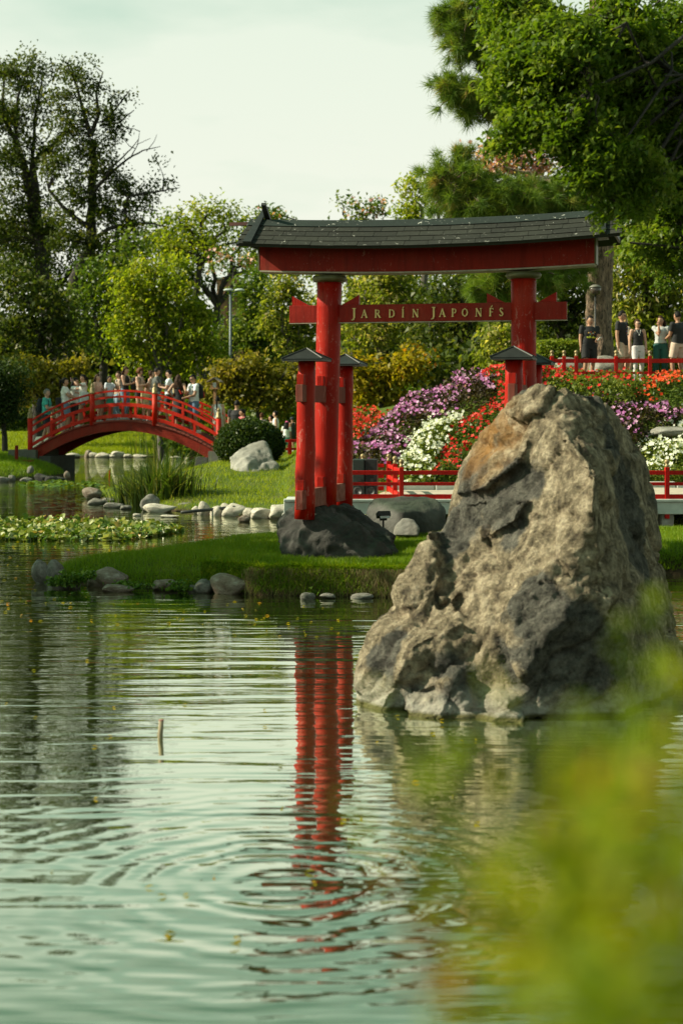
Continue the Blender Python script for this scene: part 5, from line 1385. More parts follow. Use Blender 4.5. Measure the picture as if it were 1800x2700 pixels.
# near tree hanging in from the right
def near_tree():
    rng = np.random.default_rng(77)
    bx, by = 5.6, 14.2
    base = np.array([bx, by, HZ1(bx, by) - 0.1])
    root = empty('leafy_tree', 'big fresh green tree hanging in from the upper right, in front of the gate roof', 'tree', tuple(base))
    paths = [(np.array([[bx, by, base[2]], [bx - .1, by, 1.8], [bx - .15, by, 3.4], [bx - .3, by - .1, 5.2], [bx - .35, by, 7.5]]), np.array([.30, .26, .23, .19, .10]))]
    def sp(px, py, Y): return np.array(PX(px, py, Y))
    ends = [(1330, 60, 12.2), (1360, 200, 12.0), (1420, 330, 11.8), (1500, 420, 12.0), (1560, 520, 11.8), (1480, 80, 11.6), (1560, 230, 11.4), (1640, 380, 11.6), (1700, 560, 12.0), (1650, 60, 11.6), (1750, 200, 11.8), (1780, 420, 12.4), (1660, 640, 12.6), (1800, 640, 13.0), (1420, -60, 12.4), (1600, -120, 12.0), (1780, 60, 13.0)]
    for i, e in enumerate(ends):
        a = np.array([bx - .2 - .05 * (i % 3), by - .05, 3.2 + 0.33 * (i % 9)])
        paths.append((bez(a, sp(*e), 0.10, rng, 9, 0.03), np.linspace(0.05, 0.008, 9)))
    sk = np.concatenate([p for p, _ in paths[1:]])
    C = []
    # lobes in photo pixels with depth
    for px, py, rx, ry, Y, n in [(1390, 70, 95, 80, 12.2, 60), (1360, 190, 62, 70, 12.0, 46), (1420, 290, 75, 60, 11.9, 50), (1480, 150, 110, 110, 11.7, 85), (1510, 330, 85, 80, 11.7, 70), (1575, 420, 65, 60, 11.7, 46), (1640, 520, 32, 36, 11.8, 14), (1675, 460, 70, 80, 12.0, 44),
                                 (1620, 100, 120, 110, 12.2, 95), (1620, 280, 110, 110, 12.2, 95), (1740, 150, 110, 150, 12.9, 95), (1740, 380, 110, 120, 12.9, 95), (1760, 540, 90, 90, 13.2, 60), (1715, 615, 50, 46, 13.0, 22), (1790, 660, 50, 60, 13.4, 26), (1345, 20, 60, 40, 12.4, 26), (1350, 345, 30, 22, 12.0, 8), (1395, 350, 36, 20, 12.0, 10)]:
        k = Y / FP
        u = unit(rng.normal(size=(n, 3))) * rng.random((n, 1)) ** 0.5
        C.append(sp(px, py, Y) + u * np.array([rx * k, 0.45, ry * k]))
    C.append(np.array([bx, by, 6.0]) + unit(rng.normal(size=(330, 3))) * rng.random((330, 1)) ** 0.5 * np.array([3.2, 2.6, 2.6]))
    C.append(np.array([bx + .8, by + .3, 4.2]) + unit(rng.normal(size=(150, 3))) * rng.random((150, 1)) ** 0.5 * np.array([2.6, 2.2, 1.3]))
    C = np.concatenate(C)
    C = C[(C[:, 2] > 2.2)]
    infr = np.abs(C[:, 0] / C[:, 1] * FP) < 900 + 60
    inside = ~((C[:, 0] / C[:, 1] * FP + 900 < 1310) | ((C[:, 0] / C[:, 1] * FP + 900 < 1520) & (HOR - (C[:, 2] - 2) / C[:, 1] * FP > 450)) | ((C[:, 0] / C[:, 1] * FP + 900 < 1650) & (HOR - (C[:, 2] - 2) / C[:, 1] * FP > 560)))
    C = C[inside | (C[:, 0] > 3.0)]
    out = []
    for c in C:
        a = sk[np.argmin(np.linalg.norm(sk - c, axis=1))]; L_ = np.linalg.norm(c - a)
        if L_ > 0.06 and rng.random() < 0.8: paths.append((bez(a, c, 0.05, rng, 4, 0.05), np.linspace(0.010, 0.004, 4)))
        out.append((c - a) / max(L_, 1e-6))
    V, F = tubes_np(paths, 6)
    link('trunk', np_mesh('trunk', V - base, F, smooth=True), M['bark'], root)
    per = 100
    out = unit(np.array(out) * np.array([1, 1, 0.4]) + np.array([-0.35, -0.1, -0.45]))
    t = rng.uniform(-0.17, 0.19, size=(len(C) * per, 1))
    O = np.repeat(out, per, 0); P = np.repeat(C, per, 0)
    side = unit(np.cross(O, np.array([0, 0, 1.0])))
    P = P + O * t + side * rng.normal(size=(len(P), 1)) * 0.075 + np.array([0, 0, 1]) * rng.normal(size=(len(P), 1)) * 0.03 + np.array([0, 0, -1]) * np.abs(t) * 0.3
    var = np.clip(np.repeat(rng.beta(2.2, 2.4, len(C)), per) + rng.normal(size=len(P)) * 0.14, 0, 1)
    V, F, var = leaves(P, 0.054, rng, 0.7, 1.0, 0.42, var, out=O * 0.8)
    link('crown', np_mesh('crown', V - base, F, var), LEAF['near'], root)
near_tree()

# trees of the left bank, just outside the picture: they shade the island and the bridge end
def bank_tree(label, x, y, lobes, seed, leaf='dark', ls=0.24, per=40):
    rng = np.random.default_rng(seed)
    base = np.array([x, y, HZ1(x, y) - 0.05])
    root = empty('bank_tree', label, 'tree', tuple(base), 0, 'trees on the left bank')
    C = []; paths = []
    for cx, cy, cz, r, n in lobes:
        C.append(np.array([cx, cy, cz]) + unit(rng.normal(size=(n, 3))) * rng.random((n, 1)) ** 0.5 * np.array([r, r, r * 0.8]))
    zt2 = min(l[2] for l in lobes)
    fork = np.array([x, y, zt2 - 0.6])
    paths.append((bez(base, fork, 0, rng, 6, 0.02), np.linspace(0.3, 0.2, 6)))
    for cx, cy, cz, r, n in lobes: paths.append((bez(fork, (cx, cy, cz), 0.05, rng, 6, 0.05), np.linspace(0.16, 0.03, 6)))
    C = np.concatenate(C)
    V, F = tubes_np(paths, 8); link('trunk', np_mesh('trunk', V - base, F, smooth=True), M['bark'], root)
    P = np.repeat(C, per, 0) + rng.normal(size=(len(C) * per, 3)) * 0.4
    V, F, var = leaves(P, ls, rng)
    link('crown', np_mesh('crown', V - base, F, var), LEAF[leaf], root)
bank_tree('leafy tree on the left bank shading the island', -10.6, 19.0, [(-9.8, 18.3, 5.6, 1.2, 34), (-9.9, 19.7, 5.9, 1.25, 34), (-9.8, 21.2, 5.8, 1.25, 34), (-9.7, 22.8, 5.7, 1.3, 34), (-11.2, 20.5, 6.5, 1.3, 30)], 61)
bank_tree('leafy tree on the left bank shading the bridge end', -18.5, 54.0, [(-17.2, 54.2, 6.8, 2.2, 80), (-19.0, 53.8, 8.2, 2.3, 80), (-16.0, 55.2, 5.8, 1.6, 60)], 62)
bank_tree('tall leafy tree on the left bank shading the far trees', -27.5, 62.0, [(-26, 63, 12, 3.2, 120), (-28.5, 61, 14, 3.4, 120), (-25.0, 60, 9.5, 2.8, 90), (-27, 66, 13, 3, 90)], 63)

# ------------------------------------------------------------------ clipped bushes and hedges
def ball_bush(name, label, c, r, n, leaf, ls, seed, cat='bush', boxy=0.0):
    rng = np.random.default_rng(seed)
    c = np.array(c); r = np.array(r)
    root = empty(name, label, cat, (c[0], c[1], c[2] - r[2]))
    base = np.array([c[0], c[1], c[2] - r[2]])
    u = unit(rng.normal(size=(n, 3)))
    if boxy: u = u / np.maximum(np.abs(u).max(-1, keepdims=True), 1e-6) * boxy + u * (1 - boxy)
    lump = np.array([noise.noise(Vector(q) * 2.6 + Vector((seed, 0, 0))) for q in u])
    sh = 1 + 0.07 * lump + rng.normal(size=n) * 0.035 - 0.10 * (rng.random(n) < 0.4)
    P = c + u * r * sh[:, None]
    k = P[:, 2] > base[2] + 0.02
    P = P[k]; u = u[k]
    V, F, var = leaves(P, ls, rng, 0.0, 0.4, 0.55, None, out=u * 0.9)
    link('foliage', np_mesh('foliage', V - base, F, var), LEAF[leaf], root)
    # dense twiggy inside
    m2 = n // 4
    P2 = c + unit(rng.normal(size=(m2, 3))) * r * 0.84
    P2 = P2[P2[:, 2] > base[2]]
    V, F, var = leaves(P2, ls * 2.6, rng, 0.0, 0.2, 0.8)
    link('inner_foliage', np_mesh('inner_foliage', V - base, F, var), LEAF[leaf], root)
    paths = [(bez(base - np.array([0, 0, .1]), c + rng.normal(size=3) * r * 0.4, 0, rng, 5, 0.05), np.linspace(0.05, 0.02, 5)) for _ in range(6)]
    V, F = tubes_np(paths, 6); link('stems', np_mesh('stems', V - base, F), M['bark'], root)
    return root
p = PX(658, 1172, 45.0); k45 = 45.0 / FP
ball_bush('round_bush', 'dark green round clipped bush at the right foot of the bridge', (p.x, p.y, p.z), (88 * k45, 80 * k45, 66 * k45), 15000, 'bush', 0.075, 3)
p = PX(1470, 925, 38.5); k38 = 38.5 / FP
ball_bush('clipped_hedge', 'bright yellow-green clipped hedge behind the terrace beside the right gate pillar', (p.x, p.y, p.z - .05), (62 * k38, 0.5, 34 * k38), 5200, 'hedge', 0.07, 4, 'hedge', 0.5)
p = PX(1745, 935, 39.0)
ball_bush('clipped_hedge', 'bright hedge partly hidden behind the woman with the green trousers', (p.x, p.y, p.z - .05), (80 * k38, 0.5, 42 * k38), 5200, 'hedge', 0.07, 5, 'hedge', 0.5)

# ------------------------------------------------------------------ grass
def grass_obj(name, label, P, h, wd, leaf, seed, lean=0.35):
    rng = np.random.default_rng(seed)
    V, F = blades(P, h, wd, rng, lean)
    nv = np.array([0.5 + 0.5 * noise.noise(Vector((q[0] * 0.8, q[1] * 0.8, 3.0))) for q in P[::25]])
    nv = np.repeat(nv, 25)[:len(P)]
    var = np.clip(0.55 * nv + 0.5 * rng.random(len(P)) - 0.02, 0, 1)
    o = link(name, np_mesh(name, V, F, var), LEAF[leaf])
    return tag(o, label, kind='stuff')
def sortp(P):
    return P[np.lexsort((np.round(P[:, 1] * 3), np.round(P[:, 0] * 3)))]
Pi = scatter(ISLAND, 240000, 0.02); Pi = sortp(Pi[(np.abs(Pi[:, 0]) < Pi[:, 1] * 0.215)])
grass_obj('grass', 'shaded short grass on the gate island', Pi, 0.055, 0.010, 'grass', 1)
Pe = Pi[(sdf(ISLAND, Pi[:, 0], Pi[:, 1]) < 0.16)]
grass_obj('grass', 'longer grass overhanging the island edge', Pe + np.array([0, 0, 0.0]), 0.085, 0.010, 'grass', 2, 0.8)
Pl = scatter(LAWN, 900000, 0.05); Pl = Pl[(Pl[:, 1] < 54) & (Pl[:, 0] < 1.0) & (Pl[:, 0] > -0.215 * Pl[:, 1])]
Pl = sortp(Pl[:170000])
grass_obj('grass', 'sunlit mown lawn between the pond and the round bush', Pl, 0.075, 0.017, 'lawn', 3)
Pf = scatter([(-24, 76.3), (-3, 74), (-3, 92), (-24, 92)], 90000)
Pf = Pf[Pf[:, 2] > 0.12]
grass_obj('grass', 'sunlit grass of the far lawn seen through the bridge arch', Pf, 0.13, 0.035, 'lawn', 4)
Pb = scatter(LEFTB, 400000, 0.1); Pb = Pb[(Pb[:, 0] > -14) & (Pb[:, 1] < 60)][:26000]
grass_obj('grass', 'shaded grass of the left bank beside the bridge', Pb, 0.10, 0.02, 'grass', 5)
Pr = scatter([(0.3, 30.3), (12, 30.3), (12, 27.0), (0.3, 27.0)], 26000); Pr = Pr[(Pr[:, 1] > 30.05) | (Pr[:, 1] < 27.75)]
grass_obj('grass', 'strip of grass at the edge of the sandy path', Pr, 0.06, 0.013, 'lawn', 6)

# dry overhanging roots along the cut front bank of the island
def roots():
    rng = np.random.default_rng(9)
    n = 9000
    t = rng.uniform(-1.05, 1.1, n)
    xe = t; ye = np.interp(t, [-1.6, -0.9, 0.0, 0.8, 2.0], [18.55, 18.35, 18.2, 18.05, 17.8])
    zt2 = rng.uniform(0.05, 0.31, n)
    P = np.stack([xe + rng.normal(size=n) * 0.03, ye + 0.02 + (zt2 * 0.10) + rng.normal(size=n) * 0.02, zt2], -1)
    d = unit(np.stack([rng.normal(size=n) * 0.5, -np.abs(rng.normal(size=n)) * 0.35, -np.ones(n)], -1))
    s = np.stack([np.ones(n), np.zeros(n), np.zeros(n)], -1) * 0.004
    L_ = rng.uniform(0.04, 0.13, (n, 1))
    V = np.stack([P - s, P + s, P + d * L_], 1).reshape(-1, 3)
    o = link('dry_roots', np_mesh('dry_roots', V, np.arange(3 * n).reshape(-1, 3), rng.random(n)), LEAF['dry'])
    tag(o, 'brown dry roots and thatch hanging over the cut bank of the island', kind='stuff')
roots()
def hanging_grass():
    rng = np.random.default_rng(19)
    n = 26000
    t = rng.uniform(-1.6, 1.2, n)
    ye = np.interp(t, [-1.7, -1.25, -0.9, 0.0, 0.8, 1.6], [18.95, 18.62, 18.35, 18.2, 18.15, 18.5])
    up = rng.random(n) ** 0.55
    P = np.stack([t, ye + 0.10 * up + rng.normal(size=n) * 0.02, 0.06 + 0.27 * up], -1)
    d = unit(np.stack([rng.normal(size=n) * 0.4, -np.abs(rng.normal(size=n)) * 0.6 - 0.2, rng.normal(size=n) * 0.5 - 0.2], -1))
    s = np.stack([np.ones(n), np.zeros(n), np.zeros(n)], -1) * 0.005
    V = np.stack([P - s, P + s, P + d * rng.uniform(0.04, 0.11, (n, 1))], 1).reshape(-1, 3)
    tag(link('grass', np_mesh('grass', V, np.arange(3 * n).reshape(-1, 3), rng.random(n)), LEAF['grass']), 'green grass hanging over the cut front bank of the island', kind='stuff')
hanging_grass()
def creepers():
    rng = np.random.default_rng(10)
    P = []
    for X, Y_, w_, h_, n in [(330, 490, 60, 30, 420), (255, 500, 30, 20, 120), (580, 515, 70, 18, 260), (640, 520, 50, 16, 140), (420, 470, 40, 16, 120), (830, 525, 60, 30, 260), (1420, 545, 50, 30, 160)]:
        px = 0.574 * (X + rng.normal(size=n) * w_ * 0.45); py = 1250 + 0.574 * (Y_ + rng.normal(size=n) * h_ * 0.45)
        Yd = np.interp(px, [80, 130, 420, 680, 900], [19.6, 19.2, 18.8, 18.55, 18.3])
        z = np.clip(CAMZ - (py - HOR) / FP * Yd, 0.02, 0.42)
        P.append(np.stack([(px - 900) / FP * Yd, Yd + z * 0.3 - 0.10 + rng.normal(size=n) * 0.05, z + 0.02], -1))
    P = np.concatenate(P)
    V, F, var = leaves(P, 0.05, rng, 0.1, 0.8, 0.8)
    tag(link('ground_cover', np_mesh('ground_cover', V, F, var), LEAF['ivy']), 'fresh green creeping plants among the island stones', kind='stuff')
creepers()

# reeds
def reed(name, label, px, py, Y, wpx, h, n, seed, lean=0.55, wd=0.022, cat='reeds'):
    rng = np.random.default_rng(seed); k = Y / FP
    c = np.array(PX(px, py, Y)); c[2] = max(HZ1(c[0], c[1]), -0.05)
    root = empty(name, label, cat, tuple(c))
    P = np.stack([rng.normal(size=n) * wpx * k * 0.22, rng.normal(size=n) * wpx * k * 0.14, np.zeros(n)], -1)
    P[:, 2] = HZ(P[:, 0] + c[0], P[:, 1] + c[1]) - c[2]; P[:, 2] = np.maximum(P[:, 2], -c[2] - 0.05)
    V, F, var = arcs(P, h, wd, rng, lean, 5, unit(P * np.array([1, 1, 0]) + 1e-3) * 0.7)
    link('blades', np_mesh('blades', V, F, np.clip(var ** 1.3, 0, 1)), LEAF['reed'], root)
reed('reed_clump', 'big arching clump of reeds on the lawn point behind the round stone', 418, 1338, 36.2, 215, 1.00, 560, 1, lean=0.75, wd=0.034)
reed('reed_clump', 'smaller reeds at the left of the lawn point', 338, 1330, 36.6, 90, 0.75, 130, 2, wd=0.03)
reed('reed_bed', 'upright pale reeds on the far shore seen under the right side of the bridge', 462, 1208, 75.5, 190, 1.45, 420, 3, 0.25, 0.05)

# ------------------------------------------------------------------ flower bank
def bed(name, label, poly, leaf_stops, flower_stops, dens_leaf, dens_fl, lh, seed, xr, yr, fl=0.075, ls=0.085):
    fl = fl * 0.86; dens_fl = dens_fl * 1.5; dens_leaf = dens_leaf * 1.4
    rng = np.random.default_rng(seed)
    X = rng.uniform(xr[0], xr[1], 240000); Y = rng.uniform(yr[0], yr[1], 240000)
    Z = HZ(X, Y)
    bumpy = 0.34 * np.sin(X * 2.3 + seed) * np.cos(Y * 2.1 - X * 0.7) + 0.22 * np.sin(X * 5.1 + Y * 4.3)
    H_ = lh * (0.8 + bumpy)
    px = X / Y * FP + 900; py = HOR - (Z + H_ - CAMZ) / Y * FP
    H_ = H_ * (0.60 + 0.75 * np.clip(sdf(poly, px, py) / 45.0, 0, 1) ** 0.6)
    py = HOR - (Z + H_ - CAMZ) / Y * FP
    ins = sdf(poly, px + rng.normal(size=len(px)) * 9, py + rng.normal(size=len(px)) * 7) > 0
    # only the slope that can be seen from the path side
    X = X[ins]; Y = Y[ins]; Z = Z[ins]; H_ = H_[ins]
    area = (xr[1] - xr[0]) * (yr[1] - yr[0]) * len(X) / 240000
    nl = min(int(area * dens_leaf), len(X)); nf = min(int(area * dens_fl), len(X))
    c = np.array([X.mean(), Y.mean(), Z.mean()])
    root = empty(name, label, 'flower bed', tuple(c))
    i = rng.permutation(len(X))[:nl]
    i = np.resize(i, nl)
    P = np.stack([X[i], Y[i], Z[i] + H_[i] * rng.uniform(0.15, 1.0, len(i)) ** 0.7], -1)
    V, F, var = leaves(P, ls, rng, 0.3, 0.9, 0.5)
    link('foliage', np_mesh('foliage', V - c, F, var), leafmat(name + '_leaf', leaf_stops, 0.3), root)
    j = rng.permutation(len(X))[:nf]
    # blossoms gather in drifts
    P = np.stack([X[j], Y[j], Z[j] + H_[j] * rng.uniform(0.85, 1.12, len(j))], -1)
    dr = np.array([noise.noise(Vector((q[0] * 1.6, q[1] * 1.6, seed))) for q in P])
    P = P[dr + rng.normal(size=len(dr)) * 0.18 > -0.12]
    n = len(P); V = []; F = []
    nrm = unit(rng.normal(size=(n, 3)) * 0.45 + np.array([-0.25, -0.75, 0.65]))
    u = unit(np.cross(nrm, rng.normal(size=(n, 3)))); v = np.cross(nrm, u)
    R_ = fl * 0.5 * rng.uniform(0.45, 1.45, (n, 1))
    # five petals: a centre and ten rim points
    ring = []
    for q in range(10):
        a = 2 * PI * q / 10; rr = 1.0 if q % 2 == 0 else 0.62
        ring.append(P + (u * math.cos(a) + v * math.sin(a)) * R_ * rr + nrm * R_ * (0.25 if q % 2 == 0 else 0.1))
    V = np.stack([P] + ring, 1).reshape(-1, 3)
    f = np.array([[0, 1 + q, 1 + (q + 1) % 10] for q in range(10)])
    F = (np.arange(n)[:, None, None] * 11 + f[None]).reshape(-1, 3)
    var = np.repeat(rng.random(n), 10)
    tag(link('blossoms', np_mesh('blossoms', V - c, F, var), leafmat(name + '_petal', flower_stops, 0.3), root), kind='stuff')
GRN = [(0, (0.030, 0.055, 0.010)), (0.6, (0.065, 0.11, 0.016)), (1, (0.13, 0.16, 0.03))]
BRZ = [(0, (0.022, 0.016, 0.012)), (0.6, (0.055, 0.038, 0.024)), (1, (0.09, 0.085, 0.03))]
RED = [(0, (0.42, 0.010, 0.010)), (0.6, (0.60, 0.022, 0.016)), (1, (0.70, 0.08, 0.05))]
ORG = [(0, (0.58, 0.035, 0.010)), (0.6, (0.72, 0.075, 0.016)), (1, (0.78, 0.15, 0.04))]
PUR = [(0, (0.34, 0.08, 0.29)), (0.6, (0.52, 0.20, 0.45)), (1, (0.70, 0.42, 0.62))]
WHT = [(0, (0.66, 0.66, 0.56)), (0.6, (0.78, 0.78, 0.68)), (1, (0.82, 0.82, 0.78))]
GRL = [(0, (0.06, 0.09, 0.012)), (0.6, (0.12, 0.16, 0.022)), (1, (0.22, 0.23, 0.05))]
XR = (-1.2, 9.5); YR = (30.2, 37.0)
bed('flower_bed', 'bed of scarlet flowers at the far left of the flower bank beside the gate posts', [(860, 1040), (1000, 1030), (1075, 1040), (1000, 1112), (930, 1160), (860, 1190)], GRN, [(0, (0.40, 0.012, 0.006)), (1, (0.62, 0.05, 0.015))], 520, 210, 0.34, 1, XR, YR, 0.075)
bed('flower_bed', 'mauve flowers with bronze leaves sweeping up the left of the bank', [(860, 1190), (935, 1155), (1010, 1108), (1060, 1000), (1180, 950), (1290, 930), (1310, 1010), (1290, 1060), (1200, 1082), (1110, 1110), (1060, 1180), (1030, 1240), (860, 1262)], BRZ, PUR, 700, 120, 0.34, 2, XR, YR, 0.085)
bed('flower_bed', 'rounded white flower bed in the middle left of the bank', [(1030, 1245), (1060, 1180), (1110, 1112), (1200, 1082), (1225, 1085), (1190, 1130), (1160, 1190), (1120, 1262), (1040, 1268)], GRL, WHT, 560, 230, 0.46, 3, XR, YR, 0.085)
bed('flower_bed', 'crimson flower bed between the white bed and the big pointed rock', [(1120, 1266), (1160, 1192), (1195, 1128), (1230, 1085), (1295, 1055), (1420, 1030), (1420, 1290), (1150, 1290)], GRN, RED, 620, 110, 0.38, 4, XR, YR, 0.085)
bed('flower_bed', 'crimson flowers along the crest left of the right gate pillar', [(1240, 985), (1290, 955), (1440, 940), (1440, 1035), (1300, 1058), (1312, 1010)], GRN, RED, 520, 150, 0.40, 5, XR, (31.5, 37), 0.085)
bed('flower_bed', 'sparse red flowers in leafy green right of the right gate pillar, below the terrace fence', [(1430, 955), (1560, 985), (1640, 980), (1720, 990), (1700, 1030), (1640, 1055), (1480, 1030), (1430, 1020)], GRL, RED, 560, 60, 0.42, 6, XR, (31.5, 36.5), 0.085)
bed('flower_bed', 'vivid orange-red flower bed at the right edge under the terrace fence', [(1690, 1010), (1740, 985), (1860, 965), (1860, 1065), (1740, 1062), (1680, 1042)], GRN, ORG, 520, 170, 0.34, 7, XR, (31.5, 36.5), 0.08)
bed('flower_bed', 'mauve flowers with bronze leaves right of the big pointed rock', [(1480, 1025), (1640, 1052), (1760, 1062), (1860, 1075), (1860, 1110), (1740, 1115), (1700, 1150), (1650, 1200), (1560, 1190), (1480, 1100)], BRZ, PUR, 700, 90, 0.34, 8, XR, YR, 0.085)
bed('flower_bed', 'white flower bed at the right edge above the boardwalk railing', [(1740, 1112), (1860, 1105), (1860, 1250), (1660, 1250), (1650, 1205), (1700, 1150)], GRL, WHT, 600, 140, 0.46, 9, XR, YR, 0.09)
p_ = PX(1770, 1100, 32.6)
me_ = stone_mesh(31); me_.materials.append(ROCKM['lawnrock'])
o_ = link('stone', me_); o_.location = (6.45, 32.2, 1.62); o_.scale = (0.60, 0.35, 0.13)
tag(o_, 'rounded grey rock half buried among the mauve flowers at the right', 'rock')
for px_, Y_, s_, lb_ in [(1500, 36.6, 0.42, 'mossy rock at the foot of the pine trunk, left side'), (1598, 36.9, 0.46, 'mossy rock beside the foot of the pine trunk behind the man in sunglasses')]:
    p_ = PX(px_, 950, Y_); o_ = link('stone', me_); o_.location = (p_.x, Y_, HZ1(p_.x, Y_) + 0.1); o_.scale = (s_, s_ * .8, s_ * 1.0)
    tag(o_, lb_, 'rock')

# ------------------------------------------------------------------ water lilies
def lilies():
    rng = np.random.default_rng(21)
    def padmesh(k, cup):
        bm = bmesh.new(); n = 12; c = bm.verts.new((0, 0, 0)); r = []
        for i in range(n + 1):
            a = 0.16 + (2 * PI - 0.32) * i / n
            r.append(bm.verts.new((math.cos(a), math.sin(a), cup * (0.5 + 0.5 * math.sin(a * 2 + k)))))
        for i in range(n): bm.faces.new((c, r[i], r[i + 1]))
        me = bpy.data.meshes.new('lily_pad'); bm.to_mesh(me); bm.free(); return me
    cols = [(0.06, 0.11, 0.012), (0.10, 0.16, 0.016), (0.17, 0.20, 0.03), (0.42, 0.43, 0.22), (0.40, 0.28, 0.08)]  # the palest green paints bright highlights into the pad colour
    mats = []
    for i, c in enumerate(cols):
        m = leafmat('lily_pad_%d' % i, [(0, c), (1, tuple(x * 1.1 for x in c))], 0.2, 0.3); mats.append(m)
    meshes = []
    for i in range(10):
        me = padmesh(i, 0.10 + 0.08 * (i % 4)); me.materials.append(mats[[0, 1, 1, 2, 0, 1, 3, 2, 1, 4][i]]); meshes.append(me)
    c0 = WP(200, 1402)
    root = empty('water_lily_patch', 'crowded band of sunlit water lily leaves across the left of the pond', 'water lilies', (c0.x, c0.y, 0))
    pts = []
    while len(pts) < 2300:
        px = rng.uniform(-60, 480); f = (px + 60) / 540
        lo = 1428 - max(0, px - 330) * 0.16; hi = 1377 + max(0, px - 250) * 0.10
        py = rng.uniform(hi, lo)
        if px > 400 and rng.random() < (px - 400) / 90: continue
        pts.append((px, py))
    pts.sort(key=lambda q: -q[1])
    rest = MB()
    for i, (px, py) in enumerate(pts):
        w_ = WP(px, py); s = rng.uniform(0.035, 0.075); z = abs(rng.normal()) * 0.05 + 0.012
        rot = Matrix.Rotation(rng.uniform(0, 6.28), 3, 'Z'); tl = Matrix.Rotation(rng.normal() * 0.6, 3, 'X') @ Matrix.Rotation(rng.normal() * 0.6, 3, 'Y')
        if i % 8 == 0:
            me = meshes[rng.integers(10)]
            o = bpy.data.objects.new('lily_pad', me); COL.objects.link(o); o.parent = root
            o.location = (w_.x - c0.x, w_.y - c0.y, z + 0.01); o.scale = (s, s, s); o.rotation_euler = (tl @ rot).to_euler()
        else:
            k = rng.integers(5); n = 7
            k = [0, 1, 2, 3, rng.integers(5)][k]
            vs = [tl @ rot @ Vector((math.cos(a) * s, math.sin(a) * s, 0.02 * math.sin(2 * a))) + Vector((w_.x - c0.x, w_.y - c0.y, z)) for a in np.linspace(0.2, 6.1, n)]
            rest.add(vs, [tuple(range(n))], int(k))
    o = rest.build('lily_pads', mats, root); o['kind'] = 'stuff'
    bud = MB()
    for px, py in [(30, 1372), (168, 1377), (197, 1375), (285, 1395), (313, 1376), (75, 1398), (120, 1392)]:
        w_ = WP(px, py + 14); bud.tube([(w_.x - c0.x, w_.y - c0.y, -.02), (w_.x - c0.x, w_.y - c0.y, 0.07)], 0.008, 6).ball((w_.x - c0.x, w_.y - c0.y, 0.095), (0.02, 0.02, 0.04), 8, 6)
    bud.build('flower_buds', plain('lily_bud', (0.55, 0.42, 0.16), 0.5), root, True)
    # loose floating pads nearer the bridge and round the shore
    r2 = empty('floating_lily_pads', 'scattered flat lily pads floating before the left point of the lawn', 'water lilies', tuple(WP(190, 1315)))
    c1 = WP(190, 1315); me = padmesh(3, 0.01); me.materials.append(plain('pad_wet', (0.075, 0.115, 0.055), 0.15, 0.2, 4))
    for i in range(170):
        px = rng.uniform(70, 300); py = rng.uniform(1292, 1346)
        if px > 225 and py < 1325: continue
        w_ = WP(px, py); s = rng.uniform(0.05, 0.11)
        o = bpy.data.objects.new('lily_pad', me); COL.objects.link(o); o.parent = r2
        o.location = (w_.x - c1.x, w_.y - c1.y, 0.006 + 0.0006 * (i % 9)); o.scale = (s, s, s); o.rotation_euler = (0, 0, rng.uniform(0, 6.28))
    r3 = empty('floating_lily_pads', 'far green line of lily pads on the water before the bridge foot', 'water lilies', tuple(WP(180, 1280)))
    c2 = WP(180, 1280)
    for i in range(150):
        px = rng.uniform(55, 275); py = rng.uniform(1272, 1287)
        w_ = WP(px, py); s = rng.uniform(0.06, 0.12)
        o = bpy.data.objects.new('lily_pad', meshes[rng.integers(6)]); COL.objects.link(o); o.parent = r3
        o.location = (w_.x - c2.x, w_.y - c2.y, 0.015 + 0.03 * rng.random()); o.scale = (s, s, s); o.rotation_euler = (rng.normal() * .3, rng.normal() * .3, rng.uniform(0, 6.28))
lilies()

# ------------------------------------------------------------------ small things
def stick():
    p = WP(424, 1945)
    r = empty('wooden_stake', 'short wooden stake sticking out of the open water', 'stake', (p.x, p.y, 0))
    MB().tube([(0.004, 0, -0.3), (-0.002, 0, 0.02), (0.004, 0, 0.105)], [0.017, 0.016, 0.015], 10).build('stub', plain('stake_wood', (0.30, 0.24, 0.15), 0.8), r, True)
    MB().tube([(0.004, 0, 0.105), (0.0045, 0, 0.112)], [0.0165, 0.014], 10).build('cut_top', plain('stake_top', (0.33, 0.16, 0.12), 0.8), r)
stick()
p = WP(288, 1262); z = HZ1(p.x, p.y)
o = MB().tube([(0, 0, -0.2), (0.02, 0, 0.26)], 0.014, 8).build('red_stake', M['redbridge']); o.location = (p.x, p.y, max(z, 0)); tag(o, 'thin red stake at the far edge of the lawn point', 'stake')
pp = [(480, 1354, 0.05), (520, 1350, 0.07), (570, 1345, 0.10), (620, 1340, 0.15)]
o = MB().tube([tuple(WP(a, b_, c) + Vector((0, -0.15, 0.03))) for a, b_, c in pp], 0.03, 8).build('black_pipe', M['black'], None, True); tag(o, 'black pipe lying over the shore stones below the lawn', 'pipe')
p = PX(58, 1196, 74.0); o = MB().hexa([(-.42, -.03, 0), (.42, -.03, 0), (.42, .03, 0), (-.42, .03, 0)], [(-.18, -.03, 0.62), (.40, -.03, 0.66), (.40, .03, 0.66), (-.18, .03, 0.62)]).build('sign_board', M['white']); o.location = (p.x, 78.5, HZ1(p.x, 78.5)); tag(o, 'blank white board standing on the far lawn left of the bridge', 'board')
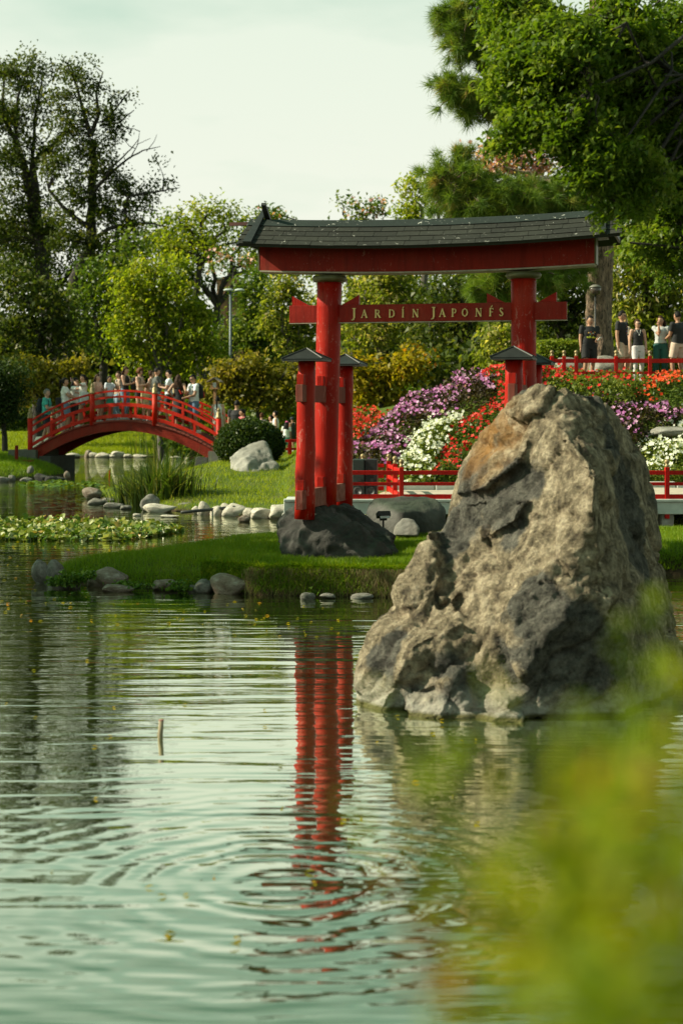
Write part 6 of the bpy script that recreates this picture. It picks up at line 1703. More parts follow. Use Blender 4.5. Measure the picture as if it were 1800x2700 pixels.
def floating_leaves():
    rng = np.random.default_rng(88)
    P = []
    for px0, px1, py0, py1, n in [(-40, 260, 1480, 1640, 60), (0, 420, 1425, 1470, 40), (200, 900, 1585, 1680, 50), (0, 900, 1700, 2500, 26), (880, 1300, 1880, 2200, 14)]:
        for _ in range(n):
            w_ = WP(rng.uniform(px0, px1), rng.uniform(py0, py1)); P.append((w_.x, w_.y, 0.006))
    V, F, var = leaves(np.array(P), 0.045, rng, 0.0, 12.0, 0.5)
    V[:, 2] = np.clip(V[:, 2], 0.003, 0.014)
    tag(link('floating_leaves', np_mesh('floating_leaves', V, F, var), LEAF['yellow']), 'small fallen leaves floating scattered on the pond', kind='stuff')
floating_leaves()
def small_post():
    p = PX(54, 1215, 54.0)
    r = empty('bollard', 'short dark red post before the left bridge end', 'post', (p.x, 53.4, 0.45))
    MB().box((0, 0, 0.22), (0.10, 0.10, 0.62)).build('shaft', M['reddark'], r, bevel=0.01)
    MB().box((0.22, 0.05, -0.02), (0.62, 0.25, 0.14)).build('foot_block', M['reddark'], r, bevel=0.01)
small_post()
def lantern():
    p = PX(567, 1130, 56.8); z = HZ1(p.x, 56.8); k = 56.8 / FP
    lk = 0.56
    r = empty('wooden_lantern', 'small wooden house-shaped lantern on a post right of the bridge', 'lantern', (p.x, 56.8, z), R(-14))
    r.scale = (lk, lk, lk)
    zb = (CAMZ + (HOR - 1026) * k - z) / lk
    MB().box((0, 0, zb / 2), (0.16, 0.16, zb)).build('post', M['wood'], r)
    MB().box((0, 0, zb + 0.04), (0.52, 0.5, 0.08)).build('tray', M['wood'], r)
    for a in (-1, 1):
        for b_ in (-1, 1): MB().box((a * 0.17, b_ * 0.15, zb + 0.26), (0.06, 0.06, 0.36)).build('corner_post', M['wood'], r)
    MB().box((0, 0, zb + 0.25), (0.22, 0.20, 0.30)).build('lamp_glass', M['glass'], r)
    for s in (-1, 1):
        q = [(s * 0.02, -0.34, zb + 0.66), (s * 0.42, -0.34, zb + 0.42), (s * 0.42, 0.34, zb + 0.42), (s * 0.02, 0.34, zb + 0.66)]
        if s < 0: q = q[::-1]
        MB().hexa(q, [(a, b_, c + 0.05) for a, b_, c in q]).build('roof_panel', M['greywood'], r)
    MB().box((0, 0, zb + 0.70), (0.08, 0.74, 0.06)).build('ridge', M['greywood'], r)
lantern()
def street_lamp():
    Y = 77.0; p = PX(608, 1100, Y); z = HZ1(p.x, Y); k = Y / FP
    r = empty('street_lamp', 'slim grey twin-headed street lamp rising before the trees left of the gate', 'street lamp', (p.x, Y, z))
    zt3 = CAMZ + (HOR - 766) * k - z
    MB().tube([(0, 0, 0), (0, 0, zt3 * 0.5), (0, 0, zt3)], [0.085, 0.07, 0.055], 12).build('pole', M['steel'], r, True)
    for s in (-1, 1):
        MB().tube([(0, 0, zt3 - 0.12), (s * 0.22 + 0.12, 0, zt3 - 0.03)], 0.03, 8).build('arm', M['steel'], r)
        MB().ball((s * 0.26 + 0.16, 0, zt3 + 0.02), (0.24, 0.17, 0.07), 12, 6).build('lamp_head', M['glass'], r, True)
street_lamp()
def garden_lamp():
    Y = 37.2; p = PX(1568, 950, Y); z = HZ1(p.x, Y); k = Y / FP
    r = empty('garden_lamp', 'dark post-top garden lamp in front of the pine trunk', 'lamp', (p.x, Y, z))
    zt3 = CAMZ + (HOR - 778) * k - z
    MB().tube([(0, 0, 0), (0, 0, zt3)], 0.018, 10).build('pole', M['black'], r, True)
    MB().lathe([(0.03, zt3), (0.10, zt3 + 0.02), (0.13, zt3 + 0.15), (0.12, zt3 + 0.16)], 16).build('lamp_shade', plain('smoked_glass', (0.06, 0.045, 0.035), 0.15), r, True)
    MB().lathe([(0.135, zt3 + 0.165), (0.14, zt3 + 0.18), (0.07, zt3 + 0.225), (0.02, zt3 + 0.235)], 16).build('lid', plain('lamp_lid', (0.16, 0.15, 0.12), 0.6), r, True)
garden_lamp()
def brick_house():
    Y = 104.0; k = Y / FP
    brick, t, b, o = newmat('brickwork')
    bt = t.nodes.new('ShaderNodeTexBrick'); bt.inputs['Scale'].default_value = 3.0
    bt.inputs['Color1'].default_value = (0.50, 0.15, 0.05, 1); bt.inputs['Color2'].default_value = (0.40, 0.11, 0.045, 1); bt.inputs['Mortar'].default_value = (0.36, 0.20, 0.12, 1); bt.inputs['Mortar Size'].default_value = 0.008
    t.links.new(coords(t), bt.inputs['Vector']); t.links.new(bt.outputs['Color'], b.inputs['Base Color']); b.inputs['Roughness'].default_value = 0.9
    c = PX(595, 800, Y); r = empty('brick_house', 'orange brick house with a stepped tower glimpsed between the trees behind the street lamp', 'building', (c.x, Y, 0.9))
    def bx(px0, px1, py0, py1, nm, m, y0=0, y1=3):
        a = PX(px0, py0, Y); b_ = PX(px1, py1, Y)
        return MB().box(((a.x + b_.x) / 2 - c.x, (y0 + y1) / 2, (a.z + b_.z) / 2 - 0.9), (b_.x - a.x, y1 - y0, a.z - b_.z)).build(nm, m, r)
    bx(566, 640, 780, 1130, 'wall', brick); bx(598, 624, 716, 779, 'tower', brick, 0.5, 2.2); bx(570, 597, 735, 779, 'stepped_gable', brick, 0.5, 2.4); bx(625, 636, 740, 779, 'side_wall', brick, 0.8, 2.4)
    bx(597, 626, 711, 715.6, 'coping', M['concrete'], 0.4, 2.3); bx(568, 597.6, 730, 734.6, 'coping', M['concrete'], 0.4, 2.5); bx(564, 642, 776, 779.6, 'coping', M['concrete'], -0.1, 3.1)
    for px0, py0 in ((572, 830), (612, 830), (572, 900), (612, 960)):
        w_ = bx(px0, px0 + 18, py0, py0 + 34, 'window', M['white'], -0.06, 0.05); bx(px0 + 2, px0 + 16, py0 + 2, py0 + 32, 'pane', plain('pane', (0.03, 0.035, 0.04), 0.1), -0.08, -0.062)
brick_house()

# foreground bush on the near bank: tall, loose, far out of focus
def fore_bush():
    rng = np.random.default_rng(5)
    groups = {}
    base = np.array([0.42, 1.25, HZ1(0.42, 1.25)])
    root = empty('shrub', 'loose yellow-green shrub close to the camera, blurred across the lower right', 'shrub', tuple(base))
    C = []
    for px, py, rx, ry, Y, n in [(1700, 2090, 100, 50, 0.85, 6), (1580, 2130, 90, 40, 0.8, 5), (1790, 1980, 50, 60, 0.95, 4), (1650, 2260, 150, 80, 0.8, 9), (1750, 2390, 110, 100, 0.75, 13), (1590, 2440, 110, 90, 0.75, 9), (1480, 2590, 150, 80, 0.72, 10), (1720, 2620, 120, 90, 0.72, 13), (1290, 2680, 130, 40, 0.7, 5), (1770, 2180, 60, 90, 0.85, 6),
                                 (1450, 2060, 20, 20, 0.8, 1), (1065, 2085, 16, 10, 0.8, 1), (1050, 2175, 10, 14, 0.8, 1), (1780, 1850, 24, 70, 1.0, 3), (1790, 1740, 12, 40, 1.1, 2), (1350, 2520, 60, 70, 0.72, 2), (1450, 2480, 40, 60, 0.72, 3), (1390, 2380, 30, 50, 0.75, 2), (1200, 2560, 40, 40, 0.72, 1)]:
        k = Y / FP
        C.append(np.array(PX(px, py, Y)) + rng.normal(size=(n, 3)) * 0.6 * np.array([rx * k, 0.12, ry * k]))
    C = np.concatenate(C)
    paths = []
    for c in C[::2]:
        b0 = base + np.array([rng.normal() * 0.10, rng.normal() * 0.10, 0])
        paths.append((bez(b0, c, 0.0, rng, 6, 0.02), np.linspace(0.0035, 0.0012, 6)))
    V, F = tubes_np(paths, 5); link('stems', np_mesh('stems', V - base, F), plain('green_stem', (0.10, 0.12, 0.02), 0.7), root)
    per = 12
    P = np.repeat(C, per, 0) + rng.normal(size=(len(C) * per, 3)) * 0.020
    var = np.clip(np.repeat(rng.beta(2, 2.2, len(C)), per) + rng.normal(size=len(P)) * 0.1, 0, 1)
    V, F, var = leaves(P, 0.017, rng, 0.2, 0.6, 0.42, var)
    link('leaves', np_mesh('leaves', V - base, F, var), LEAF['fore'], root)
fore_bush()
# ------------------------------------------------------------------ people
SK = {k: plain('skin_' + k, c, 0.55, 0.06, 10) for k, c in {'fair': (0.50, 0.29, 0.20), 'tan': (0.40, 0.21, 0.13), 'brown': (0.26, 0.13, 0.08)}.items()}
EYE = plain('eye_dark', (0.02, 0.015, 0.012), 0.2); LIP = plain('lips', (0.34, 0.11, 0.09), 0.5)
CL = {}
def cloth(c):
    k = tuple(round(x, 3) for x in c)
    if k not in CL: CL[k] = plain('cloth_%d' % len(CL), c, 0.85, 0.12, 9, bmp=0.15)
    return CL[k]
def flowered():
    m, t, b, o = newmat('floral_shirt')
    v = coords(t); vo = t.nodes.new('ShaderNodeTexVoronoi'); vo.inputs['Scale'].default_value = 13; t.links.new(v, vo.inputs['Vector'])
    n = noise_n(t, v, 9, 3)
    c = mixc(t, ramp(t, vo.outputs['Distance'], [(0.22, 1), (0.30, 0)]), (0.62, 0.70, 0.74), ramp(t, n, [(0.40, (0.5, 0.06, 0.05)), (0.5, (0.05, 0.10, 0.16)), (0.62, (0.12, 0.36, 0.50))]))
    t.links.new(c, b.inputs['Base Color']); b.inputs['Roughness'].default_value = 0.85
    return m
FLORAL = flowered()
HAIRM = {k: plain('hair_' + k, c, 0.6, 0.25, 22, spec=0.12) for k, c in {'black': (0.012, 0.010, 0.009), 'brown': (0.045, 0.022, 0.012), 'auburn': (0.11, 0.042, 0.018), 'blond': (0.34, 0.22, 0.09), 'grey': (0.20, 0.18, 0.16)}.items()}

def ik(a, b, l1, l2, bend):
    a = Vector(a); b = Vector(b); d = b - a; L_ = min(d.length, (l1 + l2) * 0.995); d.normalize(); b = a + d * L_
    x = (l1 * l1 - l2 * l2 + L_ * L_) / (2 * L_); h = math.sqrt(max(l1 * l1 - x * x, 0))
    n = Vector(bend); n = (n - d * n.dot(d)).normalized()
    return a + d * x + n * h, b

ARMS = {   # wrist targets, character's own frame (x = own side outward, y<0 forward)
 'down': (0.245, -0.02, 0.86), 'slack': (0.27, -0.10, 0.90), 'phone': (0.06, -0.30, 1.20), 'low_phone': (0.08, -0.30, 1.08), 'face': (0.05, -0.20, 1.47), 'up_phone': (0.10, -0.34, 1.52),
 'rail': (0.28, -0.18, 0.92), 'hip': (0.22, -0.02, 1.02), 'cross': (-0.02, -0.20, 1.14), 'drink': (0.10, -0.20, 1.46), 'forward': (0.16, -0.38, 1.10), 'cheek': (0.04, -0.17, 1.46), 'back': (0.20, 0.14, 0.93), 'neck': (0.06, 0.05, 1.50)}

def person(label, pos, H, rz, top=None, bottom=None, shoes=(0.4, 0.4, 0.4), hair='black', style='short', skin='tan', a='down', b='down', shirt='tee', legs='shorts', stride=0.0, glasses=False,
           turn=0.0, nod=0.0, lean=0.0, female=False, voxel=0.02, group=None, belt=None, wide=1.0, cap=None, print_=None, topmat=None, hem=0.93):
    root = empty('person', label, 'person', pos, rz, group)
    rr_ = random.Random(label)
    root.rotation_euler = (R(rr_.uniform(-2.5, 2.5)), R(rr_.uniform(-2.5, 2.5)), rz + R(rr_.uniform(-8, 8)))
    if not stride: stride = rr_.uniform(-0.09, 0.09)
    if not turn: turn = rr_.uniform(-0.45, 0.45)
    if not nod: nod = rr_.uniform(0.0, 0.22)
    shift = rr_.uniform(-0.025, 0.025)
    sc_ = H / 1.75
    root.scale = (sc_, sc_, sc_)
    wide *= 1.06 if female else 1.12
    W_ = (0.93 if female else 1.0) * wide
    hipw = (1.04 if female else 0.97) * wide
    P = lambda x, y, z: Vector((x, y + lean * (1 - z) * 0.5 if z > 1 else y, z))
    sh = {1: P(0.180 * W_, 0.0, 1.415), -1: P(-0.180 * W_, 0.0, 1.415)}
    hipx = 0.088 * hipw
    J = {}
    for s, tgt in ((1, a), (-1, b)):
        t3 = ARMS[tgt] if isinstance(tgt, str) else tgt
        wr = Vector((t3[0] * s, t3[1], t3[2]))
        el_, wr = ik(sh[s], wr, 0.285, 0.255, (0.55 * s, 0.75, -0.45))
        J[s] = (sh[s], el_, wr)
    lg = {}
    for s in (1, -1):
        dy = stride * s
        ank = Vector((0.105 * s * hipw + shift, dy, 0.085))
        kn, ank = ik((hipx * s, 0, 0.93), ank, 0.43, 0.43, (0.03 * s, -1, 0))
        lg[s] = (Vector((hipx * s, 0, 0.93)), kn, ank)
    hd = P(0, -0.012, 1.615); hr = Matrix.Rotation(turn, 3, 'Z') @ Matrix.Rotation(nod, 3, 'X')
    hp = lambda x, y, z: hd + hr @ Vector((x, y, z))
    body = MB()
    body.ball(hd, (0.076, 0.096, 0.118), 16, 12, rot=hr)
    body.ball(hp(0, -0.022, -0.055), (0.056, 0.070, 0.062), 12, 8, rot=hr)
    body.tube([hp(0, -0.088, 0.012), hp(0, -0.108, -0.022)], [0.010, 0.016], 8)
    for s in (1, -1): body.ball(hp(0.078 * s, 0.008, -0.008), (0.012, 0.02, 0.03), 8, 6, rot=hr)
    body.tube([P(0, 0.012, 1.40), P(0, 0.006, 1.48), hd + Vector((0, 0.012, -0.05))], [0.068, 0.052, 0.054], 12)
    secs = [(0.86, .150 * hipw, .105), (0.95, .162 * hipw, .112), (1.08, (.128 if female else .140) * wide, .095 * wide), (1.20, .140 * W_, .102 * wide), (1.32, .160 * W_, .108 * wide), (1.41, .150 * W_, .085), (1.465, .075, .058)]
    body.loft([(0, P(0, 0, z).y, z, rx, ry) for z, rx, ry in secs], 18)
    for s in (1, -1):
        S, E, Wt = J[s]
        body.tube([S + Vector((-0.04 * s, 0, 0.0)), S, (S + E) / 2, E, E + (Wt - E) * 0.35, Wt], [0.056, 0.058, 0.051, 0.044, 0.043, 0.029], 10)
        body.ball(S, 0.053, 10, 8)
        d = (Wt - E).normalized()
        body.tube([Wt - d * 0.01, Wt + d * 0.045, Wt + d * 0.085], [0.027, 0.036, 0.032], 10, flat=0.55)
        Hp, K, A = lg[s]
        body.tube([Hp + Vector((0, 0, 0.02)), Hp + (K - Hp) * 0.3, K, K + (A - K) * 0.3, K + (A - K) * 0.75, A + Vector((0, 0, -0.02))], [0.092 * hipw, 0.085 * hipw, 0.056, 0.056, 0.04, 0.036], 12)
        body.tube([A + Vector((0, 0.035, -0.045)), A + Vector((0, -0.05, -0.05)), A + Vector((0.01 * s, -0.15, -0.062))], [0.036, 0.038, 0.026], 10)
    me = remesh(body, voxel, 3, 0.45, 'body')
    me.materials.append(SK[skin]); me.materials.append(EYE); me.materials.append(LIP)
    ob = link('body', me, None, root)
    # fingers, eyes, brows, mouth belong to the same body mesh
    ex = MB(); ex.v = [tuple(v.co) for v in me.vertices]; ex.f = [tuple(p.vertices) for p in me.polygons]; ex.m = [0] * len(ex.f)
    for s in (1, -1):
        S, E, Wt = J[s]; d = (Wt - E).normalized(); side = d.cross(Vector((0, 1, 0.2))).normalized(); up = side.cross(d).normalized()
        pal = Wt + d * 0.075
        for q in range(4):
            o0 = pal + side * (0.014 * (q - 1.5)); ln = (0.062, 0.074, 0.07, 0.054)[q]
            c = up * (0.018 if (a if s == 1 else b) in ('down', 'slack', 'rail', 'hip', 'back') else 0.034)
            ex.tube([o0, o0 + d * ln * 0.5 + c * 0.25, o0 + d * ln * 0.85 + c * 0.9], [0.0085, 0.008, 0.006], 6)
        ex.tube([Wt + d * 0.03 + side * 0.026, Wt + d * 0.062 + side * 0.045 + up * 0.012, Wt + d * 0.09 + side * 0.042 + up * 0.02], [0.011, 0.0095, 0.007], 6)
        ex.ball(hp(0.030 * s, -0.090, 0.012), (0.012, 0.006, 0.007), 8, 5, 1, hr)
        ex.ball(hp(0.031 * s, -0.092, 0.034), (0.018, 0.006, 0.004), 8, 4, 1, hr)
    ex.ball(hp(0, -0.090, -0.058), (0.022, 0.006, 0.007), 8, 5, 2, hr)
    m2 = ex.mesh('body', True)
    for m_ in (SK[skin], EYE, LIP): m2.materials.append(m_)
    ob.data = m2; bpy.data.meshes.remove(me)
    # hair
    if style != 'none':
        hb = MB(); n, m = 22, 14
        hs = {'short': (1.09, 1.10, 1.08), 'curly': (1.55, 1.50, 1.40)}.get(style, (1.13, 1.12, 1.09))
        V_ = []; F_ = []
        for i in range(m + 1):
            th = PI * i / m
            for k in range(n):
                ph = 2 * PI * k / n
                u = Vector((math.sin(th) * math.cos(ph), math.sin(th) * math.sin(ph), math.cos(th)))
                q = Vector((u.x * 0.078 * hs[0], u.y * 0.098 * hs[1], u.z * 0.119 * hs[2])) + Vector((0, 0.008, 0.006))
                face = u.y < -0.25 and u.z < 0.52 and not (style == 'curly' and abs(u.x) > 0.75)
                low = u.z < (-0.30 if style in ('short', 'curly') else -0.55) 
                if face or low: q = Vector((u.x * 0.06, u.y * 0.078, u.z * 0.095))
                jit = noise.noise(u * (5 if style != 'curly' else 7) + Vector((H * 9, 0, 0)))
                if not (face or low): q += u * jit * (0.007 if style != 'curly' else 0.022)
                V_.append(hp(q.x, q.y, q.z))
        for i in range(m):
            for k in range(n): F_.append((i * n + k, (i + 1) * n + k, (i + 1) * n + (k + 1) % n, i * n + (k + 1) % n))
        hb.add(V_, F_)
        if style in ('long', 'wavy'):
            wv = 0.012 if style == 'wavy' else 0.003
            for q in range(9):
                x = -0.085 + 0.17 * q / 8; bk = 0.062 + 0.035 * math.cos((q - 4) / 4 * 1.4)
                pts = [hp(x * 0.75, bk * 0.8, 0.06)] + [Vector((hd.x, hd.y, 0)) + Matrix.Rotation(turn, 3, 'Z') @ Vector((x * (1.0 + 0.12 * j), bk + 0.018 * j - 0.003 * j * j + wv * math.sin(j * 2.1 + q), 1.60 - 0.075 * j)) for j in range(1, 5 + (1 if style == 'wavy' else 0))]
                hb.tube(pts, [0.022] + [0.026] * (len(pts) - 2) + [0.010], 7)
        if style in ('pony', 'braid'):
            hb.ball(hp(0, 0.10, 0.05), 0.035, 8, 6)
            pts = [hp(0, 0.10, 0.06), hp(0, 0.155, 0.02), hp(0, 0.15, -0.10), hp(0, 0.13, -0.24)] + ([hp(0, 0.12, -0.36), hp(0, 0.12, -0.44)] if style == 'braid' else [])
            hb.tube(pts, [0.022, 0.034] + [0.03] * (len(pts) - 3) + [0.008], 8)
        if style == 'bun':
            hb.ball(hp(0, 0.085, 0.075), 0.045, 10, 8)
        hb.build('hair', HAIRM[hair], root, True)
    if cap:
        cb = MB(); cb.lathe([(0.088, 0.02), (0.090, 0.05), (0.082, 0.09), (0.055, 0.122), (0.01, 0.134)], 18, (0, 0, 0), 0, 1.0, 1.2)
        cb.hexa([(-.07, -.08, .022), (.07, -.08, .022), (.055, -.19, .012), (-.055, -.19, .012)], [(-.07, -.08, .032), (.07, -.08, .032), (.055, -.19, .020), (-.055, -.19, .020)])
        cb.v = [tuple(hp(*v)) for v in cb.v]; cb.build('cap', cloth(cap), root, True)
    # clothes
    vx = max(voxel * 0.85, 0.014)
    hem_z = hem if shirt != 'dress' else 0.36
    tb = MB(); g = 1.10
    def tors(zs0):
        zz = [z for z, _, _ in secs]
        out_ = []
        for z in [zs0] + [q for q in (0.95, 1.08, 1.20, 1.32, 1.41) if q > zs0 + 0.03] + [1.455]:
            rx = np.interp(z, zz, [q[1] for q in secs]); ry = np.interp(z, zz, [q[2] for q in secs])
            e = g if z < 1.40 else (1.06 if z < 1.45 else 1.08)
            if z < 1.15 and shirt == 'tee': e = 1.16
            if shirt in ('tank', 'camisole') and z > 1.40: rx *= 0.80
            out_.append((0, P(0, 0, z).y, z, rx * e, ry * e + 0.006))
        return out_
    if shirt == 'dress':
        fl_ = [(0, 0, 0.36, .26, .22), (0, 0, 0.6, .225, .19), (0, 0, 0.86, .185, .145)]
        tb.loft(fl_ + tors(0.95), 20)
    else:
        tb.loft(tors(hem_z), 20)
    if shirt in ('tee', 'blouse'):
        for s in (1, -1):
            S, E, Wt = J[s]; f = 0.62 if shirt == 'tee' else 0.55
            tb.tube([S + Vector((-0.05 * s, 0, 0.01)), S, S + (E - S) * f], [0.062, 0.066, 0.062 if shirt == 'tee' else 0.056], 12)
            tb.ball(S, 0.066, 10, 8)
    elif shirt in ('tank', 'dress', 'camisole'):
        for s in (1, -1): tb.tube([Vector((0.085 * s, -0.075, 1.36)), Vector((0.092 * s, 0.0, 1.462)), Vector((0.085 * s, 0.07, 1.36))], 0.022, 8)
    if top is not None or topmat:
        tm = remesh(tb, vx, 2, 0.4, 'shirt')
        displace(tm, lambda q: 0.006 * noise.noise(Vector((q.x * 9, q.y * 9, q.z * 14))) + 0.001)
        nm = {'dress': 'dress', 'tank': 'tank_top', 'camisole': 'camisole', 'blouse': 'blouse'}.get(shirt, 't_shirt')
        so_ = link(nm, tm, topmat or cloth(top), root)
        if print_: print_(so_)
    if bottom is not None and shirt != 'dress':
        bb = MB()
        if legs == 'skirt':
            bb.loft([(0, 0, 0.52, .215 * hipw, .185), (0, 0, 0.75, .20 * hipw, .155), (0, 0, 0.93, .178 * hipw, .125), (0, 0, 1.04, .150 * hipw, .110)], 20)
        else:
            bb.loft([(0, 0, 0.84, .155 * hipw, .118), (0, 0, 0.95, .172 * hipw, .122), (0, 0, 1.04, .152 * hipw, .110)], 18)
            for s in (1, -1):
                Hp, K, A = lg[s]
                if legs in ('trousers', 'wide'):
                    e = 1.0 if legs == 'trousers' else 1.35
                    bb.tube([Hp + Vector((0, 0, 0.03)), Hp + (K - Hp) * 0.35, K, K + (A - K) * 0.5, A + Vector((0, 0, 0.02))], [0.10 * hipw, 0.094 * hipw, 0.068 * e, 0.064 * e, 0.054 * e * e], 12)
                else:
                    f = 0.82 if legs == 'shorts' else 0.42
                    bb.tube([Hp + Vector((0, 0, 0.03)), Hp + (K - Hp) * 0.4, Hp + (K - Hp) * f], [0.10 * hipw, 0.098 * hipw, 0.088 * hipw if f > .5 else .096 * hipw], 12)
        bmn = {'skirt': 'skirt', 'trousers': 'trousers', 'wide': 'trousers'}.get(legs, 'shorts')
        link(bmn, remesh(bb, vx, 2, 0.4, bmn), cloth(bottom), root)
    if belt: MB().loft([(0, 0, 1.005, .163 * hipw, .119), (0, 0, 1.035, .158 * hipw, .116)], 20).build('belt', cloth(belt), root, True)
    for s in (1, -1):
        Hp, K, A = lg[s]; x, y = A.x, A.y; z = A.z - 0.085
        MB().loft([(x, y - 0.05, z + 0.002, 0.046, 0.135), (x, y - 0.05, z + 0.03, 0.048, 0.138), (x, y - 0.035, z + 0.06, 0.042, 0.115), (x, y + 0.01, z + 0.10, 0.044, 0.055)], 14).build('shoe', cloth(shoes), root, True)
    if glasses:
        gb = MB()
        for s in (1, -1):
            gb.ball(hp(0.031 * s, -0.100, 0.012), (0.026, 0.008, 0.020), 12, 6, rot=hr)
            gb.tube([hp(0.056 * s, -0.092, 0.016), hp(0.080 * s, 0.01, 0.010)], 0.004, 6)
        gb.tube([hp(-0.01, -0.104, 0.016), hp(0.01, -0.104, 0.016)], 0.004, 6)
        gb.build('sunglasses', M['black'], root, True)
    root['_w'] = [0.0]; del root['_w']
    return root, J, lg, hd

def at_px(px, Y): return (px - 900) / FP * Y
def spot(px, top_py, Y):
    """standing spot on the ground and the height that reaches top_py"""
    x = at_px(px, Y); z = HZ1(x, Y); return (x, Y, z), CAMZ + (HOR - top_py) / FP * Y - z
def on_bridge(px, ly):
    c, s = math.cos(BA), -math.sin(BA); k = (px - 900) / FP
    lx = (k * (BO.y + ly * c) - (BO.x + ly * s)) / (c + k * s)
    return Vector((BO.x + lx * c + ly * s, BO.y - lx * s + ly * c, deck_z(lx) + 0.004))
def held(name, label, cat, root, local, size, mat, rot=(0, 0, 0), ball=False):
    """a thing held in a hand or worn: top-level, placed in the world"""
    Mx = Matrix.LocRotScale(root.location, root.rotation_euler, root.scale)
    r = Matrix.LocRotScale(Vector(local), Matrix.Rotation(0, 3, 'Z').to_euler(), None)
    o = MB().box((0, 0, 0), size).build(name, mat, None, bevel=min(size) * 0.3)
    o.matrix_world = Mx @ Matrix.LocRotScale(Vector(local), bpy.context.scene.camera.rotation_euler.__class__(rot), None)
    return tag(o, label, cat)
def backpack(root, label, c, accent=None, dy=0.20):
    Mx = Matrix.LocRotScale(root.location, root.rotation_euler, root.scale)
    e = empty('backpack', label, 'backpack'); e.matrix_world = Mx @ Matrix.Translation((0, dy, 1.02))
    MB().loft([(0, 0, 0.0, .13, .075), (0, 0, 0.03, .15, .09), (0, 0, 0.25, .15, .095), (0, -0.005, 0.38, .13, .075), (0, -0.01, 0.43, .07, .04)], 16).build('bag', cloth(c), e, True)
    MB().loft([(0, .085, 0.03, .10, .03), (0, .095, 0.10, .11, .04), (0, .085, 0.19, .10, .03)], 14).build('front_pocket', cloth(accent or c), e, True)
    for s in (1, -1):
        MB().tube([(0.08 * s, -0.07, 0.40), (0.095 * s, -0.17, 0.455), (0.11 * s, -0.305, 0.36), (0.125 * s, -0.30, 0.22), (0.14 * s, -0.10, 0.06)], 0.018, 8, flat=0.5).build('strap', cloth(c), e, True)

G_B = 'visitors on the arched bridge'
FC = R(90)      # facing right in the picture
W8 = (0.74, 0.74, 0.70)
def bp(px, tpy, ly, label, rz, **kw):
    p = on_bridge(px, ly); H = CAMZ + (HOR - tpy) / FP * p.y - p.z
    H = max(1.05, min(H, 1.92))
    return person(label, p, H, rz, group=G_B, voxel=0.021, **kw)
# rz 0 faces the camera; +90 deg faces right
r = bp(121, 999, 0.75, 'bearded man in a teal t-shirt and dark shorts climbing the left end of the bridge', R(80), top=(0.06, 0.42, 0.36), bottom=(0.02, 0.022, 0.03), hair='grey', skin='fair', a='rail', b='phone', stride=0.16, shoes=(0.25, 0.24, 0.22))
backpack(r[0], 'dark navy backpack on the man in the teal t-shirt', (0.012, 0.014, 0.022))
r = bp(176, 983, 0.8, 'dark-haired woman in a white t-shirt and denim shorts, black bag behind her', R(85), top=W8, bottom=(0.16, 0.24, 0.34), hair='black', style='pony', female=True, a='forward', b='forward', skin='tan')
held('shoulder_bag', 'black shoulder bag behind the white-shirted woman near the left of the bridge', 'bag', r[0], (-0.05, 0.20, 1.0), (0.28, 0.14, 0.30), cloth((0.012, 0.012, 0.013)))
bp(198, 990, 1.35, 'dark-haired woman half hidden behind her friend, lifting a phone', R(75), top=W8, bottom=(0.02, 0.02, 0.02), hair='black', style='long', female=True, a='up_phone', b='up_phone', skin='tan')
r = bp(216, 987, 0.6, 'woman in a white top and pale denim shorts taking a picture, facing left', R(-70), top=(0.76, 0.74, 0.70), bottom=(0.20, 0.30, 0.40), hair='black', style='pony', female=True, a='up_phone', b='cross', shirt='blouse', skin='tan', shoes=W8, legs='hot')
held('tote_bag', 'white tote bag on the hip of the woman taking a picture', 'bag', r[0], (0.19, 0.02, 1.00), (0.06, 0.26, 0.34), cloth((0.66, 0.72, 0.70)))
held('phone', 'pink phone held up between the two women on the left of the bridge', 'phone', r[0], (0.10, -0.43, 1.56), (0.07, 0.012, 0.14), plain('phone_pink', (0.55, 0.32, 0.35), 0.4), (0.2, 0, 0))
bp(264, 986, 0.7, 'woman with curly brown hair in a peach blouse just right of the second brass-capped post', R(60), top=(0.62, 0.36, 0.28), bottom=(0.30, 0.22, 0.15), hair='brown', style='wavy', female=True, a='phone', b='down', shirt='tank', skin='fair')
r = bp(288, 990, 0.8, 'boy in a white t-shirt and green shorts drinking from a cup', R(70), top=(0.66, 0.70, 0.76), bottom=(0.02, 0.30, 0.20), hair='black', skin='tan', a='drink', b='down')
o = MB().lathe([(0.026, 0), (0.033, 0.09), (0.034, 0.095)], 14).build('cup', M['glass'], None, True)
o.matrix_world = Matrix.LocRotScale(r[0].location, r[0].rotation_euler, r[0].scale) @ Matrix.Translation((0.08, -0.28, 1.50)); tag(o, 'pale cup the boy drinks from on the bridge', 'cup')
bp(309, 979, 1.3, 'woman with light brown hair glimpsed behind the woman in the black tank top', R(-60), top=(0.40, 0.30, 0.22), bottom=(0.22, 0.34, 0.42), hair='brown', style='long', female=True, skin='fair', legs='trousers')
bp(326, 966, 0.7, 'tall woman with long wavy dark hair, black tank top and jeans looking at her hands', R(70), top=(0.014, 0.014, 0.015), bottom=(0.16, 0.26, 0.36), hair='brown', style='wavy', female=True, a='phone', b='phone', shirt='tank', skin='fair', nod=0.25, legs='trousers')
r = bp(367, 971, 0.75, 'woman with a round auburn curly mop of hair, beige top and black shorts', R(70), top=(0.58, 0.40, 0.30), bottom=(0.012, 0.012, 0.013), hair='auburn', style='curly', female=True, a='phone', b='phone', shirt='tank', skin='fair', legs='hot')
backpack(r[0], 'black backpack on the curly-haired woman in the middle of the bridge', (0.014, 0.016, 0.016))
